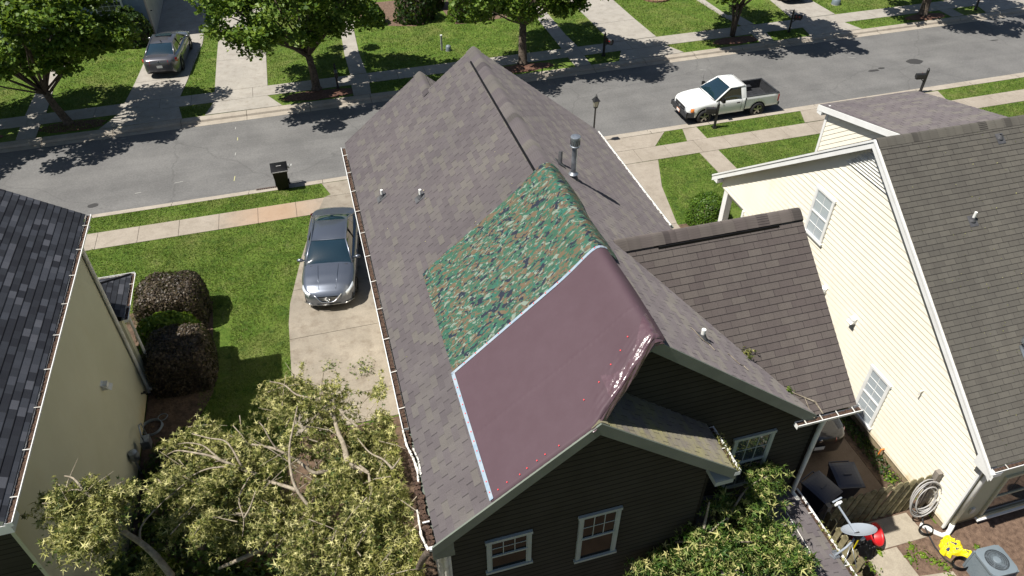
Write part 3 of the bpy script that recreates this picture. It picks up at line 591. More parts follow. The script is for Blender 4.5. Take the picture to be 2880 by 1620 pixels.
def window(house, face, u0, u1, z0, z1, at, fm='white', gm='glass', pane='grid', rows=2, cols=3, fw=.07, sash=True, upper_only=False, depth=.05):
    """face 'y': wall faces -Y at y=at, u is x.  face 'x': wall faces -X at x=at, u is y"""
    mb = MB()
    def bx(ua, ub, za, zb, d, th, m, q=mb):
        if face == 'y': q.box(((ua+ub)/2, at-d, (za+zb)/2), (ub-ua, th, zb-za), m)
        else: q.box((at-d, (ua+ub)/2, (za+zb)/2), (th, ub-ua, zb-za), m)
    bx(u0, u0+fw, z0+fw, z1-fw, depth*.5, depth, fm); bx(u1-fw, u1, z0+fw, z1-fw, depth*.5, depth, fm)
    bx(u0-.02, u1+.02, z1-fw, z1+.0, depth*.55, depth*1.1, fm); bx(u0-.03, u1+.03, z0, z0+fw*.8, depth*.7, depth*1.4, fm)
    f = mb.build('window', house, world=True)
    g = MB(); bx(u0+fw-.01, u1-fw+.01, z0+fw*.7, z1-fw+.01, .018, .008, gm, g); g.build('pane', f, world=True)
    s = MB(); zm = (z0+z1)/2
    bx(u0+fw, u1-fw, zm-.022, zm+.022, .035, .03, fm, s)
    for a, b in (((z0+fw*.8, zm-.022)), ((zm+.022, z1-fw))):
        bx(u0+fw, u0+fw+.025, a, b, .03, .02, fm, s); bx(u1-fw-.025, u1-fw, a, b, .03, .02, fm, s)
    s.build('sash', f, world=True)
    q = MB(); W_ = u1-u0-2*fw-.05
    for k, (a, b) in enumerate(((zm+.022, z1-fw), (z0+fw*.8, zm-.022))):
        if upper_only and k: continue
        for i in range(1, cols): u = u0+fw+.025+W_*i/cols; bx(u-.008, u+.008, a, b, .026, .01, fm, q)
        for j in range(1, rows): zz = a+(b-a)*j/rows; bx(u0+fw+.025, u1-fw-.025, zz-.008, zz+.008, .0262, .01, fm, q)
    q.build('muntin', f, world=True); return f
def ridge_cap(house, a, b, mtr, hw=.17, rise=.05, slope=SL, seg=.25, name='ridge_cap', vent=None, sides=(1, -1)):
    a = Vector(a); b = Vector(b); d = (b-a).normalized(); s_ = d.cross(Vector((0, 0, 1))).normalized(); n = max(1, int((b-a).length/seg)); mb = MB(); z = Vector((0, 0, 1)); e = .25
    def sec(p, l):
        return [p+s_*hw*t+z*(-slope*hw*(math.sqrt(t*t+e*e)-e)/(math.sqrt(1+e*e)-e)*1.0+rise*(.55+.45*abs(t))+l) for t in np.linspace(-1, 1, 11)]
    for i in range(n):
        p = a+d*(i*(b-a).length/n); q = a+d*((i+1)*(b-a).length/n); c0, c1 = sec(p, .004), sec(q, .0); uo = random.Random(i*7+3).uniform(0, 50)
        uv = [(uo, uo), (uo+.01, uo), (uo+.01, uo+.01), (uo, uo+.01)]
        for k in range(10): mb.face([c0[k], c1[k], c1[k+1], c0[k+1]], mtr, uv)
        mid = (i+.5)*(b-a).length/n
        for sg, k in ((-1, 0), (1, 10)):
            dark = vent and vent[0] < mid < vent[1] and sg in sides
            o = s_*sg*(hw-.012); f = [p+o-z*(slope*hw+.02), q+o-z*(slope*hw+.02), c1[k]-s_*sg*.012, c0[k]-s_*sg*.012]
            mb.face(f, 'black' if dark else mtr, uv)
    for p, r_ in ((a, 1), (b, -1)):
        c = sec(p, 0); mb.face((c+[p+s_*hw-z*slope*hw*1.1, p-s_*hw-z*slope*hw*1.1])[::r_], mtr)
    if vent:
        for sg in sides:
            o = s_*sg*(hw+.012)-z*(slope*(hw+.012)-.028); mb.beam(a+d*vent[0]+o, a+d*vent[1]+o, .035, .05, 'black')
    return mb.build(name, house, world=True)

# ---------------------------------------------------------------- middle house
H1 = thing('house', (4.3, 13.2, 0), 'taupe house in the middle with weathered shingle roof partly covered by two tarps', 'house')
E0 = .585; z_of = lambda x: 6.035+SL*(x-.4515); zR = lambda x: 9.11-SL*(x-4.276)
mb = MB(); AL, UL = (0, -1, 0), (1, 0, SL)
P3 = lambda x, y: (x, y, z_of(x))
for x0, x1, y0, y1 in ((E0, 2.963, 6.45, 19.89), (2.963, 3.238, 6.45, 18.69), (3.238, 4.276, 7.14, 18.69)):
    lapped(mb, [P3(x0, y1), P3(x0, y0), P3(x1, y0), P3(x1, y1)], AL, UL, 'sh_main')
dk = [P3(E0, 6.46), P3(3.238, 6.46), P3(3.238, 7.15), P3(4.276, 7.15), P3(4.276, 18.68), P3(2.963, 18.68), P3(2.963, 19.88), P3(E0, 19.88)]
deck(mb, dk, (-SL, 0, 1), 'sage')
Q3 = lambda x, y: (x, y, zR(x))
lapped(mb, [Q3(4.276, 7.14), Q3(8.0, 7.14), Q3(8.0, 18.69), Q3(4.276, 18.69)], (0, 1, 0), (-1, 0, SL), 'sh_main')
deck(mb, [Q3(4.276, 7.15), Q3(8.0, 7.15), Q3(8.0, 18.68), Q3(4.276, 18.68)], (SL, 0, 1), 'sage')
g2 = lambda x, y: (x, y, 8.053-SL*(x-2.963))
lapped(mb, [g2(2.963, 18.69), g2(5.45, 18.69), g2(5.45, 19.89), g2(2.963, 19.89)], (0, 1, 0), (-1, 0, SL), 'sh_main')
deck(mb, [g2(2.963, 18.69), g2(5.45, 18.69), g2(5.45, 19.88), g2(2.963, 19.88)], (SL, 0, 1), 'sage')
mb.build('roof', H1, world=True)
mb = MB(); g3 = lambda x, y: (x, y, 8.275-SL*(x-3.238))
lapped(mb, [g3(3.238, 6.45), g3(5.93, 6.45), g3(5.93, 7.5), g3(3.238, 7.5)], (0, 1, 0), (-1, 0, SL), 'sh_low')
deck(mb, [g3(3.238, 6.46), g3(5.93, 6.46), g3(5.93, 7.49), g3(3.238, 7.49)], (SL, 0, 1), 'sage')
mb.build('low_gable_roof', H1, world=True)
mb = MB(); wz = lambda y: 6.035+SL*(y-7.12)
lapped(mb, [(8.06, 7.15, wz(7.15)), (8.96, 7.15, wz(7.15)), (8.96, 10.25, wz(10.25)), (4.97, 10.25, wz(10.25))], (1, 0, 0), (0, 1, SL), 'sh_wing')
wb = lambda y: 8.553-SL*(y-10.25)
lapped(mb, [(8.96, 10.25, 8.553), (8.96, 13.38, wb(13.38)), (8.09, 13.38, wb(13.38)), (4.97, 10.25, 8.553)], (-1, 0, 0), (0, -1, SL), 'sh_wing')
deck(mb, [(8.06, 7.16, wz(7.16)), (8.95, 7.16, wz(7.16)), (8.95, 10.25, wz(10.25)), (4.97, 10.25, wz(10.25))], (0, -SL, 1), 'sage')
deck(mb, [(8.95, 10.25, 8.553), (8.95, 13.37, wb(13.37)), (8.09, 13.37, wb(13.37)), (4.97, 10.25, 8.553)], (0, SL, 1), 'sage')
mb.build('side_wing_roof', H1, world=True)
ridge_cap(H1, (4.276, 18.69, 9.11), (4.276, 12.2, 9.11), 'sh_main', hw=.20, rise=.03, vent=(.6, 6.49), sides=(1,))
ridge_cap(H1, (2.963, 19.89, 8.053), (2.963, 18.5, 8.053), 'sh_main', hw=.15, rise=.03)
ridge_cap(H1, (4.95, 10.25, 8.553), (8.96, 10.25, 8.553), 'sh_wing', hw=.2, rise=.06, vent=(.85, 3.45), sides=(1,))
ridge_cap(H1, (3.238, 6.45, 8.275), (3.238, 7.48, 8.275), 'sh_low', hw=.14, rise=.025)
# rake boards and eave ends
mb = MB()
def rake(mb, a, b, m, h=.20, t=.03, dy=-.016, drop=.115):
    a = Vector(a)+Vector((0, dy, -drop)); b = Vector(b)+Vector((0, dy, -drop)); d = (b-a)
    q = h/2/math.cos(math.atan2(abs(d.z), abs(d.x)))
    for y in (-t/2, t/2): pass
    P = [a+Vector((0, 0, -q)), b+Vector((0, 0, -q)), b+Vector((0, 0, q)), a+Vector((0, 0, q))]
    if b.x < a.x: P = [P[1], P[0], P[3], P[2]]
    F = [p+Vector((0, -t/2, 0)) for p in P]; B = [p+Vector((0, t/2, 0)) for p in P]
    mb.face(F, m); mb.face(B[::-1], m)
    for i in range(4): j = (i+1) % 4; mb.face([F[j], F[i], B[i], B[j]], m)
rake(mb, (.50, 6.45, z_of(.50)), (3.238, 6.45, 8.275), 'sage'); rake(mb, (3.238, 6.45, 8.275), (6.0, 6.45, 8.275-SL*2.762), 'sage')
rake(mb, (3.3, 7.14, z_of(3.3)), (4.276, 7.14, 9.11), 'sage'); rake(mb, (4.276, 7.14, 9.11), (8.05, 7.14, zR(8.05)), 'sage')
mb.face([(.50, 6.44, 5.66), (.86, 6.44, 5.80), (.86, 6.44, 6.24), (.50, 6.44, 5.96)], 'sage')
mb.box((.70, 6.64, 5.72), (.34, .36, .14), 'sage'); mb.box((5.82, 6.63, 5.74), (.36, .36, .12), 'sage_light')
mb.build('rake_board', H1, world=True)
# walls
mb = MB()
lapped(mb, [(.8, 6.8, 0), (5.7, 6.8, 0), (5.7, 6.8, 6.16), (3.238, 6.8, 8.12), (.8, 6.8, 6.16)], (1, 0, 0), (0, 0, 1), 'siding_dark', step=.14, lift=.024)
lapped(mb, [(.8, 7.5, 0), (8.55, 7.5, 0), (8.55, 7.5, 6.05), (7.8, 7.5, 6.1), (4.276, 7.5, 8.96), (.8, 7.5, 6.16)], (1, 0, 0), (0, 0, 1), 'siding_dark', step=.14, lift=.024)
lapped(mb, [(.8, 19.5, 0), (.8, 6.8, 0), (.8, 6.8, 6.2), (.8, 19.5, 6.2)], (0, -1, 0), (0, 0, 1), 'siding_cream', step=.15, lift=.012)
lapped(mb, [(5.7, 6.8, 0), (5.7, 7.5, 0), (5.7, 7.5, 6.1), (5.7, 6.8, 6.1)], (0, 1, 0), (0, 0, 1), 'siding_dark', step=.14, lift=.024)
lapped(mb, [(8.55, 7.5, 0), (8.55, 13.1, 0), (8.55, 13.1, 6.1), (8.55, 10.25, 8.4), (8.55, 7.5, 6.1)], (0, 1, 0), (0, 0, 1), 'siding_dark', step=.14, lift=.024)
mb.face([(7.8, 13.1, 0), (7.8, 18.3, 0), (7.8, 18.3, 6.1), (7.8, 13.1, 6.1)], 'siding_dark')
mb.face([(8.55, 13.1, 0), (7.8, 13.1, 0), (7.8, 13.1, 6.1), (8.55, 13.1, 6.1)], 'siding_dark')
mb.face([(7.8, 18.3, 0), (.8, 18.3, 0), (.8, 18.3, 6.1), (4.276, 18.3, 8.95), (7.8, 18.3, 6.1)], 'siding_dark')
mb.face([(5.2, 19.5, 0), (.8, 19.5, 0), (.8, 19.5, 6.1), (2.963, 19.5, 7.9), (5.2, 19.5, 6.1)], 'siding_dark')
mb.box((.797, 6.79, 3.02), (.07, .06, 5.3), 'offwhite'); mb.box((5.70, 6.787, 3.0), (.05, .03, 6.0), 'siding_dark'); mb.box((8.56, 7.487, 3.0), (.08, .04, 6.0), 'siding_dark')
mb.build('wall', H1, world=True)
# gable eave soffits
mb = MB()
for c_, d_ in (((.64, 13., 5.90), (.30, 12.6, .03)), ((8.0, 15.9, 5.93), (.4, 4.6, .03)), ((8.3, 7.32, 5.93), (.55, .34, .03))):
    mb = MB(); mb.box(c_, d_, 'sage'); mb.build('soffit', H1, world=True)
window(H1, 'y', 1.47, 2.30, 4.22, 5.27, 6.785, 'sage_light', upper_only=True)
window(H1, 'y', 3.20, 4.01, 3.76, 5.29, 6.785, 'sage_light', upper_only=True)
window(H1, 'y', 6.66, 7.56, 3.75, 5.43, 7.485, 'sage_light', 'glass_grey')
# gutters
gutter(H1, (.4515, 19.83, 6.035), (.4515, 9.0, 6.035), (-1, 0, 0), 'white')
gutter(H1, (8.11, 18.69, 6.03), (8.11, 13.6, 6.03), (1, 0, 0), 'white')
gutter(H1, (7.62, 7.03, 6.01), (9.03, 7.03, 6.01), (0, -1, 0), 'white', step=.34)
gutter(H1, (6.07, 7.46, 6.03), (6.07, 6.42, 6.03), (1, 0, 0), 'white', step=.9)
# torn length of gutter hanging on at the near end
def crumple(pts, w_, m, seed):
    mb = MB(); rg = random.Random(seed); n = len(pts)-1
    for i in range(n):
        a, b = Vector(pts[i]), Vector(pts[i+1]); k = 5
        for j in range(k):
            p, q = a.lerp(b, j/k), a.lerp(b, (j+1)/k); d = (q-p).normalized(); s_ = d.cross(Vector((0, 0, 1))).normalized()
            w1, w2 = w_*rg.uniform(.6, 1.3), w_*rg.uniform(.6, 1.3)
            mb.face([p-s_*w1/2+Vector((0, 0, rg.uniform(-.02, .03))), q-s_*w2/2+Vector((0, 0, rg.uniform(-.02, .03))), q+s_*w2/2, p+s_*w1/2], m)
    return mb
gm = crumple([(.45, 9.0, 6.02), (.46, 8.6, 6.03), (.52, 8.25, 6.09), (.545, 7.95, 6.11), (.52, 7.75, 6.06)], .035, 'offwhite', 3)
for q in (crumple([(.40, 7.25, 6.0), (.38, 6.8, 5.9), (.44, 6.46, 6.0)], .035, 'offwhite', 4), crumple([(.55, 8.45, 6.14), (.60, 8.1, 6.19), (.585, 7.8, 6.17)], .03, 'offwhite', 8)):
    for f, m_ in zip(q.f, q.m): gm.face([q.v[i] for i in f], q.mats[m_])
for k in range(26):
    y = 9.0-k*.1; gm.box((.50+random.Random(k).uniform(-.02, .02), y, 5.95), (.10, .11, .05), 'debris', rz=k*.7)
gm.box((.52, 6.47, 6.0), (.12, .06, .05), 'white'); gm.box((.50, 6.95, 6.04), (.12, .025, .02), 'white')
gd = gm.build('torn_gutter', H1, world=True); gd['label'] = 'crumpled torn length of white gutter at the near corner'
# downspouts
mb = MB(); mb.tube([(8.63, 7.14, 5.92), (8.60, 7.38, 5.6), (8.58, 7.40, 5.2), (8.56, 7.40, 3.15), (8.54, 7.36, 3.02), (8.58, 7.16, 2.99)], .05, 'offwhite', 8); mb.build('downspout', H1, world=True, smooth=True)
mb = MB(); mb.tube([(.66, 6.72, 5.6), (.74, 6.75, 5.3), (.74, 6.75, .2)], .045, 'offwhite', 8); mb.build('downspout', H1, world=True, smooth=True)
# low rear porch roof
mb = MB(); pz = lambda x: 2.98+.30*(8.62-x)
lapped(mb, [(5.75, 2.4, pz(5.75)), (8.62, 2.4, pz(8.62)), (8.62, 7.46, pz(8.62)), (5.75, 7.46, pz(5.75))], (0, 1, 0), (-1, 0, .3), 'sh_main')
deck(mb, [(5.75, 2.4, pz(5.75)), (8.62, 2.4, pz(8.62)), (8.62, 7.46, pz(8.62)), (5.75, 7.46, pz(5.75))], (.3, 0, 1), 'sage')
mb.beam((8.06, 6.9, pz(8.06)+.012), (8.00, 5.55, pz(8.0)+.012), .018, .01, 'offwhite')
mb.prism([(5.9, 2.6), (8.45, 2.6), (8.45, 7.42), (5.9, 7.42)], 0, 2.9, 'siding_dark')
mb.build('porch_roof', H1, world=True)
gutter(H1, (8.74, 7.46, 2.96), (8.74, 2.4, 2.96), (1, 0, 0), 'white', step=1.1)
# plumbing vents and the flue
def vent(house, p, side, h=.22, r_=.035):
    x, y, z = p; mb = MB(); mb.tube([(x, y, z-.05), (x, y, z+h)], r_, 'pvc', 12); v = mb.build('vent_pipe', house, world=True, smooth=False)
    mb = MB(); ux, uy = side; s = SL if house is H1 else .745
    A_ = Vector((-uy, ux, 0)); U_ = Vector((-ux, -uy, s)).normalized(); Nn = Vector((ux*s, uy*s, 1)).normalized(); c = Vector(p)
    a, b = .12, .16; P = [c-A_*a-U_*b+Nn*.02, c+A_*a-U_*b+Nn*.02, c+A_*a+U_*b*.8+Nn*.012, c-A_*a+U_*b*.8+Nn*.012]
    mb.face(P, 'lead'); mb.lathe([(.085, .0), (.06, .05), (.044, .10)], 'lead', c=(x, y, z)); mb.build('flashing_boot', v, world=True); return v
vent(H1, (1.17, 16.0, z_of(1.17)), (-1, 0)); vent(H1, (1.97, 14.75, z_of(1.97)), (-1, 0)); vent(H1, (5.79, 8.03, zR(5.79)), (1, 0), .2, .04)
mb = MB(); mb.tube([(4.84, 13.1, zR(4.84)-.03), (4.88, 13.2, zR(4.84)+.24)], .045, 'lead', 10); mb.box((4.84, 13.1, zR(4.84)+.02), (.22, .26, .012), 'lead', rot=Matrix.Rotation(R(38.8), 3, 'Y')); mb.build('bent_vent_pipe', H1, world=True)
fx, fy, fz = 5.0, 12.68, zR(5.0)
mb = MB(); mb.lathe([(.058, -.08), (.058, .78)], 'galv', c=(fx, fy, fz), n=24); F = mb.build('flue_pipe', H1, world=True, smooth=True)
mb = MB(); mb.lathe([(.0, 1.0), (.100, .99), (.106, .98), (.106, .95), (.098, .94), (.098, .79), (.106, .78), (.104, .75), (.06, .73)], 'galv', c=(fx, fy, fz), n=28)
for k in range(14):
    a = k/14*2*math.pi; mb.box((fx+.098*math.cos(a), fy+.098*math.sin(a), fz+.865), (.008, .018, .12), 'hvac_in', rz=a)
mb.build('flue_cap', F, world=True)
mb = MB(); mb.lathe([(.06, .15), (.105, .10), (.105, .09), (.06, .085)], 'galv', c=(fx, fy, fz), n=28); mb.lathe([(.14, -.11), (.075, .08)], 'lead', c=(fx, fy, fz), n=24); mb.build('storm_collar', F, world=True)

# ---------------------------------------------------------------- cream house on the right
H2 = thing('house', (18.5, 13.2, 0), 'cream clapboard house on the right with white rake boards and grey-brown roof', 'house')
s2 = .745; RY, RZ = 13.2, 7.92; EX = 28.
rz_ = lambda y: RZ-s2*abs(y-RY)
mb = MB()
lapped(mb, [(13.2, 6.68, rz_(6.68)), (EX, 6.68, rz_(6.68)), (EX, RY, RZ), (13.2, RY, RZ)], (1, 0, 0), (0, 1, s2), 'sh_right')
lapped(mb, [(EX, 19.75, rz_(19.75)), (13.2, 19.75, rz_(19.75)), (13.2, RY, RZ), (EX, RY, RZ)], (-1, 0, 0), (0, -1, s2), 'sh_right')
deck(mb, [(13.21, 6.68, rz_(6.68)), (EX, 6.68, rz_(6.68)), (EX, RY, RZ), (13.21, RY, RZ)], (0, -s2, 1), 'offwhite', t1=.10)
deck(mb, [(13.21, 19.75, rz_(19.75)), (EX, 19.75, rz_(19.75)), (EX, RY, RZ), (13.21, RY, RZ)], (0, s2, 1), 'offwhite', t1=.10)
mb.build('roof', H2, world=True)
ridge_cap(H2, (13.2, RY, RZ), (EX, RY, RZ), 'sh_right', hw=.2, rise=.015, slope=s2)
mb = MB()
def rakex(mb, a, b, x, m, h, t, drop):
    P = [(x, a[0], a[1]-drop-h), (x, b[0], b[1]-drop-h), (x, b[0], b[1]-drop), (x, a[0], a[1]-drop)]
    Q_ = [(x+t, p[1], p[2]) for p in P]
    o = P if a[0] > b[0] else P[::-1]; o2 = Q_ if a[0] > b[0] else Q_[::-1]
    mb.face(o, m); mb.face(o2[::-1], m)
    for i in range(4): j = (i+1) % 4; mb.face([o[j], o[i], o2[i], o2[j]], m)
for a, b in (((6.55, rz_(6.55)), (RY, RZ)), ((19.85, rz_(19.85)), (RY, RZ))):
    rakex(mb, a, b, 13.165, 'white', .24, .03, .012); rakex(mb, a, b, 13.14, 'white', .07, .025, .0)
mb.box((13.32, 6.72, 2.88), (.30, .34, .12), 'white'); mb.face([(13.16, 6.50, 2.80), (13.16, 7.05, 2.80), (13.16, 7.05, 3.25), (13.16, 6.50, 2.95)][::-1], 'white')
mb.box((13.32, 19.68, 2.86), (.30, .36, .14), 'white')
mb.build('rake_board', H2, world=True)
mb = MB(); mb.box((20.6, 13.2, 2.5), (14.2, 12.0, .1), 'offwhite'); mb.build('ceiling', H2, world=True)
mb = MB()
def wallx(mb, pts, m, step=.165, lift=.024): lapped(mb, pts, (0, -1, 0), (0, 0, 1), m, step=step, lift=lift)
wallx(mb, [(13.42, 17.9, .25), (13.42, 6.9, .25), (13.42, 6.9, 2.6), (13.42, 17.9, 2.6)], 'siding_cream', lift=.024)
wallx(mb, [(13.42, 19.5, 2.6), (13.42, 6.9, 2.6), (13.42, 6.9, rz_(6.9)-.1), (13.42, RY, RZ-.1), (13.42, 19.5, rz_(19.5)-.1)], 'siding_cream')
lapped(mb, [(13.42, 6.92, .2), (EX, 6.92, .2), (EX, 6.92, 3.0), (13.42, 6.92, 3.0)], (1, 0, 0), (0, 0, 1), 'siding_olive', step=.15, lift=.012)
mb.prism([(13.46, 6.95), (EX, 6.95), (EX, 17.8), (13.46, 17.8)], 0, .25, 'foundation')
mb.face([(EX, 17.9, 0), (13.42, 17.9, 0), (13.42, 17.9, 2.6), (EX, 17.9, 2.6)], 'siding_cream')
mb.box((13.41, 6.905, 1.5), (.06, .06, 2.7), 'white'); mb.box((13.40, 17.92, 1.4), (.07, .10, 2.4), 'white')
mb.build('wall', H2, world=True)
mb = MB(); mb.box((13.55, 19.2, 1.3), (.24, .24, 2.55), 'white'); mb.box((13.55, 18.7, 2.62), (.2, 1.5, .16), 'white'); mb.build('porch_post', H2, world=True)
mb = MB(); mb.prism([(13.4, 17.9), (20, 17.9), (20, 19.5), (13.4, 19.5)], 0, .2, 'walk'); mb.build('porch_floor', H2, world=True)
window(H2, 'x', 14.0, 14.86, 3.98, 5.52, 13.40, 'white', 'blinds', cols=2, rows=2, fw=.075)
window(H2, 'x', 9.95, 10.76, .42, 2.24, 13.40, 'white', 'blinds', cols=2, rows=3, fw=.075)
# louvre in the gable peak
mb = MB()
for k in range(9):
    z = 6.75+k*.085; hw_ = (7.70-z)/s2*.72
    if hw_ > .05: mb.box((13.385, RY, z), (.05, hw_*2, .012), 'white', rot=Matrix.Rotation(R(35), 3, 'Y'))
mb.face([(13.398, RY+.92, 6.72), (13.398, RY-.92, 6.72), (13.398, RY, 7.62)], 'offwhite')
mb.build('gable_louvre', H2, world=True)
for y, z in ((13.3, 2.86), (11.9, 2.90)):
    mb = MB(); mb.box((13.34, y, z), (.14, .17, .17), 'white'); mb.face([(13.22, y-.1, z-.06), (13.22, y+.1, z-.06), (13.40, y+.085, z+.12), (13.40, y-.085, z+.12)][::-1], 'white'); mb.build('vent_hood', H2, world=True)
mb = MB(); mb.tube([(13.42, 9.12, 2.95), (13.32, 9.12, 2.95), (13.30, 9.12, 2.82)], .02, 'offwhite'); mb.build('overflow_pipe', H2, world=True)
mb = MB(); mb.tube([(13.42, 9.31, .35), (13.3, 9.31, .34), (13.28, 9.31, .05)], .022, 'amber'); mb.build('drain_pipe', H2, world=True)
# shed dormer
mb = MB(); dz = lambda y: 7.19+.225*(16.45-y)
lapped(mb, [(17.25, 16.45, dz(16.45)), (13.97, 16.45, dz(16.45)), (13.97, 13.2, dz(13.2)), (17.25, 13.2, dz(13.2))], (-1, 0, 0), (0, -1, .225), 'sh_main')
deck(mb, [(13.98, 16.45, dz(16.45)), (17.25, 16.45, dz(16.45)), (17.25, 13.2, dz(13.2)), (13.98, 13.2, dz(13.2))], (0, .225, 1), 'white', t1=.08)
D_ = mb.build('dormer_roof', H2, world=True)
mb = MB(); rakex(mb, (16.47, dz(16.47)), (13.2, dz(13.2)), 13.945, 'white', .17, .03, .01); mb.box((14.05, 16.35, dz(16.4)-.2), (.2, .2, .12), 'white'); mb.build('dormer_rake_board', H2, world=True)
mb = MB(); cs = [(14.12, 16.15, rz_(16.15)), (14.12, 13.2, RZ-.02), (14.12, 16.15, dz(16.15)-.05)]
A_ = Vector((0, -1, s2)).normalized(); U_ = Vector((0, s2, 1)).normalized()
lapped(mb, cs, A_, U_, 'siding_cream', step=.13, lift=.012)
mb.face([(17.1, 16.15, rz_(16.15)), (14.12, 16.15, rz_(16.15)), (14.12, 16.15, dz(16.15)), (17.1, 16.15, dz(16.15))], 'siding_cream')
mb.face([(17.1, 13.2, RZ), (17.1, 16.15, rz_(16.15)), (17.1, 16.15, dz(16.15))], 'siding_cream')
mb.box((14.11, 16.16, (dz(16.15)+rz_(16.15))/2), (.05, .09, dz(16.15)-rz_(16.15)), 'white'); mb.build('dormer_wall', H2, world=True)
gutter(H2, (13.26, 6.56, 3.0), (EX, 6.56, 3.0), (0, -1, 0), 'white', step=.7)
mb = MB(); mb.tube([(13.55, 6.62, 2.9), (13.56, 6.80, 2.72), (13.56, 6.84, 2.5), (13.56, 6.84, .3)], .055, 'white', 8); mb.build('downspout', H2, world=True, smooth=True)
mb = MB(); mb.tube([(13.56, 6.84, .34), (13.54, 6.80, .16), (13.42, 6.74, .09), (13.28, 6.76, .07), (13.18, 6.88, .06), (13.08, 7.05, .055), (12.98, 7.18, .05)], .062, 'white', 12); mb.build('drain_hose', H2, world=True, smooth=True)
# back room window and outlet
W = window(H2, 'y', 14.42, 16.2, .22, 1.95, 6.905, 'siding_olive', 'glass_grey', rows=1, cols=1, fw=.08)
mb = MB(); mb.box((15.3, 6.84, .19), (1.9, .12, .05), 'white'); mb.build('window_sill', W, world=True)
mb = MB(); mb.box((14.02, 6.88, .68), (.11, .05, .2), 'offwhite'); mb.build('outlet_box', H2, world=True)
def vent2(p, h=.25): return vent(H2, p, (0, -1), h, .035)
vent2((15.04, 11.22, 6.44)); v = vent2((16.71, 12.80, 7.62), .06)
mb = MB(); mb.lathe([(.07, 0), (.07, .18), (.16, .22), (.2, .32), (.17, .42), (.0, .47)], 'galv', c=(15.22, 8.55, 4.42), n=20)
for k in range(20):
    a = k/20*6.283; mb.box((15.22+.19*math.cos(a), 8.55+.19*math.sin(a), 4.74), (.012, .03, .16), 'galv', rz=a+.5)
mb.box((15.2, 8.5, 4.46), (.34, .34, .02), 'galv', rot=Matrix.Rotation(R(36.7), 3, 'X')); mb.build('turbine_vent', H2, world=True)

# ---------------------------------------------------------------- house on the left
H3 = thing('house', (-9.5, 13.3, 0), 'pale khaki house on the left with dark slate coloured shingle roof', 'house')
s3 = .68; lz = lambda x: 6.22+s3*(-6.17-x)
mb = MB()
lapped(mb, [(-6.17, 8.75, lz(-6.17)), (-6.17, 17.9, lz(-6.17)), (-10.6, 17.9, lz(-10.6)), (-10.6, 8.75, lz(-10.6))], (0, 1, 0), (-1, 0, s3), 'sh_left', step=.15, lift=.009)
deck(mb, [(-6.17, 8.76, lz(-6.17)), (-6.17, 17.89, lz(-6.17)), (-10.6, 17.89, lz(-10.6)), (-10.6, 8.76, lz(-10.6))], (s3, 0, 1), 'offwhite')
lz2 = lambda x: lz(-10.6)-s3*(-10.6-x)
deck(mb, [(-10.6, 8.76, lz(-10.6)), (-10.6, 17.89, lz(-10.6)), (-15, 17.89, lz2(-15)), (-15, 8.76, lz2(-15))], (-s3, 0, 1), 'sh_left', t0=0)
mb.face([(-10.6, 8.75, lz(-10.6)), (-10.6, 17.9, lz(-10.6)), (-15, 17.9, lz2(-15)), (-15, 8.75, lz2(-15))], 'sh_left', [(0, 0), (9, 0), (9, 5), (0, 5)])
mb.build('roof', H3, world=True)
mb = MB()
lapped(mb, [(-6.5, 9.2, .1), (-6.5, 17.5, .1), (-6.5, 17.5, 6.15), (-6.5, 9.2, 6.15)], (0, 1, 0), (0, 0, 1), 'siding_olive', step=.15, lift=.010)
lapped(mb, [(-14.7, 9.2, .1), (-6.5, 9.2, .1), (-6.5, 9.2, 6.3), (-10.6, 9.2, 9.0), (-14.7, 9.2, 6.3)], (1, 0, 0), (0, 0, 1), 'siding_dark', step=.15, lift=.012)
mb.face([(-6.5, 17.5, 0), (-14.7, 17.5, 0), (-14.7, 17.5, 6.3), (-10.6, 17.5, 9.0), (-6.5, 17.5, 6.3)], 'siding_olive')
mb.face([(-14.7, 17.5, 0), (-14.7, 9.2, 0), (-14.7, 9.2, 6.3), (-14.7, 17.5, 6.3)], 'siding_olive')
mb.box((-6.47, 17.47, 3.0), (.07, .09, 6.0), 'offwhite'); mb.box((-6.47, 9.22, 3.0), (.07, .09, 6.0), 'siding_olive')
mb.build('wall', H3, world=True)
mb = MB(); mb.box((-6.32, 13.3, 6.07), (.34, 9.0, .03), 'offwhite'); mb.box((-6.3, 8.93, 6.0), (.34, .36, .22), 'white'); mb.build('soffit', H3, world=True)
gutter(H3, (-6.05, 17.9, 6.2), (-6.05, 8.72, 6.2), (1, 0, 0), 'white', step=1.0)
mb = MB(); mb.tube([(-6.12, 17.62, 6.05), (-6.40, 17.40, 5.75), (-6.42, 17.38, 5.5), (-6.42, 17.38, .42), (-6.40, 17.36, .28), (-6.12, 17.34, .2)], .05, 'offwhite', 8); mb.build('downspout', H3, world=True, smooth=True)
mb = MB(); mb.box((-6.42, 14.92, 3.02), (.14, .18, .16), 'offwhite'); mb.face([(-6.28, 14.8, 2.93), (-6.28, 15.04, 2.93), (-6.5, 15.02, 3.14), (-6.5, 14.82, 3.14)], 'offwhite'); mb.build('vent_hood', H3, world=True)
mb = MB(); mb.tube([(-6.5, 16.92, .55), (-6.38, 16.92, .55), (-6.36, 16.92, .47)], .02, 'iron'); mb.lathe([(0, 0), (.035, 0), (.035, .012)], 'iron', c=(-6.40, 16.92, .59), n=12); mb.build('garden_tap', H3, world=True)
mb = MB(); mb.lathe([(0, .16), (.11, .14), (.13, 0), (.11, -.14), (0, -.16)], 'galv', c=(-6.36, 14.35, .85), n=18, axis='Z'); mb.tube([(-6.4, 14.35, .7), (-6.4, 14.35, .1)], .03, 'galv'); mb.build('electric_meter', H3, world=True)
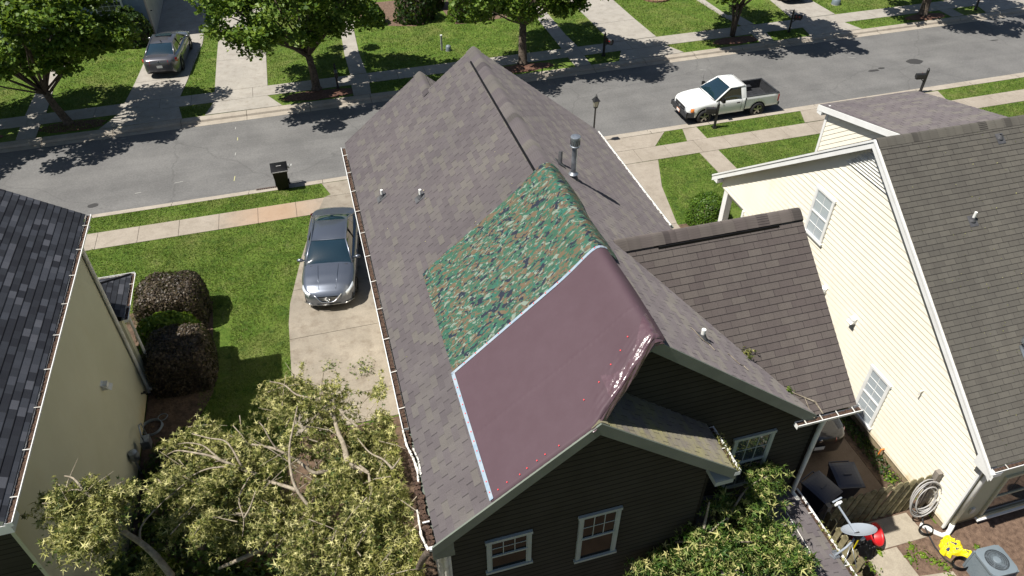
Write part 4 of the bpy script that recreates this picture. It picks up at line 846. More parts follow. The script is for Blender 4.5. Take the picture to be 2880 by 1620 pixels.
mb = MB(); mb.box((-6.2, 15.0, .55), (.22, .26, .3), 'galv'); mb.tube([(-6.2, 14.9, .7), (-6.2, 14.9, .95), (-6.3, 15.3, .95), (-6.3, 15.5, .8), (-6.3, 15.5, .05)], .02, 'galv'); mb.build('gas_meter', H3, world=True)
mb = MB()
lapped(mb, [(-6.25, 17.52, 3.0), (-6.25, 19.5, 3.0), (-8.2, 17.52, 3.98)], (0, 1, 0), (-1, 0, .5), 'sh_left', step=.15)
lapped(mb, [(-6.25, 19.5, 3.0), (-9.6, 19.5, 3.0), (-9.6, 17.52, 3.98), (-8.2, 17.52, 3.98)], (-1, 0, 0), (0, -1, .5), 'sh_left', step=.15)
mb.face([(-6.25, 17.52, 2.9), (-9.6, 17.52, 2.9), (-9.6, 19.5, 2.9), (-6.25, 19.5, 2.9)], 'offwhite')
mb.tube([(-6.25, 19.5, 3.02), (-8.2, 17.55, 4.0)], .03, 'sh_left', 6)
mb.build('porch_roof', H3, world=True)
gutter(H3, (-6.14, 19.55, 2.98), (-6.14, 17.44, 2.98), (1, 0, 0), 'white', step=.9)
gutter(H3, (-9.6, 19.6, 2.98), (-6.16, 19.6, 2.98), (0, 1, 0), 'white', step=2.)
for y_ in (17.62, 19.35):
    mb = MB(); mb.box((-6.45 if y_ < 18 else -7.3, y_, 1.45), (.2, .2, 2.9), 'siding_olive' if y_ < 18 else 'offwhite'); mb.build('porch_post', H3, world=True)
mb = MB(); mb.tube([(-6.22, 17.78, 2.9), (-6.22, 17.78, .1)], .04, 'offwhite'); mb.build('downspout', H3, world=True)

# ---------------------------------------------------------------- house across the street
H4 = thing('house', (-13., 51., 0), 'blue-grey sided house across the street at the top left', 'house')
mb = MB()
lapped(mb, [(-17.5, 46.93, 0), (-8.42, 46.93, 0), (-8.42, 46.93, 4.6), (-17.5, 46.93, 4.6)], (1, 0, 0), (0, 0, 1), 'siding_blue', step=.2, lift=.014)
lapped(mb, [(-8.42, 46.93, 0), (-8.42, 57, 0), (-8.42, 57, 4.6), (-8.42, 46.93, 4.6)], (0, 1, 0), (0, 0, 1), 'siding_grey', step=.2, lift=.008)
mb.box((-8.43, 46.915, 2.3), (.10, .06, 4.6), 'siding_grey'); mb.build('wall', H4, world=True)
mb = MB(); lapped(mb, [(-18, 46.5, 4.55), (-8., 46.5, 4.55), (-8., 51.9, 7.8), (-18, 51.9, 7.8)], (1, 0, 0), (0, 1, .6), 'sh_wing'); mb.face([(-8., 57.4, 4.55), (-18, 57.4, 4.55), (-18, 51.9, 7.8), (-8., 51.9, 7.8)], 'sh_wing', [(0, 0), (1, 0), (1, 1), (0, 1)])
mb.face([(-8.42, 46.93, 4.6), (-8.42, 57, 4.6), (-8.42, 51.9, 7.7)], 'siding_grey'); mb.build('roof', H4, world=True)
window(H4, 'y', -11.15, -9.62, 1.45, 3.0, 46.91, 'white', 'glass_grey', cols=4, rows=3, fw=.09)
mb = MB(); mb.tube([(-8.3, 46.97, 1.5), (-8.2, 46.97, 1.5)], .03, 'iron'); mb.box((-8.36, 49.2, 1.9), (.06, .1, .2), 'iron'); mb.build('wall_light', H4, world=True)
# ================================================================ tarps on the middle roof
def roof_h(x, y=9.): 
    d = x-4.276; return 9.11-SL*math.sqrt(d*d+.02)+.045+.14*math.exp(-(d/.42)**2)
def wr(x, y, s): return math.sin(x*3.1+y*1.7+s)*math.sin(x*1.3-y*2.9+s*2)*.5+math.sin(x*7.3+y*5.1+s)*.25
def tarp(name, xa, xb, ya, yb, m, nu, nv, amp, lab, extra=None):
    mb = MB()
    def fn(u, v):
        yl = ya(xa+(xb(v)-xa)*u) ; y = yl+(yb(xa+(xb(v)-xa)*u)-yl)*v
        x = xa+.05*math.sin(v*9)*0+(xb(v)-xa)*u
        return (x, y, max(roof_h(x), 0)+amp*wr(x*1.5, y*1.5, 2.)+(0 if .02 < u < .98 else -.02))
    mb.grid(fn, nu, nv, m, uvfn=lambda u, v: (u*3.9, v*(yb(3)-ya(2))))
    return mb
mb = tarp('camouflage_tarp', 1.53, lambda v: 4.60+.05*math.sin(v*11), lambda x: 9.12+(x-1.5)*.06, lambda x: 12.32+(x-1.5)*.03, 'camo', 60, 60, .010, '')
cam_t = mb.build('camouflage_tarp', None, smooth=True); tag(cam_t, 'green and brown camouflage tarp spread over the upper part of the ridge', 'tarp', None)
cam_t['group'] = 'tarps nailed over the damaged roof'
def ynear(x):
    if x < 3.15: return 6.455
    if x < 4.27: return 6.455+(x-3.15)/1.12*.63
    return 7.09
mb = MB()
def fnm(u, v):
    xb = 4.44+.06*math.sin(v*3+.4); x = 1.52+(xb-1.52)*u; yl = ynear(x); y = yl+(9.30+(x-1.5)*.055-yl)*v
    z = roof_h(x)+.018+.006*wr(x, y, 1)
    dd = (y-yl); al = max(0, min(1, (x-3.0)/.35))*max(0, min(1, (4.5-x)/.2)); k = al*max(0, 1-dd/(.30+.28*math.sin(min(1, max(0, (x-3.05)/1.3))*math.pi)))   # bunched folds running along the loose edge
    from mathutils import noise as NZ
    ca, sa = .87, .50; e1, e2 = x*ca+y*sa, -x*sa+y*ca
    r1 = 1-2*abs(NZ.noise((e1*2.2, e2*10, 1.))); r2 = 1-2*abs(NZ.noise((e1*6, e2*22, 5.))); r3 = NZ.noise((x*14, y*14, 9.))
    z += k*(.045*r1+.024*r2+.012*r3-.03)
    z += .012*math.exp(-((y-7.75-(x-1.6)*.02)/.02)**2)*abs(math.sin(x*36))
    if y-yl < .02: z -= .05
    return (x, y, z)
mb.grid(fnm, 120, 96, 'maroon', uvfn=lambda u, v: (u*3.6, v*2.9), mfn=lambda u, v: 'maroon_shiny' if (.66 < u < .97 and v < .16+.10*math.sin(u*14)) else 'maroon')
mt = mb.build('maroon_underlayment_tarp', None, smooth=True); tag(mt, 'plain maroon sheet nailed over the lower roof beside the gable edge', 'tarp', 'tarps nailed over the damaged roof')
# hanging skirt of crumpled film below the raised edge
mb = MB()
def skirt(u, v):
    x = 3.10+(4.42-3.10)*u; dr = (.06+.17*math.sin(math.pi*min(1, u*1.02))**.7)
    return (x+.02*math.sin(v*7+u*9)*v, ynear(x)-.012-.035*math.sin(v*3)+.022*math.sin(u*23+v*9)*v, roof_h(x)-.015-dr*v+.012*math.sin(u*37+v*14)*v)
mb.grid(skirt, 90, 14, 'maroon_shiny')
mb.v = [(p[0]-mt.location.x, p[1]-mt.location.y, p[2]-mt.location.z) for p in mb.v]
sk = mb.build('hanging_fold', mt, smooth=True); sk['label'] = 'shiny crumpled fold drooping from the roof edge'
def onroof(x, y, h=.03): return (x-mt.location.x, y-mt.location.y, roof_h(x)+h-mt.location.z)
mb = MB(); n = 40
for i in range(n):
    x0, x1 = 1.49+2.95*i/n, 1.49+2.95*(i+1)/n; y0, y1 = 9.27+(x0-1.5)*.055, 9.27+(x1-1.5)*.055
    mb.face([onroof(x0, y0-.03), onroof(x1, y1-.03), onroof(x1, y1+.03), onroof(x0, y0+.03)], 'tape', [(x0, 0)]*4)
for i in range(30):
    y0, y1 = 6.47+2.82*i/30, 6.47+2.82*(i+1)/30
    mb.face([onroof(1.49, y0), onroof(1.55, y0), onroof(1.55, y1), onroof(1.49, y1)], 'tape', [(0, y0)]*4)
mb.build('seam_tape', mt)
nb = MB(); nb.lathe([(.012, 0), (.012, .006), (.005, .008), (0, .008)], 'nailred', n=8); nail = nb.build('nail_cap', mt)
spots = [(1.525, y) for y in np.linspace(6.6, 9.1, 13)]+[(x, 9.275+(x-1.5)*.055) for x in np.linspace(1.75, 4.2, 12)]+[(x, 6.53+random.Random(int(x*99)).uniform(0, .03)) for x in (1.65, 1.8, 2.0, 2.12, 2.28, 2.41, 2.62)]+[(3.15, 6.95), (3.42, 7.05), (3.65, 7.18), (3.83, 7.27), (3.98, 7.38)]
for i, (x, y) in enumerate(spots):
    o = nail if i == 0 else nail.copy()
    if i: C.objects.link(o); o.parent = mt
    o.location = Vector(onroof(x, y, .036)); o.rotation_euler = (0, -R(38.8), 0)
# ================================================================ vehicles
def interp(tab, x):
    if x <= tab[0][0]: return tab[0][1]
    for (a, va), (b, vb) in zip(tab[:-1], tab[1:]):
        if x <= b:
            t = (x-a)/(b-a); t = t*t*(3-2*t)*.35+t*.65; return va+(vb-va)*t
    return tab[-1][1]
def wheel(root, x, y, r, side, wide=.22, spokes=5, mt='alloy'):
    wb_ = MB(); wb_.lathe([(r*.66, -wide/2), (r*.94, -wide/2), (r, -wide*.3), (r, wide*.3), (r*.94, wide/2), (r*.66, wide/2)], 'rubber', n=28, axis='Y')
    t = wb_.build('wheel', root, smooth=True); t.location = (x, y, r)
    rm = MB(); s_ = wide*.38*side; rm.lathe([(r*.69, s_), (r*.60, s_*.9), (r*.58, -s_*.3)], mt, n=28, axis='Y'); rm.lathe([(r*.58, s_*.1), (0, s_*.1)], 'rubber', n=20, axis='Y')
    for k in range(spokes):
        a = k/spokes*6.283+.3; rm.beam((0, s_*.95, 0), (math.cos(a)*r*.63, s_*.85, math.sin(a)*r*.63), r*.20, .03, mt, up=(0, 1, 0))
    rm.lathe([(r*.17, s_*1.02), (0, s_*1.05)], mt, n=14, axis='Y'); rm.build('rim', t); return t
def hull(mb, xs, W, ZB, ZS, ZT, m, arches=(), r=.37, zc=.33, crown=.02):
    nst = len(xs); prof = []
    for x in xs:
        w_ = interp(W, x); zb = interp(ZB, x); zs = interp(ZS, x); zt = interp(ZT, x)
        for xa in arches:
            if abs(x-xa) < r: zb = max(zb, zc+math.sqrt(r*r-(x-xa)**2))
        zb = min(zb, zs-.05)
        P = [(w_*.95, zb), (w_*.985, zb+(zs-zb)*.18), (w_, zb+(zs-zb)*.45), (w_*.993, zb+(zs-zb)*.75), (w_*.965, zs), (w_*.90, zs+(zt-zs)*.55), (w_*.80, zs+(zt-zs)*.85), (w_*.45, zt+crown*.6), (0, zt+crown)]
        prof.append([(x, y, z) for y, z in P]+[(x, -y, z) for y, z in P[-2::-1]])
    n = len(prof[0]); base = len(mb.v)
    for p in prof: mb.v += p
    for i in range(nst-1):
        for k in range(n-1):
            mb.f.append((base+i*n+k, base+(i+1)*n+k, base+(i+1)*n+k+1, base+i*n+k+1)); mb.m.append(mb.mi(m)); mb.uv.append(None)
    for i, rev in ((0, False), (nst-1, True)):
        f = tuple(base+i*n+k for k in range(n)); mb.f.append(f[::-1] if rev else f); mb.m.append(mb.mi(m)); mb.uv.append(None)
def sedan(name, loc, rz, paint, label, group=None, sunroof=False, dist_lamps='a'):
    t = thing(name, loc, label, 'car', rz, group)
    xs = [-2.43+4.86*i/96 for i in range(97)]
    mb = MB()
    W = [(-2.43, .55), (-2.40, .66), (-2.30, .78), (-2.0, .87), (-1.5, .905), (0, .915), (1.5, .905), (1.9, .875), (2.2, .77), (2.36, .60), (2.43, .38)]
    ZB = [(-2.43, .42), (-2.3, .26), (-2., .20), (2., .20), (2.3, .20), (2.43, .28)]
    ZS = [(-2.43, .80), (-2.36, .92), (-2.1, .98), (-1.2, .95), (.9, .90), (1.6, .82), (2.1, .72), (2.33, .60), (2.43, .50)]
    ZT = [(-2.43, .86), (-2.38, 1.0), (-2.2, 1.07), (-1.7, 1.10), (-1., 1.02), (.8, .99), (1.05, 1.01), (1.6, .95), (2.0, .86), (2.25, .75), (2.38, .64), (2.43, .54)]
    hull(mb, xs, W, ZB, ZS, ZT, paint, (1.43, -1.35))
    b = mb.build('body', t, smooth=True)
    mb = MB(); mb.box((0, 0, .36), (4.3, 1.6, .3), 'rubber'); mb.build('underbody', t)
    # greenhouse
    mb = MB()
    rf, rr, rw = .22, -1.02, .585
    mb.patch((rf, rw, 1.40), (rf, -rw, 1.40), (rr, -rw, 1.385), (rr, rw, 1.385), paint, (0, 0, .075), 10, 12)
    for s_ in (1, -1):
        mb.tube([(1.05, .80*s_, .95), (.6, .70*s_, 1.19), (rf, .60*s_, 1.395), (-.4, .605*s_, 1.42), (rr, .59*s_, 1.385), (-1.4, .66*s_, 1.25), (-1.85, .74*s_, 1.03)], [.035, .032, .032, .032, .035, .045, .05], paint, 8)
        mb.tube([(-.42, .805*s_, .92), (-.42, .62*s_, 1.40)], .03, 'black', 6)
        mb.patch((-1.32, .80*s_, .93), (-1.86, .76*s_, 1.0), (-1.10, .62*s_, 1.385), (-1.0, .61*s_, 1.39), paint, (0, .01*s_, .0), 3, 4)
    mb.patch((rf+.02, rw-.02, 1.415), (rf+.02, -rw+.02, 1.415), (rf-.05, -rw, 1.42), (rf-.05, rw, 1.42), paint, (0, 0, .02), 6, 2)
    mb.build('roof', t, smooth=True)
    mb = MB(); mb.patch((1.10, .78, .965), (1.10, -.78, .965), (rf, -rw, 1.40), (rf, rw, 1.40), 'carglass', (.10, 0, .055), 12, 8); mb.build('windscreen', t, smooth=True)
    mb = MB(); mb.patch((-1.86, -.70, 1.07), (-1.86, .70, 1.07), (rr, rw-.02, 1.385), (rr, -rw+.02, 1.385), 'carglass', (-.06, 0, .05), 12, 8); mb.build('rear_window', t, smooth=True)
    for s_ in (1, -1):
        mb = MB(); mb.patch((-1.42, .795*s_, .93), (.98, .80*s_, .91), (rf, .60*s_, 1.385), (rr-.12, .605*s_, 1.37), 'carglass_side', (0, .02*s_, 0), 10, 5); mb.build('side_window', t, smooth=True)
        mb = MB(); mb.lathe([(0, -.07), (.06, -.05), (.085, 0), (.06, .05), (0, .06)], paint, n=12, axis='Y'); mb.v = [(p[0]*.9, p[1]*1.7, p[2]*.85) for p in mb.v]; mb.beam((0, -.16*s_, -.02), (0, .0, 0), .05, .03, paint)
        mi = mb.build('wing_mirror', t, smooth=True); mi.location = (.78, .99*s_, 1.0)
        lp = MB(); lp.patch((2.31, .60*s_, .70), (1.88, .835*s_, .80), (1.98, .875*s_, .70), (2.33, .64*s_, .58), 'lamp', (.05, .04*s_, .03), 6, 5); lp.build('headlight', t, smooth=True)
        tl = MB(); tl.patch((-2.40, .44*s_, .97), (-2.06, .875*s_, 1.0), (-2.02, .905*s_, .78), (-2.45, .46*s_, .76), 'red', (-.05, .04*s_, .02), 6, 5); tl.build('taillight', t, smooth=True)
        for xw in (1.43, -1.35): wheel(t, xw, .80*s_, .33, s_)
        dl = MB(); dl.tube([(1.0, .922*s_, .35), (1.0, .925*s_, .88)], .004, 'rubber', 4); dl.tube([(-.12, .925*s_, .3), (-.12, .925*s_, .9)], .004, 'rubber', 4); dl.box((.15, .925*s_, .78), (.18, .02, .03), paint); dl.box((-.9, .92*s_, .79), (.18, .02, .03), paint); dl.build('door_trim', t)
    mb = MB(); mb.patch((2.40, .36, .63), (2.40, -.36, .63), (2.46, -.24, .44), (2.46, .24, .44), 'black', (.03, 0, 0), 6, 4)
    gr = mb.build('grille', t, smooth=True)
    mb = MB(); mb.tube([(2.37, .46, .70), (2.47, .22, .45), (2.485, 0, .43), (2.47, -.22, .45), (2.37, -.46, .70)], [.02, .028, .028, .028, .02], 'chrome', 8)
    for k in range(3): mb.tube([(2.435+k*.012, .30-k*.03, .60-k*.045), (2.455+k*.012, 0, .60-k*.045), (2.435+k*.012, -.30+k*.03, .60-k*.045)], .007, 'alloy', 5)
    for k in range(20):
        a0, a1 = k/20*6.283, (k+1)/20*6.283
        mb.tube([(2.482-.03*math.sin(a0), .062*math.cos(a0), .545+.055*math.sin(a0)), (2.482-.03*math.sin(a1), .062*math.cos(a1), .545+.055*math.sin(a1))], .011, 'chrome', 5)
    mb.box((2.487, 0, .545), (.015, .15, .022), 'chrome'); mb.build('grille_trim', gr, smooth=True)
    mb = MB(); mb.patch((2.46, .42, .33), (2.46, -.42, .33), (2.45, -.38, .24), (2.45, .38, .24), 'black', (.03, 0, 0), 6, 3); mb.tube([(2.47, .42, .34), (2.50, 0, .345), (2.47, -.42, .34)], .01, 'alloy', 6)
    for s_ in (1, -1): mb.tube([(2.42, .55*s_, .30), (2.16, .84*s_, .27)], .018, 'alloy', 6)
    mb.build('lower_grille', t, smooth=True)
    mb = MB(); mb.tube([(1.16, .66, .99), (1.13, .1, 1.0)], .011, 'rubber', 5); mb.tube([(1.17, -.05, 1.0), (1.15, -.62, .99)], .011, 'rubber', 5); mb.build('wiper', t)
    mb = MB(); mb.box((-2.455, 0, .68), (.02, .32, .16), 'black'); mb.box((-2.47, 0, .68), (.006, .29, .13), 'plate'); mb.build('number_plate', t)
    mb = MB(); mb.lathe([(.055, -.005), (.055, .006), (.0, .012)], 'chrome', n=16, axis='X'); mb.v = [(-2.43-p[0], p[1], p[2]+.93) for p in mb.v]; mb.build('boot_emblem', t)
    if sunroof: mb = MB(); mb.patch((.12, .40, 1.478), (.12, -.40, 1.478), (-.30, -.42, 1.50), (-.30, .42, 1.50), 'carglass', (0, 0, .012), 6, 4); mb.build('sunroof', t, smooth=True); mb = MB(); mb.beam((-.88, 0, 1.44), (-.98, 0, 1.51), .03, .05, 'black'); mb.build('roof_aerial', t)
    mb = MB()
    for y in (.28, -.28): mb.tube([(1.15, y*1.25, 1.008+.01), (1.7, y*1.15, .958+.012), (2.2, y, .80)], .007, paint, 5)
    mb.build('bonnet_crease', t, smooth=True)
    # interior seen through the glass
    return t
sedan('sedan_car', (-.44, 22.05, .03), R(-99.0), 'sedan', 'dark grey sedan parked nose first in the driveway beside the middle house')
sedan('sedan_car', (-7.32, 43.02, .028), R(84.), 'sedan2', 'grey sedan with a sunroof and red tail lights parked across the street', sunroof=True)
sedan('sedan_car', (11.72, 12.05, .03), R(83.), 'darkpaint', 'black car mostly hidden beneath the side wing eave between two houses')
sedan('sedan_car', (31.0, 43.55, .03), R(88.), 'darkpaint', 'dark car cut off by the top edge on the far driveway')

def pickup(loc, rz, label):
    t = thing('pickup_truck', loc, label, 'pickup truck', rz)
    mb = MB(); xs = [-.62+2.98*i/66 for i in range(67)]
    W = [(-.62, .86), (0, .87), (1., .87), (1.9, .86), (2.2, .80), (2.33, .72), (2.36, .66)]
    ZB = [(-.62, .38), (1.9, .38), (2.36, .42)]
    ZS = [(-.62, 1.06), (.7, 1.04), (1.5, .99), (2.2, .90), (2.36, .80)]
    ZT = [(-.62, 1.10), (.7, 1.13), (1.4, 1.11), (2.0, 1.04), (2.25, .96), (2.36, .82)]
    hull(mb, xs, W, ZB, ZS, ZT, 'whitepaint', (1.50,), r=.42, zc=.36, crown=.02)
    mb.build('body', t, smooth=True)
    # cargo bed with cavity
    mb = MB(); xb = [-2.42+1.78*i/44 for i in range(45)]; prof = []
    for x in xb:
        zb = .48
        if abs(x+1.36) < .42: zb = max(zb, .36+math.sqrt(.42**2-(x+1.36)**2))
        w_ = .87-.03*max(0, (-x-2.2)/.22)
        prof.append([(x, w_*.965, zb), (x, w_, zb+.12), (x, w_, .98), (x, w_*.975, 1.08)])
    for s_ in (1, -1):
        base = len(mb.v)
        for p in prof: mb.v += [(a, b*s_, c) for a, b, c in p]
        for i in range(len(xb)-1):
            for k in range(3):
                f = (base+i*4+k, base+(i+1)*4+k, base+(i+1)*4+k+1, base+i*4+k+1); mb.f.append(f if s_ > 0 else f[::-1]); mb.m.append(mb.mi('whitepaint')); mb.uv.append(None)
    mb.box((-2.42, 0, .78), (.05, 1.68, .60), 'whitepaint'); mb.build('cargo_bed', t, smooth=False)
    mb = MB()
    for s_ in (1, -1): mb.box((-1.54, .80*s_, 1.085), (1.78, .10, .035), 'blackmat'); mb.box((-1.54, .755*s_, .85), (1.74, .015, .46), 'blackmat'); mb.box((-1.36, .64*s_, .76), (.78, .22, .24), 'blackmat')
    mb.box((-2.40, 0, 1.085), (.09, 1.6, .035), 'blackmat'); mb.box((-2.375, 0, .85), (.015, 1.5, .46), 'blackmat'); mb.box((-.67, 0, .87), (.03, 1.6, .46), 'blackmat'); mb.box((-1.52, 0, .63), (1.74, 1.5, .02), 'blackmat')
    for k in range(14): mb.box((-1.52, -.65+k*.1, .645), (1.66, .035, .012), 'blackmat')
    mb.build('bed_liner', t)
    mb = MB(); rf, rr, rw = .22, -.55, .62
    mb.patch((rf, rw, 1.60), (rf, -rw, 1.60), (rr, -rw, 1.60), (rr, rw, 1.60), 'whitepaint', (0, 0, .07), 10, 8)
    for s_ in (1, -1):
        mb.tube([(.98, .80*s_, 1.08), (.6, .72*s_, 1.35), (rf, .63*s_, 1.60), (rr, .63*s_, 1.60)], .04, 'whitepaint', 8)
        mb.patch((-.36, .835*s_, 1.06), (-.64, .83*s_, 1.06), (-.60, .63*s_, 1.62), (-.34, .63*s_, 1.62), 'whitepaint', (0, .015*s_, 0), 4, 6)
    mb.patch((-.63, .83, 1.06), (-.63, -.83, 1.06), (-.60, -.63, 1.62), (-.60, .63, 1.62), 'whitepaint', (-.02, 0, 0), 4, 4)
    mb.build('cab_roof', t, smooth=True)
    mb = MB(); mb.patch((1.02, .77, 1.13), (1.02, -.77, 1.13), (rf, -rw+.01, 1.60), (rf, rw-.01, 1.60), 'carglass', (.08, 0, .05), 10, 8); mb.tube([(1.05, .76, 1.115), (1.14, 0, 1.125), (1.05, -.76, 1.115)], .02, 'rubber', 6); mb.build('windscreen', t, smooth=True)
    mb = MB(); mb.patch((-.655, .55, 1.2), (-.655, -.55, 1.2), (-.625, -.48, 1.52), (-.625, .48, 1.52), 'carglass', (-.01, 0, 0), 4, 4); mb.build('rear_window', t)
    for s_ in (1, -1):
        mb = MB(); mb.patch((-.37, .84*s_, 1.08), (.90, .82*s_, 1.09), (.24, .635*s_, 1.575), (-.34, .645*s_, 1.575), 'carglass_side', (0, .012*s_, 0), 8, 6); mb.build('side_window', t, smooth=True)
        mb = MB(); mb.box((.0, .0, 0), (.13, .2, .17), 'black'); mb.beam((0, -.12*s_, -.04), (0, 0, -.02), .05, .05, 'black'); mi = mb.build('wing_mirror', t); mi.location = (.70, .99*s_, 1.16)
        mb = MB(); mb.tube([(.86, .878*s_, .42), (.86, .88*s_, 1.02)], .005, 'rubber', 4); mb.tube([(-.40, .872*s_, .42), (-.40, .875*s_, 1.05)], .005, 'rubber', 4); mb.box((-.62, .865*s_, .75), (.016, .016, .68), 'rubber'); mb.box((-.22, .885*s_, .90), (.17, .02, .05), 'black'); mb.build('door', t)
        for xw in (1.50, -1.36): wheel(t, xw, .78*s_, .36, s_, .23, 5)
        mb = MB(); mb.patch((2.375, .48*s_, .86), (2.18, .82*s_, .88), (2.20, .84*s_, .68), (2.39, .50*s_, .66), 'lamp', (.03, .02*s_, 0), 4, 4); mb.build('headlight', t, smooth=True)
        mb = MB(); mb.patch((2.235, .775*s_, .865), (2.10, .862*s_, .87), (2.11, .872*s_, .68), (2.25, .80*s_, .67), 'amber', (.02, .03*s_, 0), 4, 4); mb.build('indicator', t, smooth=True)
        mb = MB(); mb.box((-2.43, .81*s_, .84), (.06, .10, .34), 'red'); mb.build('taillight', t)
    mb = MB(); mb.patch((2.385, .44, .85), (2.385, -.44, .85), (2.41, -.44, .62), (2.41, .44, .62), 'iron', (.02, 0, 0), 4, 4)
    mb.tube([(2.41, .44, .74), (2.43, 0, .74), (2.41, -.44, .74)], .018, 'blackmat', 6); mb.lathe([(.06, 0), (.05, .012), (0, .015)], 'chrome', n=16, axis='X'); 
    k = len(mb.v)-48; mb.v[k:] = [(2.43+p[0], p[1]*1.4, p[2]+.74) for p in mb.v[k:]]; mb.build('grille', t)
    mb = MB(); mb.box((2.36, 0, .54), (.20, 1.60, .22), 'blackmat'); 
    for s_ in (1, -1): mb.box((2.24, .80*s_, .54), (.36, .10, .22), 'blackmat', rz=-.35*s_)
    mb.box((2.34, 0, .38), (.1, 1.4, .12), 'blackmat'); mb.build('front_bumper', t)
    mb = MB(); mb.box((2.47, .0, .50), (.008, .30, .15), 'amber'); mb.box((2.476, 0, .50), (.006, .27, .12), 'plate'); mb.build('front_plate', t)
    mb = MB(); mb.box((-2.50, 0, .50), (.14, 1.6, .14), 'blackmat'); mb.build('rear_bumper', t)
    mb = MB(); mb.box((-.2, 0, .42), (4.2, 1.3, .22), 'rubber'); mb.build('underbody', t)
    mb = MB(); mb.tube([(.95, -.72, 1.1), (.93, -.73, 1.75)], .006, 'rubber', 5); mb.build('aerial', t)
    return t
pickup((19.22, 29.28, -.095), R(180.5), 'white single cab pickup truck with black bed liner parked at the kerb')
# ================================================================ street furniture and yard things
def mailbox(loc, rz, label, lean=0.):
    t = thing('mailbox', loc, label, 'mailbox', rz, 'mailboxes on posts along the street')
    mb = MB(); mb.box((0, 0, .62), (.10, .10, 1.24), 'iron'); mb.lathe([(.07, 1.24), (.05, 1.27), (.03, 1.29), (.045, 1.33), (.0, 1.37)], 'iron', n=12); mb.box((0, .10, .82), (.05, .24, .05), 'iron'); mb.beam((0, .05, .62), (0, .30, .84), .04, .04, 'iron'); mb.box((0, 0, .05), (.16, .16, .1), 'iron'); mb.build('post', t)
    mb = MB(); n = 10; P = [(-.085, .86), (.085, .86)]+[(.085*math.cos(a), 1.0+.085*math.sin(a)) for a in np.linspace(0, math.pi, n)]
    y0, y1 = .08, .56
    for i in range(len(P)):
        j = (i+1) % len(P); mb.face([(P[i][0], y0, P[i][1]), (P[j][0], y0, P[j][1]), (P[j][0], y1, P[j][1]), (P[i][0], y1, P[i][1])], 'iron')
    mb.face([(p[0], y0, p[1]) for p in P], 'iron'); mb.face([(p[0], y1, p[1]) for p in P][::-1], 'iron'); mb.build('box', t)
    mb = MB(); mb.box((0, .30, .815), (.16, .44, .07), 'iron'); mb.build('newspaper_holder', t)
    mb = MB(); mb.box((.09, .2, 1.0), (.008, .03, .14), 'red'); mb.box((.0875, .38, .98), (.006, .09, .05), 'red'); mb.build('flag', t)
    t.rotation_euler = (lean, 0, rz); return t
mailbox((17.95, 27.73, 0), R(75), 'black mailbox on a post in front of the white pickup truck')
mailbox((29.9, 28.2, 0), R(80), 'black mailbox at the near kerb behind the cream house', )
mailbox((1.2, 37.0, 0), R(180), 'black mailbox beside the tree trunk left of the middle house roof')
mailbox((15.95, 37.0, 0), R(-150), 'black mailbox in the shaded verge left of the wide driveway across the street')
mailbox((27.87, 37.2, 0), R(-120), 'black mailbox across the street behind the pickup truck')
mailbox((41.3, 37.2, 0), R(-120), 'black mailbox farthest right near the top edge')
# lamp post
t = thing('lamp_post', (11.9, 28.0, 0), 'black lantern lamp post behind the far eave of the middle house', 'lamp post')
mb = MB(); mb.lathe([(.10, 0), (.09, .12), (.05, .2), (.042, .3), (.036, 1.72), (.06, 1.76), (.05, 1.80)], 'iron', n=14); mb.build('post', t, smooth=True)
mb = MB()
for a in range(4):
    p, q = a*math.pi/2+.785, (a+1)*math.pi/2+.785
    mb.face([(.09*math.cos(p), .09*math.sin(p), 1.82), (.09*math.cos(q), .09*math.sin(q), 1.82), (.155*math.cos(q), .155*math.sin(q), 2.13), (.155*math.cos(p), .155*math.sin(p), 2.13)], 'lamp_glass')
mb.build('lantern_glass', t)
mb = MB()
for a in range(4):
    p, q = a*math.pi/2+.785, (a+1)*math.pi/2+.785; mb.tube([(.09*math.cos(p), .09*math.sin(p), 1.80), (.158*math.cos(p), .158*math.sin(p), 2.13)], .012, 'iron', 5)
    mb.face([(.22*math.cos(p), .22*math.sin(p), 2.12), (.22*math.cos(q), .22*math.sin(q), 2.12), (.05*math.cos(q), .05*math.sin(q), 2.30), (.05*math.cos(p), .05*math.sin(p), 2.30)], 'iron')
mb.lathe([(.05, 2.29), (.05, 2.33), (.015, 2.37), (.02, 2.41), (0, 2.43)], 'iron', n=10); mb.lathe([(.10, 1.79), (.09, 1.83)], 'iron', n=12); mb.build('lantern_roof', t)
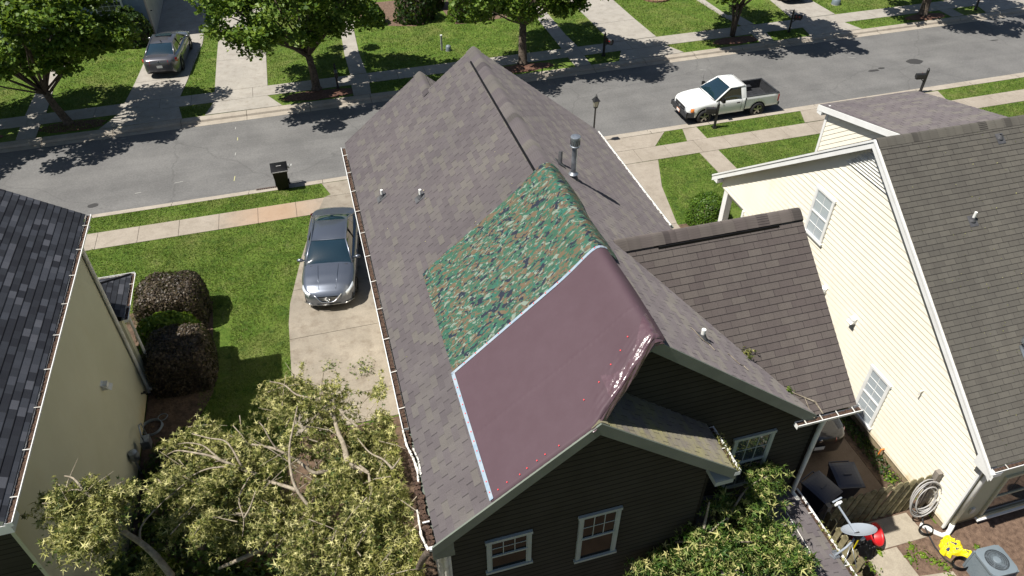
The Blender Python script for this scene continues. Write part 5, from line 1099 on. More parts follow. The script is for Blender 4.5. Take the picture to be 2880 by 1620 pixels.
# wheelie bins
def wheelie(loc, rz, col, label, group=None):
    t = thing('wheeled_bin', loc, label, 'wheeled bin', rz, group); mb = MB()
    b0, b1 = (.23, .24), (.30, .34)
    for z0, z1, a, b in ((.06, .98, b0, b1),):
        lo = [(-a[0], -a[1], z0), (a[0], -a[1], z0), (a[0], a[1], z0), (-a[0], a[1], z0)]; hi = [(-b[0], -b[1], z1), (b[0], -b[1], z1), (b[0], b[1], z1), (-b[0], b[1], z1)]
        for i in range(4): j = (i+1) % 4; mb.face([lo[i], lo[j], hi[j], hi[i]], col)
        mb.face(lo[::-1], col)
    mb.box((0, -.35, .97), (.62, .03, .05), col); mb.box((0, .36, .97), (.62, .03, .06), col); mb.box((.315, 0, .97), (.03, .70, .05), col); mb.box((-.315, 0, .97), (.03, .70, .05), col); mb.build('body', t)
    mb = MB(); mb.patch((-.34, -.40, 1.00), (.34, -.40, 1.00), (.34, .34, 1.05), (-.34, .34, 1.05), col, (0, 0, .05), 8, 8); mb.box((0, -.40, .995), (.66, .02, .035), 'cable' if col == 'black' else col)
    for s_ in (1, -1): mb.face([(.34*s_, -.40, .96), (.34*s_, .34, .98), (.34*s_, .34, 1.05), (.34*s_, -.40, 1.0)][::s_], col)
    mb.box((0, -.05, 1.095), (.20, .035, .015), 'cable' if col == 'black' else col); mb.build('lid', t, smooth=False)
    mb = MB(); mb.tube([(-.26, .44, .95), (.26, .44, .95)], .018, col); mb.beam((-.26, .34, .95), (-.26, .44, .95), .03, .03, col); mb.beam((.26, .34, .95), (.26, .44, .95), .03, .03, col); mb.build('handle', t)
    for s_ in (1, -1): mb = MB(); mb.lathe([(0, -.03), (.12, -.03), (.12, .03), (0, .03)], 'rubber', n=18, axis='X'); w_ = mb.build('wheel', t, smooth=False); w_.location = (.27*s_, .26, .12)
    return t
wheelie((-1.99, 28.10, -.03), R(2), 'black', 'tall black wheeled bin standing on the near kerb by the storm drain')
wheelie((10.55, 8.35, .03), R(20), 'binblue', 'blue-black wheeled bin behind the fence, nearer the downspout', 'bins behind the picket fence')
wheelie((11.38, 8.50, .03), R(-12), 'binblue', 'blue-black wheeled bin behind the fence, nearer the cream wall', 'bins behind the picket fence')
# bag scrap on the bin side
mb = MB(); rg = random.Random(4)
for k in range(14):
    c = Vector((-1.58+rg.uniform(-.07, .09), 28.22+rg.uniform(-.05, .05), .90+rg.uniform(-.06, .08))); mb.face([c+Vector((rg.uniform(-.05, .05), rg.uniform(-.05, .05), rg.uniform(-.05, .05))) for _ in range(4)], 'white')
tag(mb.build('plastic_bag_scrap', None), 'white scrap of plastic bag caught on the side of the kerb bin', 'plastic scrap')
# storm drain grate
t = thing('storm_drain', (-2.66, 28.12, -.085), 'rusty storm drain grate in the gutter under the black bin', 'drain grate')
mb = MB(); mb.box((0, 0, .012), (.86, .05, .03), 'stormgrate')
mb.v = [(p[0], p[1]-.24, p[2]) for p in mb.v]; mb.box((0, .24, .012), (.86, .05, .03), 'stormgrate'); mb.box((-.43, 0, .012), (.05, .5, .03), 'stormgrate'); mb.box((.43, 0, .012), (.05, .5, .03), 'stormgrate')
mb.build('frame', t); mb = MB()
for k in range(9): mb.beam((-.40+k*.09, -.22, .014), (-.32+k*.09, .22, .014), .035, .02, 'stormgrate')
mb.build('bars', t); mb = MB(); mb.face([(-.43, -.24, .002), (.43, -.24, .002), (.43, .24, .002), (-.43, .24, .002)], 'rubber'); mb.build('pit', t)
# utility cover in the far walkway, post and box in the far lawn
t = thing('utility_cover', (-13.55, 41.0, .028), 'small pale utility cover set in the walkway across the street', 'utility cover'); mb = MB(); mb.box((0, 0, .012), (.42, .42, .024), 'white'); mb.build('lid', t); mb = MB(); mb.box((0, 0, .008), (.56, .56, .016), 'cable'); mb.build('rim', t)
t = thing('marker_post', (7.4, 40.3, 0), 'short grey marker post on the far lawn above the roof peak', 'post'); mb = MB(); mb.box((0, 0, .42), (.10, .10, .84), 'cable'); mb.build('post', t); mb = MB(); mb.box((0, 0, .86), (.11, .11, .05), 'white'); mb.build('cap', t)
t = thing('utility_pedestal', (7.75, 40.15, 0), 'squat green-grey utility pedestal beside the marker post', 'utility box'); mb = MB(); mb.lathe([(.15, 0), (.15, .22), (.12, .30), (0, .33)], 'hvac', n=14); mb.build('housing', t, smooth=True); mb = MB(); mb.lathe([(.17, 0), (.17, .04)], 'cable', n=14); mb.build('collar', t)
t = thing('utility_pedestal', (33.36, 40.5, 0), 'pale green utility pedestal on the far lawn at the top edge', 'utility box'); mb = MB(); mb.lathe([(.28, 0), (.27, .25), (.18, .42), (0, .47)], 'leaf_box', n=16)
mb.mats = ['hvac']; mb.build('housing', t, smooth=True); mb = MB(); mb.lathe([(.30, 0), (.30, .05)], 'cable', n=14); mb.build('collar', t)
# brick ring of the far flower bed
for k in range(11, 22):
    a = k/22*2*math.pi; mb = MB(); mb.box((0, 0, .06), (.24, .12, .12), 'brick', rz=0); mb.v = [tuple(p) for p in mb.v]; o = mb.build('edging_brick', None, origin=(0, 0, 0)); o.location = (22.7+math.cos(a)*.95, 44.9+math.sin(a)*.95, 0); o.rotation_euler = (0, 0, a+math.pi/2)
    tag(o, 'red edging brick in the ring around the far flower bed', 'brick', 'bricks around the far flower bed')
# ---------------------------------------------------------------- back yard on the right
def fence(pts, label, n, h, lean, wd=.14, seed=1, twist=.36):
    a, b = Vector(pts[0]), Vector(pts[1]); d = (b-a); L_ = d.length; d.normalize(); q0 = q = d.cross(Vector((0, 0, 1)))
    t = thing('picket_fence', ((a+b)/2)[:], label, 'fence', 0, 'weathered picket fences in the back yard'); o = Vector(t.location); rg = random.Random(seed); step = L_/n
    for i in range(n):
        p = a+d*(i+.5)*step-o; mb = MB(); w_ = wd/2; hh = h+rg.uniform(-.03, .03); ln = lean+rg.uniform(-.03, .03); tw = twist*rg.uniform(.6, 1.3); dq = (d*math.cos(tw)+q0*math.sin(tw)); q = (q0*math.cos(tw)-d*math.sin(tw))
        prof = [(-w_, .03), (w_, .03), (w_, hh-.06), (w_*.45, hh), (-w_*.45, hh), (-w_, hh-.06)]
        for s_ in (-.012, .012):
            f = [p+d*(ln*z)+dq*x+q*s_+Vector((0, 0, z)) for x, z in prof]; mb.face(f if s_ > 0 else f[::-1], 'wood')
        m = len(prof)
        for k in range(m):
            j = (k+1) % m; A, B = prof[k], prof[j]; P = lambda c, s: p+d*(ln*c[1])+dq*c[0]+q*s+Vector((0, 0, c[1]))
            mb.face([P(A, .012), P(A, -.012), P(B, -.012), P(B, .012)], 'wood')
        mb.build('picket', t)
    for z in (.3, h-.28):
        mb = MB(); mb.beam(a-o+Vector((0, 0, z))-q0*.05, b-o+Vector((0, 0, z))-q0*.05, .04, .09, 'wood'); mb.build('rail', t)
    return t
f1 = fence(((10.25, 7.66, 0), (12.98, 7.66, 0)), 'weathered picket fence standing between the bins and the stone slabs', 12, 1.5, .15, wd=.125)
mb = MB(); mb.box((13.26-f1.location.x, -.03, .80), (.14, .14, 1.6), 'wooddark'); mb.build('post', f1)
f2 = fence(((10.22, 7.7, 0), (10.30, 4.2, 0)), 'weathered picket fence beside the low porch gutter and the satellite dish', 17, 1.2, .03, wd=.15, seed=3, twist=.1)
mb = MB(); mb.box((10.24-f2.location.x, 7.7-f2.location.y, .66), (.12, .12, 1.3), 'wooddark'); mb.build('post', f2)
# air conditioner
t = thing('air_conditioner', (13.55, 5.58, .0), 'grey air conditioner unit with a round fan grille at the bottom right corner', 'air conditioner', R(-3))
mb = MB(); h_ = .34
mb.box((0, 0, .05), (.66, .66, .08), 'hvac')
for k in range(17):
    z = .12+k*.034
    for r_ in range(4): mb.box((math.cos(r_*math.pi/2)*h_*.97, math.sin(r_*math.pi/2)*h_*.97, z), (.014, .60, .016), 'hvac', rz=r_*math.pi/2)
for x in (-1, 1):
    for y in (-1, 1): mb.box((x*.325, y*.325, .38), (.05, .05, .66), 'hvac')
mb.box((0, 0, .38), (.60, .60, .6), 'hvac_in'); mb.build('cabinet', t)
mb = MB(); n = 32; ro = .27; outer = []
for k in range(n):
    a = k/n*2*math.pi; c_, s_ = math.cos(a), math.sin(a); q = .36/max(abs(c_), abs(s_)); q = min(q, .455); outer.append((c_*q, s_*q))
for k in range(n):
    j = (k+1) % n; i0 = (math.cos(k/n*6.2832)*ro, math.sin(k/n*6.2832)*ro); i1 = (math.cos(j/n*6.2832)*ro, math.sin(j/n*6.2832)*ro)
    mb.face([(*outer[k], .74), (*outer[j], .74), (*i1, .76), (*i0, .76)], 'hvac'); mb.face([(*outer[k], .68), (*outer[j], .68), (*outer[j], .74), (*outer[k], .74)], 'hvac'); mb.face([(*i0, .76), (*i1, .76), (*i1, .70), (*i0, .70)], 'hvac_in')
mb.build('top_cover', t)
mb = MB()
for k in range(72):
    a = k/72*2*math.pi; mb.beam((math.cos(a)*.09, math.sin(a)*.09, .772), (math.cos(a)*.268, math.sin(a)*.268, .752), .004, .004, 'hvac')
for r_ in (.13, .18, .225): mb.tube([(math.cos(k/40*6.2832)*r_, math.sin(k/40*6.2832)*r_, .776-.08*(r_-.09)) for k in range(41)], .003, 'hvac', 4)
mb.lathe([(.095, .768), (.08, .782), (0, .786)], 'hvac', n=24); mb.build('fan_guard', t)
mb = MB(); mb.lathe([(.06, .66), (.06, .72), (0, .725)], 'galv', n=16)
for k in range(4):
    a = k*math.pi/2+.4; mb.face([(math.cos(a-.35)*.06, math.sin(a-.35)*.06, .67), (math.cos(a-.42)*.25, math.sin(a-.42)*.25, .66), (math.cos(a+.42)*.25, math.sin(a+.42)*.25, .70), (math.cos(a+.35)*.06, math.sin(a+.35)*.06, .70)], 'galv')
mb.build('fan', t)
# coil of grey hose on the fence end
def coil(c, r_, n, m, tr, seed, nrm=(0, -1, 0), squash=1.25):
    rg = random.Random(seed); A = Vector((1, 0, 0)); Z = Vector((0, .25, 1)).normalized(); P = []
    for k in range(n*24):
        a = k/24*2*math.pi; i = k/24; rr = r_*(1+.22*math.sin(i*2.3)+.10*math.sin(i*7)); off = Vector((.03*math.sin(i*3.1), -.02*i/n*3+.04*math.sin(i*5), -.04*math.sin(i*1.7)))
        P.append(Vector(c)+A*math.cos(a)*rr+Z*math.sin(a)*rr*squash+off)
    mb = MB(); mb.tube(P, tr, m, 6); return mb
mb = coil((13.02, 7.46, .82), .37, 7, 'cable', .017, 2)
mb.tube([(13.10, 7.45, .40), (13.05, 7.2, .12), (13.0, 6.9, .04), (12.92, 6.55, .035), (12.93, 6.2, .035), (13.02, 6.0, .04)], .022, 'rubber', 6)
tag(mb.build('hose_coil', None, smooth=True), 'loose coil of thick grey hose hanging at the end of the picket fence', 'hose')
mb = MB(); P = [(13.17+.20*math.cos(k/20*6.283)*(1+.1*math.sin(k*.31)), 5.97+.15*math.sin(k/20*6.283), .04+k*.0015) for k in range(90)]; mb.tube(P, .014, 'black', 6)
tag(mb.build('hose_coil', None, smooth=True), 'small black coil of tubing on the ground beside the air conditioner', 'hose')
mb = MB(); P = [(12.98+.17*math.cos(k/18*6.283), 6.98+.13*math.sin(k/18*6.283), .04+k*.002) for k in range(60)]; mb.tube(P, .013, 'black', 6)
tag(mb.build('hose_coil', None, smooth=True), 'black coil of tubing on the soil below the grey hose', 'hose')
# yellow bags
def bag(loc, sx, sy, h, rz, label, m='yellow', seed=1, marks=True, group=None):
    mb = MB(); rg = random.Random(seed); a, b, c = rg.uniform(0, 6), rg.uniform(0, 6), rg.uniform(0, 6)
    def fn(u, v):
        x, y = (u-.5)*2, (v-.5)*2; e = (1-abs(x)**3)*(1-abs(y)**3)
        return (x*sx*(1+.10*math.sin(y*5+a)), y*sy*(1+.12*math.sin(x*6+b)), max(0, e)**.5*h*(1+.4*math.sin(x*7+c)*math.sin(y*6+a))+.035*abs(math.sin(x*13+y*9+a))*max(0, e)+.02*math.sin(x*29+b)*math.cos(y*23)*max(0, e))
    mb.grid(fn, 26, 18, m, mfn=(lambda u, v: 'ink' if marks and ((.18 < u < .34 and .35 < v < .62) or (.55 < u < .82 and .42 < v < .52)) else m)); o = mb.build('plastic_bag', None, smooth=True, origin=(0, 0, 0)); o.location = loc; o.rotation_euler = (0, 0, rz); return tag(o, label, 'bag', group)
bag((13.12, 6.42, .03), .20, .13, .14, .9, 'crumpled yellow bag lying nearest the black hose', seed=2)
bag((13.36, 6.48, .03), .12, .22, .17, .5, 'crumpled yellow bag with dark print nearest the white drain hose', seed=5)
bag((13.42, 6.20, .03), .28, .11, .15, -.75, 'long yellow bag with lettering nearest the air conditioner', seed=8)
# red tub, black sack, broom
t = thing('red_tub', (11.18, 7.34, .03), 'round red plastic tub leaning against the picket fence', 'tub', .4); t.rotation_euler = (R(38), R(18), .4)
mb = MB(); mb.lathe([(.0, .01), (.20, .01), (.27, .55), (.29, .56), (.285, .60), (.265, .60), (.25, .55), (.19, .04), (0, .035)], 'redplastic', n=30); mb.build('tub', t, smooth=True); mb = MB(); mb.tube([(.28, 0, .56), (.33, 0, .5), (.28, 0, .44)], .012, 'redplastic'); mb.build('handle', t)
bag((11.12, 6.98, .03), .17, .26, .34, .3, 'black rubbish sack slumped beside the red tub', 'black', 11, False)
t = thing('broom', (10.88, 7.02, .03), 'broom with a yellow handle leaning by the black sack', 'broom'); mb = MB(); mb.tube([(0, .02, .05), (-.06, -.02, .55), (-.14, -.10, .98)], .018, 'yellow', 8); mb.build('handle', t); mb = MB(); mb.box((0, .02, .04), (.3, .06, .07), 'black'); mb.build('head', t)
# satellite dish on the low roof
t = thing('satellite_dish', (8.55, 5.80, 3.0), 'grey satellite dish on an angled mast at the edge of the low porch roof', 'satellite dish')
mb = MB(); mb.box((.0, .0, .01), (.22, .16, .012), 'galv'); mb.box((-.1, -.02, .03), (.05, .16, .05), 'galv', rz=.4); mb.box((.04, .1, .03), (.12, .04, .05), 'galv'); mb.build('foot', t)
mb = MB(); mb.tube([(0, 0, .03), (.26, .02, .25), (.42, .06, .40), (.44, .07, .62)], .028, 'dish', 10); mb.tube([(.40, .06, .34), (.34, -.42, -.02)], .009, 'galv'); mb.tube([(.40, .06, .34), (.05, -.3, .0)], .009, 'galv'); mb.build('mast', t, smooth=True)
mb = MB(); cc = Vector((.50, .06, .72)); nn = Vector((.05, .62, .78)).normalized(); ua = Vector((1, -.05, 0)); ua = (ua-nn*ua.dot(nn)).normalized(); va = nn.cross(ua)
def dfn(u, v):
    r_ = .42*v; a = u*2*math.pi; return cc+ua*math.cos(a)*r_*1.0+va*math.sin(a)*r_*.9+nn*(r_*r_*.55)
mb.grid(dfn, 36, 10, 'dish'); mb.grid(lambda u, v: dfn(1-u, v)-nn*.012, 36, 10, 'dish'); mb.tube([dfn(k/36, 1) for k in range(37)], .008, 'dish', 6); mb.build('reflector', t, smooth=True)
mb = MB(); mb.box((.46, .04, .64), (.14, .14, .14), 'rubber'); mb.box((.56, .0, .60), (.10, .14, .08), 'white'); mb.build('bracket', t)
mb = MB(); mb.beam(cc+Vector((-.06, .34, .0)), (.33, .78, .92), .04, .03, 'dish'); mb.beam((.46, .1, .66), cc+Vector((-.06, .34, .0)), .04, .03, 'dish'); ar = mb.build('feed_arm', t)
mb = MB(); mb.box((.33, .80, .98), (.09, .07, .07), 'white'); mb.box((.25, .78, .98), (.06, .05, .05), 'white'); mb.box((.41, .82, .98), (.06, .05, .05), 'white'); mb.beam((.20, .86, 1.0), (.50, .92, 1.0), .04, .02, 'dish'); mb.build('receiver', ar)
bpy.data.objects['satellite_dish'].scale = (.82, .82, .82)
# clear film lantern and small ornament by the back window
mb = MB(); mb.lathe([(0, .30), (.12, .28), (.21, .16), (.23, .05), (.19, 0), (0, -.02)], 'film', n=18); mb.v = [(p[0]*(1+.08*math.sin(p[2]*40)), p[1], p[2]) for p in mb.v]
o = mb.build('plastic_cover', None, origin=(0, 0, 0), smooth=True); o.location = (15.1, 6.38, 1.9); tag(o, 'crinkled clear plastic cover hanging under the right gutter', 'plastic cover')
t = thing('garden_ornament', (15.85, 6.45, 1.1), 'white and red ornament on a stake in front of the right back window', 'ornament'); mb = MB(); mb.lathe([(0, .0), (.06, .03), (.08, .1), (.05, .18), (0, .2)], 'white', n=14); mb.build('head', t, smooth=True); mb = MB(); mb.lathe([(.085, .10), (.09, .13), (.0, .24)], 'redplastic', n=14); mb.build('cap', t); mb = MB(); mb.tube([(0, 0, -1.1), (0, 0, .02)], .012, 'iron'); mb.build('stake', t)
# green hose loops on the dark ground by the left house
for k, (x, y, r_, lab) in enumerate(((-6.0, 16.3, .13, 'small green hose ring lying on the shaded ground by the left house'), (-6.25, 15.95, .28, 'tangled green hose loops against the foot of the left house'))):
    mb = MB(); mb.tube([(x+r_*math.cos(a/20*6.283)*(1+.1*math.sin(a*.3)), y+r_*math.sin(a/20*6.283), .035+.001*a) for a in range(21 if k == 0 else 90)], .012, 'hvac', 6); tag(mb.build('hose_loop', None, smooth=True), lab, 'hose')
# ================================================================ trees, hedges and the fallen tree
def crown_points(cx, cy, cz, rx, ry, rz, ncl, per, rad, seed, bottom=-.75, gap=None):
    rg = np.random.default_rng(seed); P = []; K = []
    while len(K) < ncl:
        v = rg.normal(size=3); v /= np.linalg.norm(v); v *= rg.uniform(.35, 1.)**.45
        if v[2] < bottom: continue
        wob = 1+.22*math.sin(3*math.atan2(v[1], v[0])+seed)+.10*math.sin(5*math.atan2(v[1], v[0])+v[2]*4)
        K.append((cx+v[0]*rx*wob, cy+v[1]*ry*wob, cz+v[2]*rz))
    K = np.array(K); n = (per*rg.uniform(.5, 1.4, len(K))).astype(int)
    for k, m in zip(K, n):
        s = rad*rg.uniform(.6, 1.25); q = rg.normal(size=(m, 3)); q /= np.linalg.norm(q, axis=1)[:, None]; q *= (rg.uniform(0, 1, m)**.45)[:, None]*s; q[:, 2] *= .62
        q[:, 2] -= (q[:, 0]**2+q[:, 1]**2)*.25/s; P.append(k+q)
    return np.concatenate(P), K
def tree(name, base, label, fork, crown, rad3, ncl, per, lsize, lm, seed, r0=.17, stems=1, group='street trees across the road', rad=.75, bark='bark'):
    t = thing(name, base, label, 'tree', 0, group); b = Vector(base); rg = random.Random(seed)
    P, K = crown_points(*[crown[i]-base[i] for i in range(3)], *rad3, ncl, per, rad, seed)
    mb = MB(); fk = Vector(fork)-b
    if stems == 1:
        mid = fk*.5+Vector((rg.uniform(-.05, .05), 0, 0)); mb.tube([(0, 0, -.05), (0, 0, .12), mid, fk], [r0*1.7, r0*1.12, r0*.95, r0*.8], bark, 12)
    else:
        for k in range(stems):
            a = k*2.1; mb.tube([(math.cos(a)*.06, math.sin(a)*.06, -.05), (math.cos(a)*.12, math.sin(a)*.1, fk.z*.5), fk+Vector((math.cos(a)*.35, math.sin(a)*.3, .3))], [r0, r0*.8, r0*.7], bark, 9)
    mb.build('trunk', t, smooth=True)
    mb = MB(); idx = rg.sample(range(len(K)), min(26, len(K)))
    for i in idx:
        k = Vector(K[i]); s = fk*rg.uniform(.86, 1.0); m1 = s.lerp(k, .4)+Vector((rg.uniform(-.2, .2), rg.uniform(-.2, .2), rg.uniform(0, .35))); m2 = s.lerp(k, .75)+Vector((rg.uniform(-.15, .15), rg.uniform(-.15, .15), .15))
        q = r0*rg.uniform(.25, .5); mb.tube([s, m1, m2, k], [q, q*.7, q*.4, q*.12], bark, 6)
    mb.build('branches', t, smooth=True)
    leaf_cloud('crown', P, lsize, lm, seed, parent=t); return t
tree('maple_tree', (-11.63, 36.70, 0), 'broad street tree with a forked leaning trunk at the top left', (-12.05, 36.7, 1.75), (-11.8, 36.7, 4.95), (4.1, 3.7, 2.4), 135, 190, .19, 'leaf_green', 1, r0=.18)
tree('maple_tree', (.13, 37.2, 0), 'broad street tree left of the middle roof peak, above the empty driveway', (.0, 37.2, 2.0), (-.1, 37.3, 5.3), (4.4, 4.0, 3.0), 150, 205, .19, 'leaf_green', 2, r0=.2)
tree('maple_tree', (11.31, 37.28, 0), 'broad dark street tree right of the middle roof peak, between two walkways', (11.3, 37.28, 2.3), (11.7, 37.2, 5.5), (4.4, 4.0, 2.9), 150, 205, .19, 'leaf_green', 3, r0=.22)
tree('maple_tree', (24.33, 37.6, 0), 'slender several-stemmed street tree above the white pickup truck', (24.3, 37.6, 1.7), (24.4, 37.3, 5.0), (3.9, 3.6, 2.7), 100, 180, .23, 'leaf_green', 4, r0=.10, stems=3)
tree('maple_tree', (37.52, 37.42, 0), 'street tree farthest right with only its trunk and shadow in view', (37.4, 37.4, 2.2), (37.7, 37.2, 5.6), (4.3, 4.0, 2.8), 90, 170, .25, 'leaf_green', 5, r0=.24)
tree('maple_tree', (-18.3, 36.3, 0), 'street tree at the left edge with only its shadow and lower leaves in view', (-18.3, 36.3, 1.9), (-18.1, 36.5, 5.2), (3.7, 3.6, 2.8), 80, 170, .25, 'leaf_green', 6, r0=.18)
# clipped hedges and shrubs: leaves over a rounded body, with stems inside
def shrub(name, c, r3, label, lm, n, ls, seed, pw=2.6, group=None, cat='shrub', rough=.06, yaw=0.):
    t = thing(name, c, label, cat, 0, group); rg = np.random.default_rng(seed)
    v = rg.normal(size=(n, 3)); v[:, 2] = np.abs(v[:, 2])*1.0; v /= (np.abs(v)**pw).sum(1)[:, None]**(1/pw)
    k = 1+rough*(np.sin(v[:, 0]*7+seed)*np.sin(v[:, 1]*6+seed)+.6*np.sin(v[:, 2]*9+v[:, 0]*5))+rg.normal(0, rough*.35, n)
    P = v*k[:, None]*np.array(r3); P[:, 2] = np.maximum(P[:, 2], .03)
    nr = v*np.abs(v)**(pw-2)/np.array(r3); nr /= np.linalg.norm(nr, axis=1)[:, None]
    m = rg.uniform(0, 1, n) < .25; P[m] *= rg.uniform(.8, 1, m.sum())[:, None]
    ca, sa = math.cos(yaw), math.sin(yaw); rot = np.array([[ca, sa, 0], [-sa, ca, 0], [0, 0, 1]]); P = P@rot; nr = nr@rot
    leaf_cloud('foliage', P, ls, lm, seed, parent=t, nrm=nr)
    mb = MB(); 
    for i in range(7):
        a = i*.9; mb.tube([(.1*math.cos(a), .1*math.sin(a), 0), (r3[0]*.6*math.cos(a), r3[1]*.6*math.sin(a), r3[2]*.8)], [.03, .012], 'bark', 5)
    mb.build('stems', t)
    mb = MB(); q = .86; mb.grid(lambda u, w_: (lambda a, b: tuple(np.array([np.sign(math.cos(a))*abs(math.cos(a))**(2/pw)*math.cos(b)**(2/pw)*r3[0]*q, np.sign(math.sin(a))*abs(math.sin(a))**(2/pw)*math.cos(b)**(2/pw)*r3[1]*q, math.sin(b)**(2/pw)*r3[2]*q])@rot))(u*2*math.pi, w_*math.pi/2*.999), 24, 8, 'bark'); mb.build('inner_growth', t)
    return t
G_ = 'clipped bronze hedges by the left house'
shrub('clipped_hedge', (-5.80, 20.75, 0), (1.05, .84, 1.5), 'large sunlit bronze leaved hedge clipped into a rounded block beside the small porch roof', 'leaf_purple', 13000, .07, 1, pw=6., group=G_, rough=.03, yaw=-.05)
shrub('clipped_hedge', (-5.40, 17.95, 0), (.92, .90, 1.5), 'bronze leaved hedge mostly in shade, nearest the downspout of the left house', 'leaf_purple', 12000, .07, 2, pw=5.5, group=G_, rough=.03)
shrub('clipped_shrub', (-5.85, 19.42, 0), (.95, .42, 1.25), 'low lime green shrub squeezed between the two bronze hedges', 'leaf_lime', 4200, .085, 3, pw=3.)
shrub('clipped_shrub', (14.05, 20.95, 0), (.80, .78, 1.15), 'rounded bright green boxwood below the front corner of the cream gable', 'leaf_box', 7000, .07, 4, pw=2.4)
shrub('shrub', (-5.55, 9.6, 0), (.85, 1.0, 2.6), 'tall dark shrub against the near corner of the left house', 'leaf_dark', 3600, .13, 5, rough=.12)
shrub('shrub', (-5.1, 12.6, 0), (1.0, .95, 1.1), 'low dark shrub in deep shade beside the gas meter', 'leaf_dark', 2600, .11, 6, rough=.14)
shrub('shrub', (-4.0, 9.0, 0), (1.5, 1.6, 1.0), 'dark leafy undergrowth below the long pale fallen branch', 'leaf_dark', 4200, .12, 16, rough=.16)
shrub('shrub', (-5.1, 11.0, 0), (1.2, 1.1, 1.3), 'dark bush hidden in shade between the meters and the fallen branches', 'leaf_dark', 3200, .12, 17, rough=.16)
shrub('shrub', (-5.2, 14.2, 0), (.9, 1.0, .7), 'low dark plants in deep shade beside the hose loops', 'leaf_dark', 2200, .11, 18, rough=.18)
G2 = 'foundation shrubs across the street'
for i, (x, y, rx, ry, h, lab) in enumerate(((4.3, 45.35, .55, .55, 1.1, 'small round shrub in the far bed, leftmost beside the walkway'), (6.8, 45.35, 1.15, .95, 2.2, 'large round shrub in the far bed, right of the smallest one'), (9.75, 44.75, .95, .85, 2.1, 'dense shrub at the left end of the right far bed'), (11.4, 45.4, .8, .7, 1.6, 'dark shrub in the middle of the right far bed'), (12.9, 45.5, .75, .6, 1.5, 'dark shrub at the right end of the right far bed'), (-9.45, 46.1, 1.0, .75, 1.9, 'dark shrub at the corner of the blue-grey house'), (-11.9, 46.1, 1.2, .75, 1.5, 'dark shrub below the window of the blue-grey house'), (8.0, 47.1, .9, .8, 2.2, 'tall shrub behind the large round one at the top edge'))):
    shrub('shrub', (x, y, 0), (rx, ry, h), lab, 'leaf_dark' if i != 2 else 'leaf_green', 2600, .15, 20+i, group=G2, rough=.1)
# weeds
def weed(x, y, s, seed, label):
    rg = np.random.default_rng(seed); P = rg.normal(size=(int(70*s), 3))*np.array([.085, .085, .05])*s; P[:, 2] = np.abs(P[:, 2])+.02
    o = leaf_cloud('weed', P+np.array([x, y, 0]), .055, 'leaf_lime', seed, origin=(x, y, 0.0)); tag(o, label, 'weed', 'weeds in the back yard')
for i, (x, y, s, lab) in enumerate(((13.18, 8.62, 1.5, 'largest weed growing at the foot of the cream wall behind the fence'), (11.5, 6.83, .7, 'small weed in the joint between the two stone slabs'), (12.37, 6.72, .6, 'small weed below the corner of the upper slab'), (12.5, 6.45, .8, 'weed in the soil left of the black hose'), (12.15, 6.45, 1., 'leafy weed beside the lower slab'), (12.8, 6.05, .9, 'weed right of the black hose bend'), (12.62, 6.25, .7, 'weed between the slab and the small black coil'), (10.95, 6.5, 1.6, 'big leafy weed at the end of the broom and fence'), (11.15, 5.6, 1.8, 'bushy weed spreading over the lower left slab'), (12.75, 5.75, .7, 'weed at the corner of the lowest slab'), (13.3, 5.45, .7, 'weed left of the air conditioner base'), (13.95, 6.25, .5, 'weed behind the air conditioner'))): weed(x, y, s, 50+i, lab)
# strip of dark groundcover along the cream wall
rg = np.random.default_rng(77); P = np.stack([rg.uniform(12.98, 13.38, 1300), 8.3+rg.uniform(0, 1, 1300)**.7*5, rg.uniform(.02, .16, 1300)], 1)
o = leaf_cloud('ground_cover', P, .075, 'leaf_dark', 78, origin=(13.0, 10, 0)); tag(o, 'dark leafy ground cover along the foot of the cream wall', 'ground cover', kind='stuff')
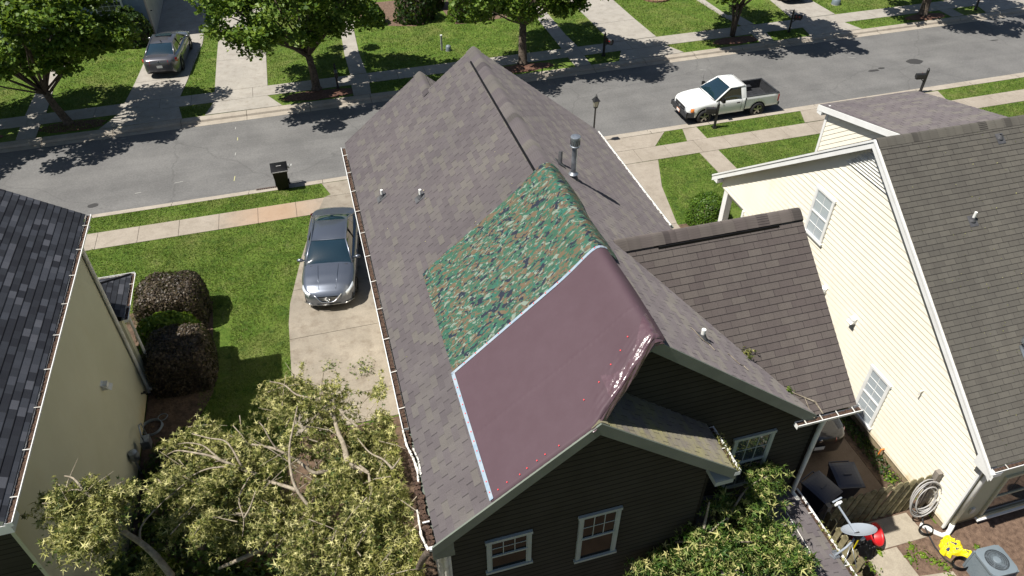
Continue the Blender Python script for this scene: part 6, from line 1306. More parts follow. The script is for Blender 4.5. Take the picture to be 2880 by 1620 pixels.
# ---------------------------------------------------------------- fallen tree between the two houses
BR = [
 ('barklight',0.08,0.035,[(-0.82,9.28,3.90),(-0.91,9.44,4.00),(-0.97,9.62,4.10),(-0.88,9.73,4.15),(-0.72,9.80,4.20),(-0.73,10.24,4.30),(-0.81,10.65,4.30),(-0.88,11.20,4.30),(-1.00,11.67,4.20),(-1.08,12.14,4.10)]),
 ('barklight',0.05,0.02,[(-0.74,10.37,4.30),(-0.75,9.92,4.25),(-0.83,9.72,4.20),(-1.14,9.74,4.30),(-1.40,9.72,4.40),(-1.67,10.02,4.50),(-2.03,10.32,4.60),(-2.30,10.49,4.60),(-2.53,10.61,4.60)]),
 ('barklight',0.05,0.012,[(-1.12,8.65,3.60),(-1.22,8.74,3.80),(-1.39,8.81,4.10),(-1.55,8.98,4.40),(-1.72,9.27,4.60),(-1.77,9.59,4.80),(-1.75,10.06,4.90),(-1.63,10.64,4.90),(-1.53,11.10,4.90)]),
 ('barklight',0.04,0.03,[(-1.71,9.24,4.60),(-1.86,9.41,4.50),(-2.08,9.56,4.50),(-2.36,9.80,4.40)]),
 ('barklight',0.04,0.01,[(-2.49,9.98,4.40),(-2.70,10.08,4.50),(-3.10,10.28,4.70),(-3.31,10.42,4.75),(-3.59,10.57,4.75),(-3.98,10.86,4.60),(-4.24,10.99,4.40)]),
 ('barklight',0.025,0.01,[(-2.70,10.08,4.50),(-2.76,10.15,4.70),(-2.87,10.43,4.80),(-3.03,10.69,4.80),(-3.31,10.83,4.80),(-3.69,11.14,4.70)]),
 ('barklight',0.025,0.01,[(-2.87,10.15,4.55),(-3.12,10.20,4.60),(-3.44,10.22,4.60),(-3.71,10.22,4.50)]),
 ('barklight',0.02,0.008,[(-3.10,10.28,4.70),(-3.26,10.45,4.80),(-3.44,10.68,4.80),(-3.73,10.87,4.75),(-3.98,11.03,4.60)]),
 ('barklight',0.02,0.008,[(-2.03,10.32,4.60),(-2.12,10.43,4.80),(-2.21,10.63,5.00),(-2.30,10.81,5.00)]),
 ('barklight',0.02,0.008,[(-2.56,9.95,4.50),(-2.81,9.46,4.50),(-2.75,9.01,4.40),(-2.80,8.70,4.30)]),
 ('barklight',0.02,0.008,[(-2.75,9.01,4.40),(-2.58,9.11,4.60),(-2.46,9.36,4.70)]),
 ('barklight',0.05,0.035,[(-2.24,8.96,3.70),(-2.40,9.12,3.90),(-2.60,9.24,4.10),(-2.88,9.28,4.20),(-3.17,9.39,4.20)]),
 ('barklight',0.03,0.012,[(-1.07,11.79,4.20),(-1.38,11.86,4.30),(-1.63,12.04,4.30),(-1.87,12.40,4.30),(-2.21,12.69,4.20)]),
 ('barklight',0.03,0.012,[(-1.07,11.79,4.20),(-0.87,11.70,4.20),(-0.87,11.49,4.20)]),
 ('barklight',0.03,0.012,[(-1.13,11.74,4.20),(-1.05,12.00,4.40),(-0.95,12.46,4.40)]),
 ('barklight',0.04,0.02,[(-0.46,9.42,4.40),(-0.65,9.64,4.50),(-0.32,9.24,4.60),(-0.47,9.48,4.60)]),
 ('barklight',0.04,0.02,[(-0.18,8.23,4.30),(-0.29,8.59,4.40),(-0.34,8.95,4.50),(-0.32,9.24,4.60)]),
 ('barklight',0.025,0.01,[(0.14,8.92,5.00),(0.00,9.26,4.90),(-0.24,9.59,4.80),(-0.43,10.17,4.60)]),
 ('barklight',0.02,0.008,[(0.14,8.92,5.00),(0.34,9.07,5.10)]),
 ('barklight',0.025,0.01,[(-0.39,10.47,4.60),(-0.61,10.88,4.50),(-0.73,11.24,4.40)]),
 ('barklight',0.05,0.04,[(-0.84,9.12,3.60),(-1.05,9.32,3.60),(-1.28,9.60,3.50)]),
 ('barklight',0.07,0.01,[(-4.15,8.49,3.90),(-4.29,8.65,4.40),(-4.47,8.80,4.70),(-4.69,8.89,5.10),(-4.85,9.04,5.40),(-4.96,9.18,5.70),(-5.08,9.30,5.90),(-5.23,9.50,6.00),(-5.44,9.69,5.90)]),
 ('barklight',0.02,0.008,[(-5.08,9.28,5.90),(-5.26,9.34,5.90),(-5.52,9.41,5.80)]),
 ('barklight',0.025,0.008,[(-4.85,9.07,5.40),(-4.74,9.18,5.60),(-4.64,9.37,5.70),(-4.51,9.45,5.70)]),
 ('barklight',0.025,0.01,[(-4.49,8.83,4.70),(-4.46,9.07,4.80),(-4.22,9.31,4.90)]),
 ('barklight',0.07,0.03,[(-2.20,8.81,3.90),(-2.37,8.77,3.80),(-2.67,8.71,3.70),(-3.07,8.68,3.60),(-3.46,8.68,3.50)]),
 ('barklight',0.05,0.03,[(-6.66,9.71,3.00),(-6.84,9.79,3.20),(-7.00,9.82,3.30)]),
 ('barklight',0.045,0.02,[(-7.30,9.89,3.00),(-7.43,9.99,3.20),(-7.69,10.06,3.30)]),
 ('bark',0.17,0.14,[(-0.72,9.01,1.20),(-0.70,9.03,2.00),(-0.69,9.10,2.80)]),
 ('bark',0.07,0.05,[(0.47,6.74,5.50),(0.32,6.99,4.80),(0.19,7.30,3.80)]),
 ('barklight',0.06,0.03,[(-0.02,7.68,4.30),(-0.12,7.93,4.40),(-0.22,8.22,4.50),(-0.29,8.60,4.50)]),
]
CL_A = [ (-1.75,13.47,3.43),(-1.62,13.11,3.80),(-1.94,13.21,3.52),(-1.78,13.27,3.43),(-1.67,12.99,3.83),(-1.48,12.94,3.80),(-0.78,12.60,3.88),(0.20,12.41,3.87),(0.26,12.22,3.93),(-2.12,13.09,3.44),(-1.95,12.64,3.99),(-1.78,12.99,3.55),(-1.58,12.40,4.02),(-1.48,12.48,3.90),(-1.33,12.63,3.67),(-0.86,12.23,4.01),(0.08,12.22,3.86),(0.30,11.66,4.26),(-2.26,12.53,4.00),(-2.09,12.71,3.58),(-1.95,12.28,4.07),(-1.78,12.38,3.90),(-1.69,12.57,3.69),(-1.53,12.62,3.67),(-1.25,12.22,3.95),(-0.85,11.96,4.15),(-0.09,11.84,4.08),(0.04,11.76,4.13),(0.21,11.71,3.99),(-2.32,12.60,3.61),(-2.17,12.63,3.61),(-2.00,12.26,3.83),(-1.84,12.36,3.71),(-1.71,12.19,3.87),(-1.46,12.03,3.99),(-1.30,12.12,3.88),(-1.02,11.74,4.15),(-0.81,11.86,4.01),(-0.76,11.94,3.94),(-0.50,11.70,4.11),(-0.24,11.75,3.83),(-0.08,11.60,3.98),(0.09,11.34,4.18),(0.23,11.76,3.80),(0.32,11.42,4.08),(-2.19,11.69,4.30),(-2.07,11.69,4.32),(-1.85,11.47,4.54),(-1.66,11.15,4.75),(-1.56,11.25,4.65),(-1.42,11.46,4.36),(-1.30,11.29,4.60),(-1.20,11.29,4.44),(-0.93,11.02,4.67),(-0.90,11.26,4.43),(-0.74,11.34,4.29),(-0.57,11.76,3.85),(-0.42,11.26,4.31),(-0.24,11.13,4.33),(-0.10,11.27,4.18),(-0.03,11.06,4.42),(0.21,10.97,4.34),(-2.17,11.32,4.50),(-2.08,11.52,4.26),(-1.86,11.05,4.68),(-1.74,11.12,4.60),(-1.59,11.05,4.73),(-1.45,11.08,4.67),(-1.30,11.17,4.46),(-1.13,11.11,4.51),(-1.01,11.20,4.24),(-0.86,11.12,4.40),(-0.76,10.87,4.55),(-0.59,10.87,4.60),(-0.43,11.26,3.98),(-0.25,11.10,4.15),(-0.16,10.82,4.42),(-0.04,11.11,4.05),(0.20,10.67,4.53),(0.32,10.93,4.15),(-3.63,11.95,3.99),(-1.99,11.11,4.53),(-1.73,10.76,4.76),(-1.68,11.13,4.30),(-1.53,11.14,4.28),(-1.33,11.02,4.46),(-1.17,11.11,4.14),(-1.12,11.12,4.13),(-0.94,11.21,4.10),(-0.80,10.79,4.45),(-0.59,10.80,4.33),(-0.47,10.66,4.50),(-0.31,11.14,3.95),(-0.13,10.91,4.09),(-0.02,10.79,4.20),(0.07,10.83,4.16),(0.22,10.70,4.17),(-3.76,11.88,3.87),(-3.49,11.50,4.39),(-2.83,10.98,4.66),(-2.82,11.31,4.32),(-2.62,11.17,4.45),(-1.71,10.49,4.85),(-1.64,10.85,4.52),(-1.47,10.87,4.46),(-1.30,10.64,4.68),(-1.19,10.87,4.31),(-1.06,10.65,4.54),(-0.94,10.94,4.11),(-0.73,10.88,4.14),(-0.70,10.71,4.21),(-0.44,10.46,4.43),(-0.31,10.47,4.38),(-0.16,10.73,4.16),(-0.06,10.45,4.30),(0.11,10.63,4.07),(0.29,10.54,4.14),(-4.08,11.92,3.86),(-3.87,11.71,3.92),(-3.68,11.63,4.08),(-3.54,11.50,4.06),(-3.29,11.11,4.47),(-3.16,11.14,4.42),(-3.02,10.92,4.54),(-2.82,10.72,4.74),(-2.75,10.88,4.63),(-2.57,10.84,4.57),(-2.43,10.56,4.79),(-1.89,10.82,4.45),(-1.75,10.34,4.82),(-1.56,10.47,4.65),(-1.47,10.49,4.60),(-1.32,10.51,4.45),(-1.21,10.68,4.32),(-1.07,10.53,4.41),(-0.88,10.57,4.37),(-0.75,10.53,4.26),(-0.66,10.39,4.46),(-0.47,10.37,4.37),(-0.33,10.57,4.04),(-0.24,10.56,4.03),(-0.05,10.57,4.02),(0.07,10.56,4.05),(0.21,10.60,3.98),(0.31,10.21,4.26),(-4.23,11.54,3.96),(-4.06,11.50,4.09),(-3.76,11.26,4.25),(-3.64,11.31,4.21),(-3.48,11.19,4.21),(-3.33,10.85,4.50),(-3.29,11.13,4.22),(-3.08,11.13,4.23),(-2.90,10.73,4.59),(-2.69,10.60,4.62),(-2.63,10.62,4.64),(-2.43,10.38,4.85),(-2.40,10.68,4.41),(-2.21,10.54,4.50),(-1.87,10.39,4.55),(-1.76,10.26,4.69),(-1.67,10.38,4.54),(-1.45,10.16,4.87),(-1.32,10.05,4.79),(-1.26,10.38,4.43),(-1.08,10.47,4.20),(-0.99,10.41,4.27),(-0.85,10.42,4.30),(-0.68,10.33,4.21),(-0.52,10.50,4.09),(-0.43,10.47,3.98),(-0.28,10.40,4.08),(-0.13,10.45,3.91),(0.08,10.19,4.16),(0.13,10.14,4.26),(0.32,9.86,4.46),(-4.21,11.06,4.40),(-4.23,11.59,3.83),(-4.08,11.42,3.88),(-3.78,10.90,4.43),(-3.70,11.09,4.16),(-3.66,11.28,3.96),(-3.38,10.84,4.34),(-3.25,10.85,4.41),(-3.15,10.95,4.20),(-3.02,10.97,4.19),(-2.76,10.46,4.57),(-2.67,10.60,4.40),(-2.41,10.21,4.87),(-2.32,10.24,4.71),(-2.10,10.07,4.89),(-2.04,10.15,4.74),(-1.90,10.17,4.69),(-1.77,10.06,4.72),(-1.63,10.22,4.62),(-1.54,10.23,4.54),(-1.38,10.32,4.37),(-1.24,10.23,4.39),(-1.14,10.13,4.49),(-0.95,10.04,4.52),(-0.83,10.41,3.97),(-0.74,10.35,4.01),(-0.50,10.08,4.37),(-0.45,9.97,4.36),(-0.31,10.25,3.93),(-0.09,10.14,4.09),(-0.04,10.16,4.01),(0.16,9.88,4.26),(0.22,9.67,4.47),(-4.37,11.15,4.19),(-4.38,11.27,3.92),(-4.23,11.29,3.95),(-4.01,11.13,4.03),(-3.73,10.77,4.30),(-3.67,10.94,4.06),(-3.48,10.82,4.27),(-3.35,10.67,4.42),(-3.11,10.48,4.56),(-3.01,10.32,4.66),(-2.89,10.57,4.40),(-2.74,10.29,4.66),(-2.61,10.25,4.60),(-2.45,10.22,4.68),(-2.27,10.14,4.71),(-2.17,10.05,4.75),(-1.96,9.93,4.89),(-1.97,10.18,4.41),(-1.77,10.15,4.52),(-1.58,9.86,4.73),(-1.53,10.02,4.53),(-1.38,10.13,4.29),(-1.26,9.97,4.48),(-1.10,10.13,4.16),(-1.02,10.30,4.04),(-0.89,9.94,4.45),(-0.71,10.06,4.12),(-0.61,9.77,4.43),(-0.38,10.09,4.09),(-0.28,9.70,4.43),(-0.16,10.14,3.87),(0.01,9.56,4.46),(0.15,9.92,4.06),(0.28,9.42,4.56),(-4.28,10.73,4.44),(-4.26,10.85,4.20),(-4.06,10.76,4.24),(-3.97,11.03,3.93),(-3.78,10.83,4.10),(-3.57,10.39,4.55),(-3.48,10.60,4.30),(-3.38,10.58,4.26),(-3.27,10.56,4.26),(-3.12,10.43,4.29),(-2.91,10.16,4.61),(-2.71,10.11,4.60),(-2.68,10.36,4.35),(-2.51,10.17,4.50),(-2.41,10.24,4.40),(-2.24,9.98,4.56),(-2.07,9.81,4.79),(-1.94,9.98,4.49),(-1.88,10.10,4.29),(-1.62,9.81,4.68),(-1.55,9.81,4.55),(-1.48,10.05,4.22),(-1.31,9.96,4.31),(-1.14,9.83,4.30),(-0.96,9.77,4.46),(-0.91,10.00,4.07),(-0.70,9.86,4.24),(-0.62,9.68,4.34),(-0.46,9.81,4.11),(-0.38,9.75,4.15),(-0.15,9.52,4.35),(-0.09,9.51,4.35),(0.07,9.62,4.26),(0.18,9.36,4.43),(-4.29,10.55,4.41),(-4.16,10.46,4.44),(-3.92,10.34,4.54),(-3.85,10.47,4.29),(-3.74,10.38,4.50),(-3.67,10.44,4.30),(-3.49,10.28,4.51),(-2.77,10.22,4.24),(-2.68,10.19,4.26),(-2.47,9.74,4.73),(-2.28,9.78,4.74),(-2.27,10.03,4.26),(-2.16,9.94,4.32),(-1.96,9.61,4.77),(-1.74,9.56,4.77),(-1.65,9.65,4.53),(-1.58,9.71,4.41),(-1.35,9.50,4.67),(-1.29,9.65,4.47),(-1.17,9.67,4.45),(-0.96,9.49,4.58),(-0.86,9.59,4.32),(-0.70,9.48,4.40),(-0.67,9.76,4.05),(-0.43,9.59,4.23),(-0.34,9.41,4.38),(-0.20,9.26,4.54),(-0.07,9.26,4.52),(0.02,9.50,4.21),(0.17,9.40,4.16),(0.30,9.29,4.36),(-4.27,10.26,4.46),(-4.21,10.51,4.16),(-4.07,10.33,4.30),(-3.87,10.19,4.53),(-3.80,10.38,4.26),(-3.63,10.22,4.31),(-3.36,9.88,4.63),(-3.20,10.17,4.19),(-2.76,9.74,4.62),(-2.68,9.84,4.49),(-2.42,9.65,4.68),(-2.46,10.06,4.19),(-2.26,9.94,4.28),(-2.09,9.59,4.70),(-1.99,9.59,4.49),(-1.93,9.88,4.07),(-1.67,9.79,4.27),(-1.54,9.53,4.57),(-1.52,9.75,4.11),(-1.31,9.66,4.27),(-1.18,9.55,4.34),(-1.03,9.63,4.21),(-0.86,9.23,4.66),(-0.79,9.58,4.12),(-0.67,9.35,4.46),(-0.49,9.22,4.40),(-0.34,9.45,4.14),(-0.23,9.04,4.61),(-0.05,9.07,4.47),(0.05,9.14,4.40),(0.19,8.92,4.62),(0.30,8.92,4.60),(-4.21,9.97,4.70),(-4.09,10.01,4.60),(-3.89,9.93,4.59),(-3.82,9.95,4.58),(-3.79,10.15,4.22),(-3.57,9.98,4.38),(-3.48,9.91,4.53),(-3.32,9.96,4.29),(-3.15,9.70,4.73),(-3.01,9.80,4.52),(-2.92,9.93,4.22),(-2.79,9.92,4.16),(-2.63,9.74,4.39),(-2.56,9.82,4.29),(-2.36,9.56,4.54),(-2.26,9.53,4.59),(-2.12,9.59,4.37),(-2.06,9.77,4.14),(-1.89,9.44,4.42),(-1.67,9.47,4.48),(-1.60,9.41,4.44),(-1.50,9.43,4.39),(-1.29,9.43,4.28),(-1.19,9.39,4.29),(-1.07,9.50,4.13),(-0.93,9.28,4.43),(-0.77,8.98,4.64),(-0.63,9.11,4.38),(-0.53,9.28,4.24),(-0.39,9.17,4.28),(-0.22,9.07,4.27),(-0.16,8.94,4.60),(0.07,9.19,4.16),(0.16,9.12,4.16),(0.24,9.05,4.26),(-4.39,10.01,4.47),(-4.32,10.18,4.23),(-4.05,9.73,4.72),(-3.89,9.69,4.80),(-3.76,9.56,4.82),(-3.76,9.85,4.38),(-3.62,9.83,4.46),(-3.36,9.57,4.71),(-3.33,9.88,4.31),(-3.08,9.52,4.72),(-3.05,9.80,4.28),(-2.99,9.79,4.24),(-2.89,9.83,4.18),(-2.65,9.48,4.53),(-2.49,9.45,4.48),(-2.46,9.74,4.10),(-2.22,9.36,4.45),(-2.18,9.78,3.99),(-1.72,9.42,4.18),(-1.62,9.41,4.23),(-1.50,9.50,4.12),(-1.35,9.06,4.58),(-1.17,9.20,4.39),(-1.07,9.30,4.20),(-0.91,8.98,4.58),(-0.84,8.99,4.42),(-0.66,8.72,4.79),(-0.49,8.69,4.70),(-0.44,8.85,4.58),(-0.22,8.84,4.40),(-0.16,8.66,4.59),(0.02,8.53,4.72),(0.14,8.74,4.42),(0.21,8.82,4.22),(-4.37,9.88,4.44),(-4.18,9.58,4.70),(-4.17,9.92,4.37),(-3.98,9.71,4.43),(-3.80,9.59,4.64),(-3.53,9.33,4.87),(-3.45,9.34,4.84),(-3.39,9.49,4.59),(-2.84,9.62,4.25),(-2.63,9.32,4.48),(-2.65,9.62,4.05),(-2.42,9.33,4.39),(-2.35,9.62,3.86),(-2.24,9.65,3.88),(-2.08,9.40,4.20),(-1.62,9.11,4.31),(-1.45,9.11,4.31),(-1.05,9.08,4.29),(-0.78,8.86,4.46),(-0.69,8.72,4.50),(-0.53,8.74,4.57),(-0.37,8.69,4.54),(-0.27,8.52,4.68),(-0.15,8.58,4.52),(-0.04,8.53,4.60),(0.10,8.50,4.49),(0.21,8.27,4.79),(0.33,8.58,4.31),(-4.21,9.40,4.75),(-4.25,9.75,4.32),(-3.96,9.34,4.80),(-4.00,9.62,4.40),(-3.74,9.34,4.65),(-3.64,9.40,4.56),(-3.57,9.35,4.58),(-3.36,9.17,4.83),(-2.86,9.33,4.33),(-2.70,9.47,3.99),(-2.62,9.38,4.09),(-2.47,9.25,4.23),(-2.35,9.36,4.09),(-2.23,9.44,3.92),(-2.04,9.16,4.17),(-1.92,9.36,3.95),(-1.87,9.27,3.93),(-1.64,8.96,4.36),(-1.47,8.85,4.48),(-1.40,9.05,4.08),(-0.79,8.75,4.42),(-0.65,8.55,4.59),(-0.53,8.54,4.49),(-0.42,8.34,4.84),(-0.31,8.52,4.42),(-0.13,8.25,4.85),(0.04,8.42,4.56),(0.25,8.35,4.50),(0.30,8.37,4.43),(-4.07,9.25,4.81),(-3.96,9.14,4.88),(-4.00,9.51,4.41),(-3.81,9.30,4.59),(-3.64,9.24,4.68),(-3.53,9.21,4.55),(-3.33,9.05,4.78),(-3.31,9.17,4.56),(-3.15,9.13,4.54),(-2.99,8.93,4.72),(-2.90,9.07,4.50),(-2.84,9.20,4.29),(-2.61,9.35,4.03),(-2.52,9.30,3.99),(-2.28,9.01,4.26),(-2.24,9.16,4.01),(-2.07,9.03,4.20),(-1.91,8.87,4.34),(-1.82,9.08,4.10),(-1.66,9.02,4.03),(-1.50,8.60,4.55),(-1.35,8.57,4.56),(-1.26,8.69,4.47),(-0.81,8.49,4.57),(-0.74,8.27,4.79),(-0.55,8.39,4.48),(-0.46,8.20,4.78),(-0.31,7.99,4.96),(-0.22,8.06,4.96),(0.15,8.30,4.44),(-3.88,9.19,4.60),(-3.63,9.08,4.68),(-3.45,8.86,4.78),(-3.49,9.16,4.33),(-3.20,8.91,4.76),(-3.13,8.83,4.71),(-3.03,9.11,4.37),(-2.90,8.78,4.69),(-2.79,8.94,4.40),(-2.46,9.03,4.18),(-2.39,9.19,3.96),(-2.26,8.99,4.09),(-2.10,9.11,3.85),(-1.95,9.03,3.86),(-1.82,8.83,4.13),(-1.61,8.64,4.34),(-1.48,8.58,4.36),(-1.43,8.55,4.44),(-1.26,8.56,4.33),(-0.99,8.49,4.35),(-0.91,8.43,4.46),(-0.74,8.44,4.39),(-0.58,8.12,4.63),(-0.49,8.26,4.44),(-0.34,7.89,4.95),(-0.21,8.09,4.61),(0.15,8.06,4.58),(0.33,8.22,4.19),(-3.59,8.86,4.73),(-3.42,8.68,4.93),(-3.41,8.82,4.57),(-3.32,9.02,4.36),(-3.13,8.82,4.54),(-3.05,8.79,4.55),(-2.62,9.08,3.94),(-2.45,8.63,4.44),(-2.26,8.72,4.35),(-2.20,8.87,4.03),(-2.07,8.50,4.47),(-1.88,8.61,4.32),(-1.79,8.78,3.99),(-1.60,8.45,4.43),(-1.52,8.58,4.28),(-1.42,8.31,4.61),(-1.17,8.25,4.52),(-0.97,8.02,4.79),(-0.88,8.13,4.59),(-0.75,8.19,4.43),(-0.68,8.27,4.37),(-0.48,7.90,4.83),(-0.39,7.86,4.88),(-0.28,7.88,4.76),(-0.11,8.08,4.38),(0.01,7.80,4.77),(0.10,8.04,4.22),(0.27,7.94,4.43),(-3.45,8.87,4.42),(-3.13,8.68,4.59),(-2.56,8.70,4.19),(-1.92,8.52,4.23),(-1.85,8.50,4.27),(-1.70,8.39,4.36),(-1.54,8.32,4.30),(-1.12,8.31,4.26),(-1.04,8.03,4.58),(-0.92,8.03,4.60),(-0.81,8.11,4.31),(-0.37,7.99,4.28),(-0.26,7.69,4.72),(-0.16,7.86,4.41),(0.01,7.62,4.80),(0.06,7.91,4.27),(0.25,7.72,4.42),(-1.76,8.17,4.41),(-1.73,8.29,4.17),(-1.58,8.13,4.51),(-1.17,8.01,4.40),(-1.09,8.13,4.31),(-0.91,7.88,4.51),(-0.85,7.87,4.45),(-0.42,7.81,4.35),(-0.31,7.92,4.24),(-0.22,7.51,4.77),(-0.08,7.74,4.47),(0.06,7.55,4.68),(0.18,7.52,4.68),(-1.73,8.25,4.18),(-1.20,8.02,4.21),(-1.12,8.04,4.15),(-0.93,7.95,4.11),(-0.80,7.91,4.13),(-0.43,7.49,4.67),(-0.27,7.47,4.64),(-0.23,7.63,4.42),(-0.06,7.46,4.62),(0.06,7.52,4.37),(0.22,7.33,4.70),(-1.66,7.73,4.64),(-1.21,7.73,4.45),(-1.04,7.64,4.61),(-1.00,7.74,4.25),(-0.82,7.83,4.05),(-0.48,7.79,4.07),(-0.34,7.65,4.14),(-0.17,7.36,4.63),(-0.08,7.44,4.31),(0.06,7.32,4.51),(0.15,7.46,4.25),(0.26,7.44,4.15),(-1.84,7.80,4.35),(-1.65,7.61,4.71),(-1.55,7.67,4.39),(-1.35,7.71,4.35),(-1.20,7.65,4.31),(-1.14,7.83,4.07),(-0.96,7.72,4.01),(-0.85,7.52,4.30),(-0.51,7.37,4.55),(-0.38,7.31,4.51),(-0.22,7.44,4.16),(-0.07,7.41,4.27),(0.01,7.45,4.06),(0.10,7.40,4.16),(0.29,7.15,4.47),(-1.87,7.46,4.71),(-1.76,7.50,4.73),(-1.69,7.47,4.63),(-1.56,7.38,4.71),(-1.39,7.43,4.66),(-1.31,7.42,4.53),(-1.27,7.70,4.06),(-1.08,7.48,4.27),(-1.01,7.59,4.03),(-0.87,7.44,4.25),(-0.53,7.39,4.12),(-0.41,7.43,4.15),(-0.21,7.11,4.47),(-0.12,7.19,4.36),(-0.01,7.17,4.24),(0.09,7.00,4.54),(0.26,7.04,4.50),(-1.84,7.60,4.34),(-1.68,7.52,4.40),(-1.33,7.27,4.66),(-1.26,7.28,4.50),(-0.96,7.33,4.32),(-0.92,7.33,4.29),(-0.78,7.28,4.31),(-0.38,7.15,4.37),(-0.29,7.17,4.30),(-0.17,7.25,4.00),(-0.07,7.10,4.28),(0.06,6.93,4.54),(0.18,6.83,4.62),(-5.40,9.51,5.93),(-5.22,9.34,6.05),(-5.28,9.55,5.77),(-5.21,9.67,5.56),(-4.94,9.30,6.08),(-5.42,9.25,6.06),(-5.38,9.31,5.90),(-5.25,9.17,6.08),(-5.14,9.28,5.93),(-5.12,9.30,5.84),(-4.94,9.22,6.01),(-5.79,9.56,5.53),(-5.50,9.29,5.93),(-5.32,9.04,6.09),(-5.38,9.32,5.69),(-5.39,9.48,5.52),(-5.10,9.18,5.87),(-4.93,9.07,6.02),(-4.78,8.91,6.04),(-5.61,9.16,5.87),(-5.52,9.22,5.76),(-5.47,9.29,5.68),(-5.26,9.10,5.83),(-5.22,9.08,5.85),(-5.09,9.00,5.88),(-5.02,9.05,5.78),(-4.78,8.91,5.92),(-5.48,9.13,5.69),(-5.36,9.07,5.68),(-5.32,9.15,5.52),(-5.10,8.98,5.69),(-5.04,8.98,5.64),(-4.81,8.78,5.92),(-4.80,8.93,5.70),(-5.43,9.00,5.64),(-5.39,8.99,5.61),(-5.21,8.91,5.61),(-5.02,8.68,5.89),(-5.00,8.93,5.58),(-4.89,8.79,5.66),(-4.74,8.73,5.75),(-5.19,8.51,6.07),(-5.15,8.60,5.95),(-5.10,8.63,5.81),(-5.12,8.78,5.64),(-5.01,8.70,5.67),(-4.67,8.43,6.04),(-5.35,8.56,5.81),(-5.20,8.46,5.87),(-5.04,8.39,6.02),(-5.04,8.53,5.71),(-4.84,8.32,5.99),(-4.70,8.21,6.05),(-5.33,8.47,5.78),(-5.32,8.67,5.53),(-5.26,8.63,5.54),(-5.05,8.49,5.55),(-4.93,8.42,5.69),(-4.75,8.24,5.85),(-4.99,8.28,5.72),(-4.88,8.20,5.75),(-4.80,8.26,5.65),(-4.68,9.34,5.66),(-4.47,9.13,5.99),(-4.55,8.98,5.94),(-4.50,9.09,5.85),(-4.39,8.97,5.96),(-4.62,9.06,5.61),(-4.52,9.06,5.57),(-6.93,9.70,3.85),(-7.12,9.65,3.80),(-7.06,9.60,3.80),(-6.97,9.68,3.64),(-7.29,9.74,3.49),(-6.78,9.60,3.48),(-6.66,9.49,3.58),(-4.69,8.80,3.84),(-5.02,8.99,3.49),(-4.65,8.92,3.46),(-4.48,8.71,3.77) ]
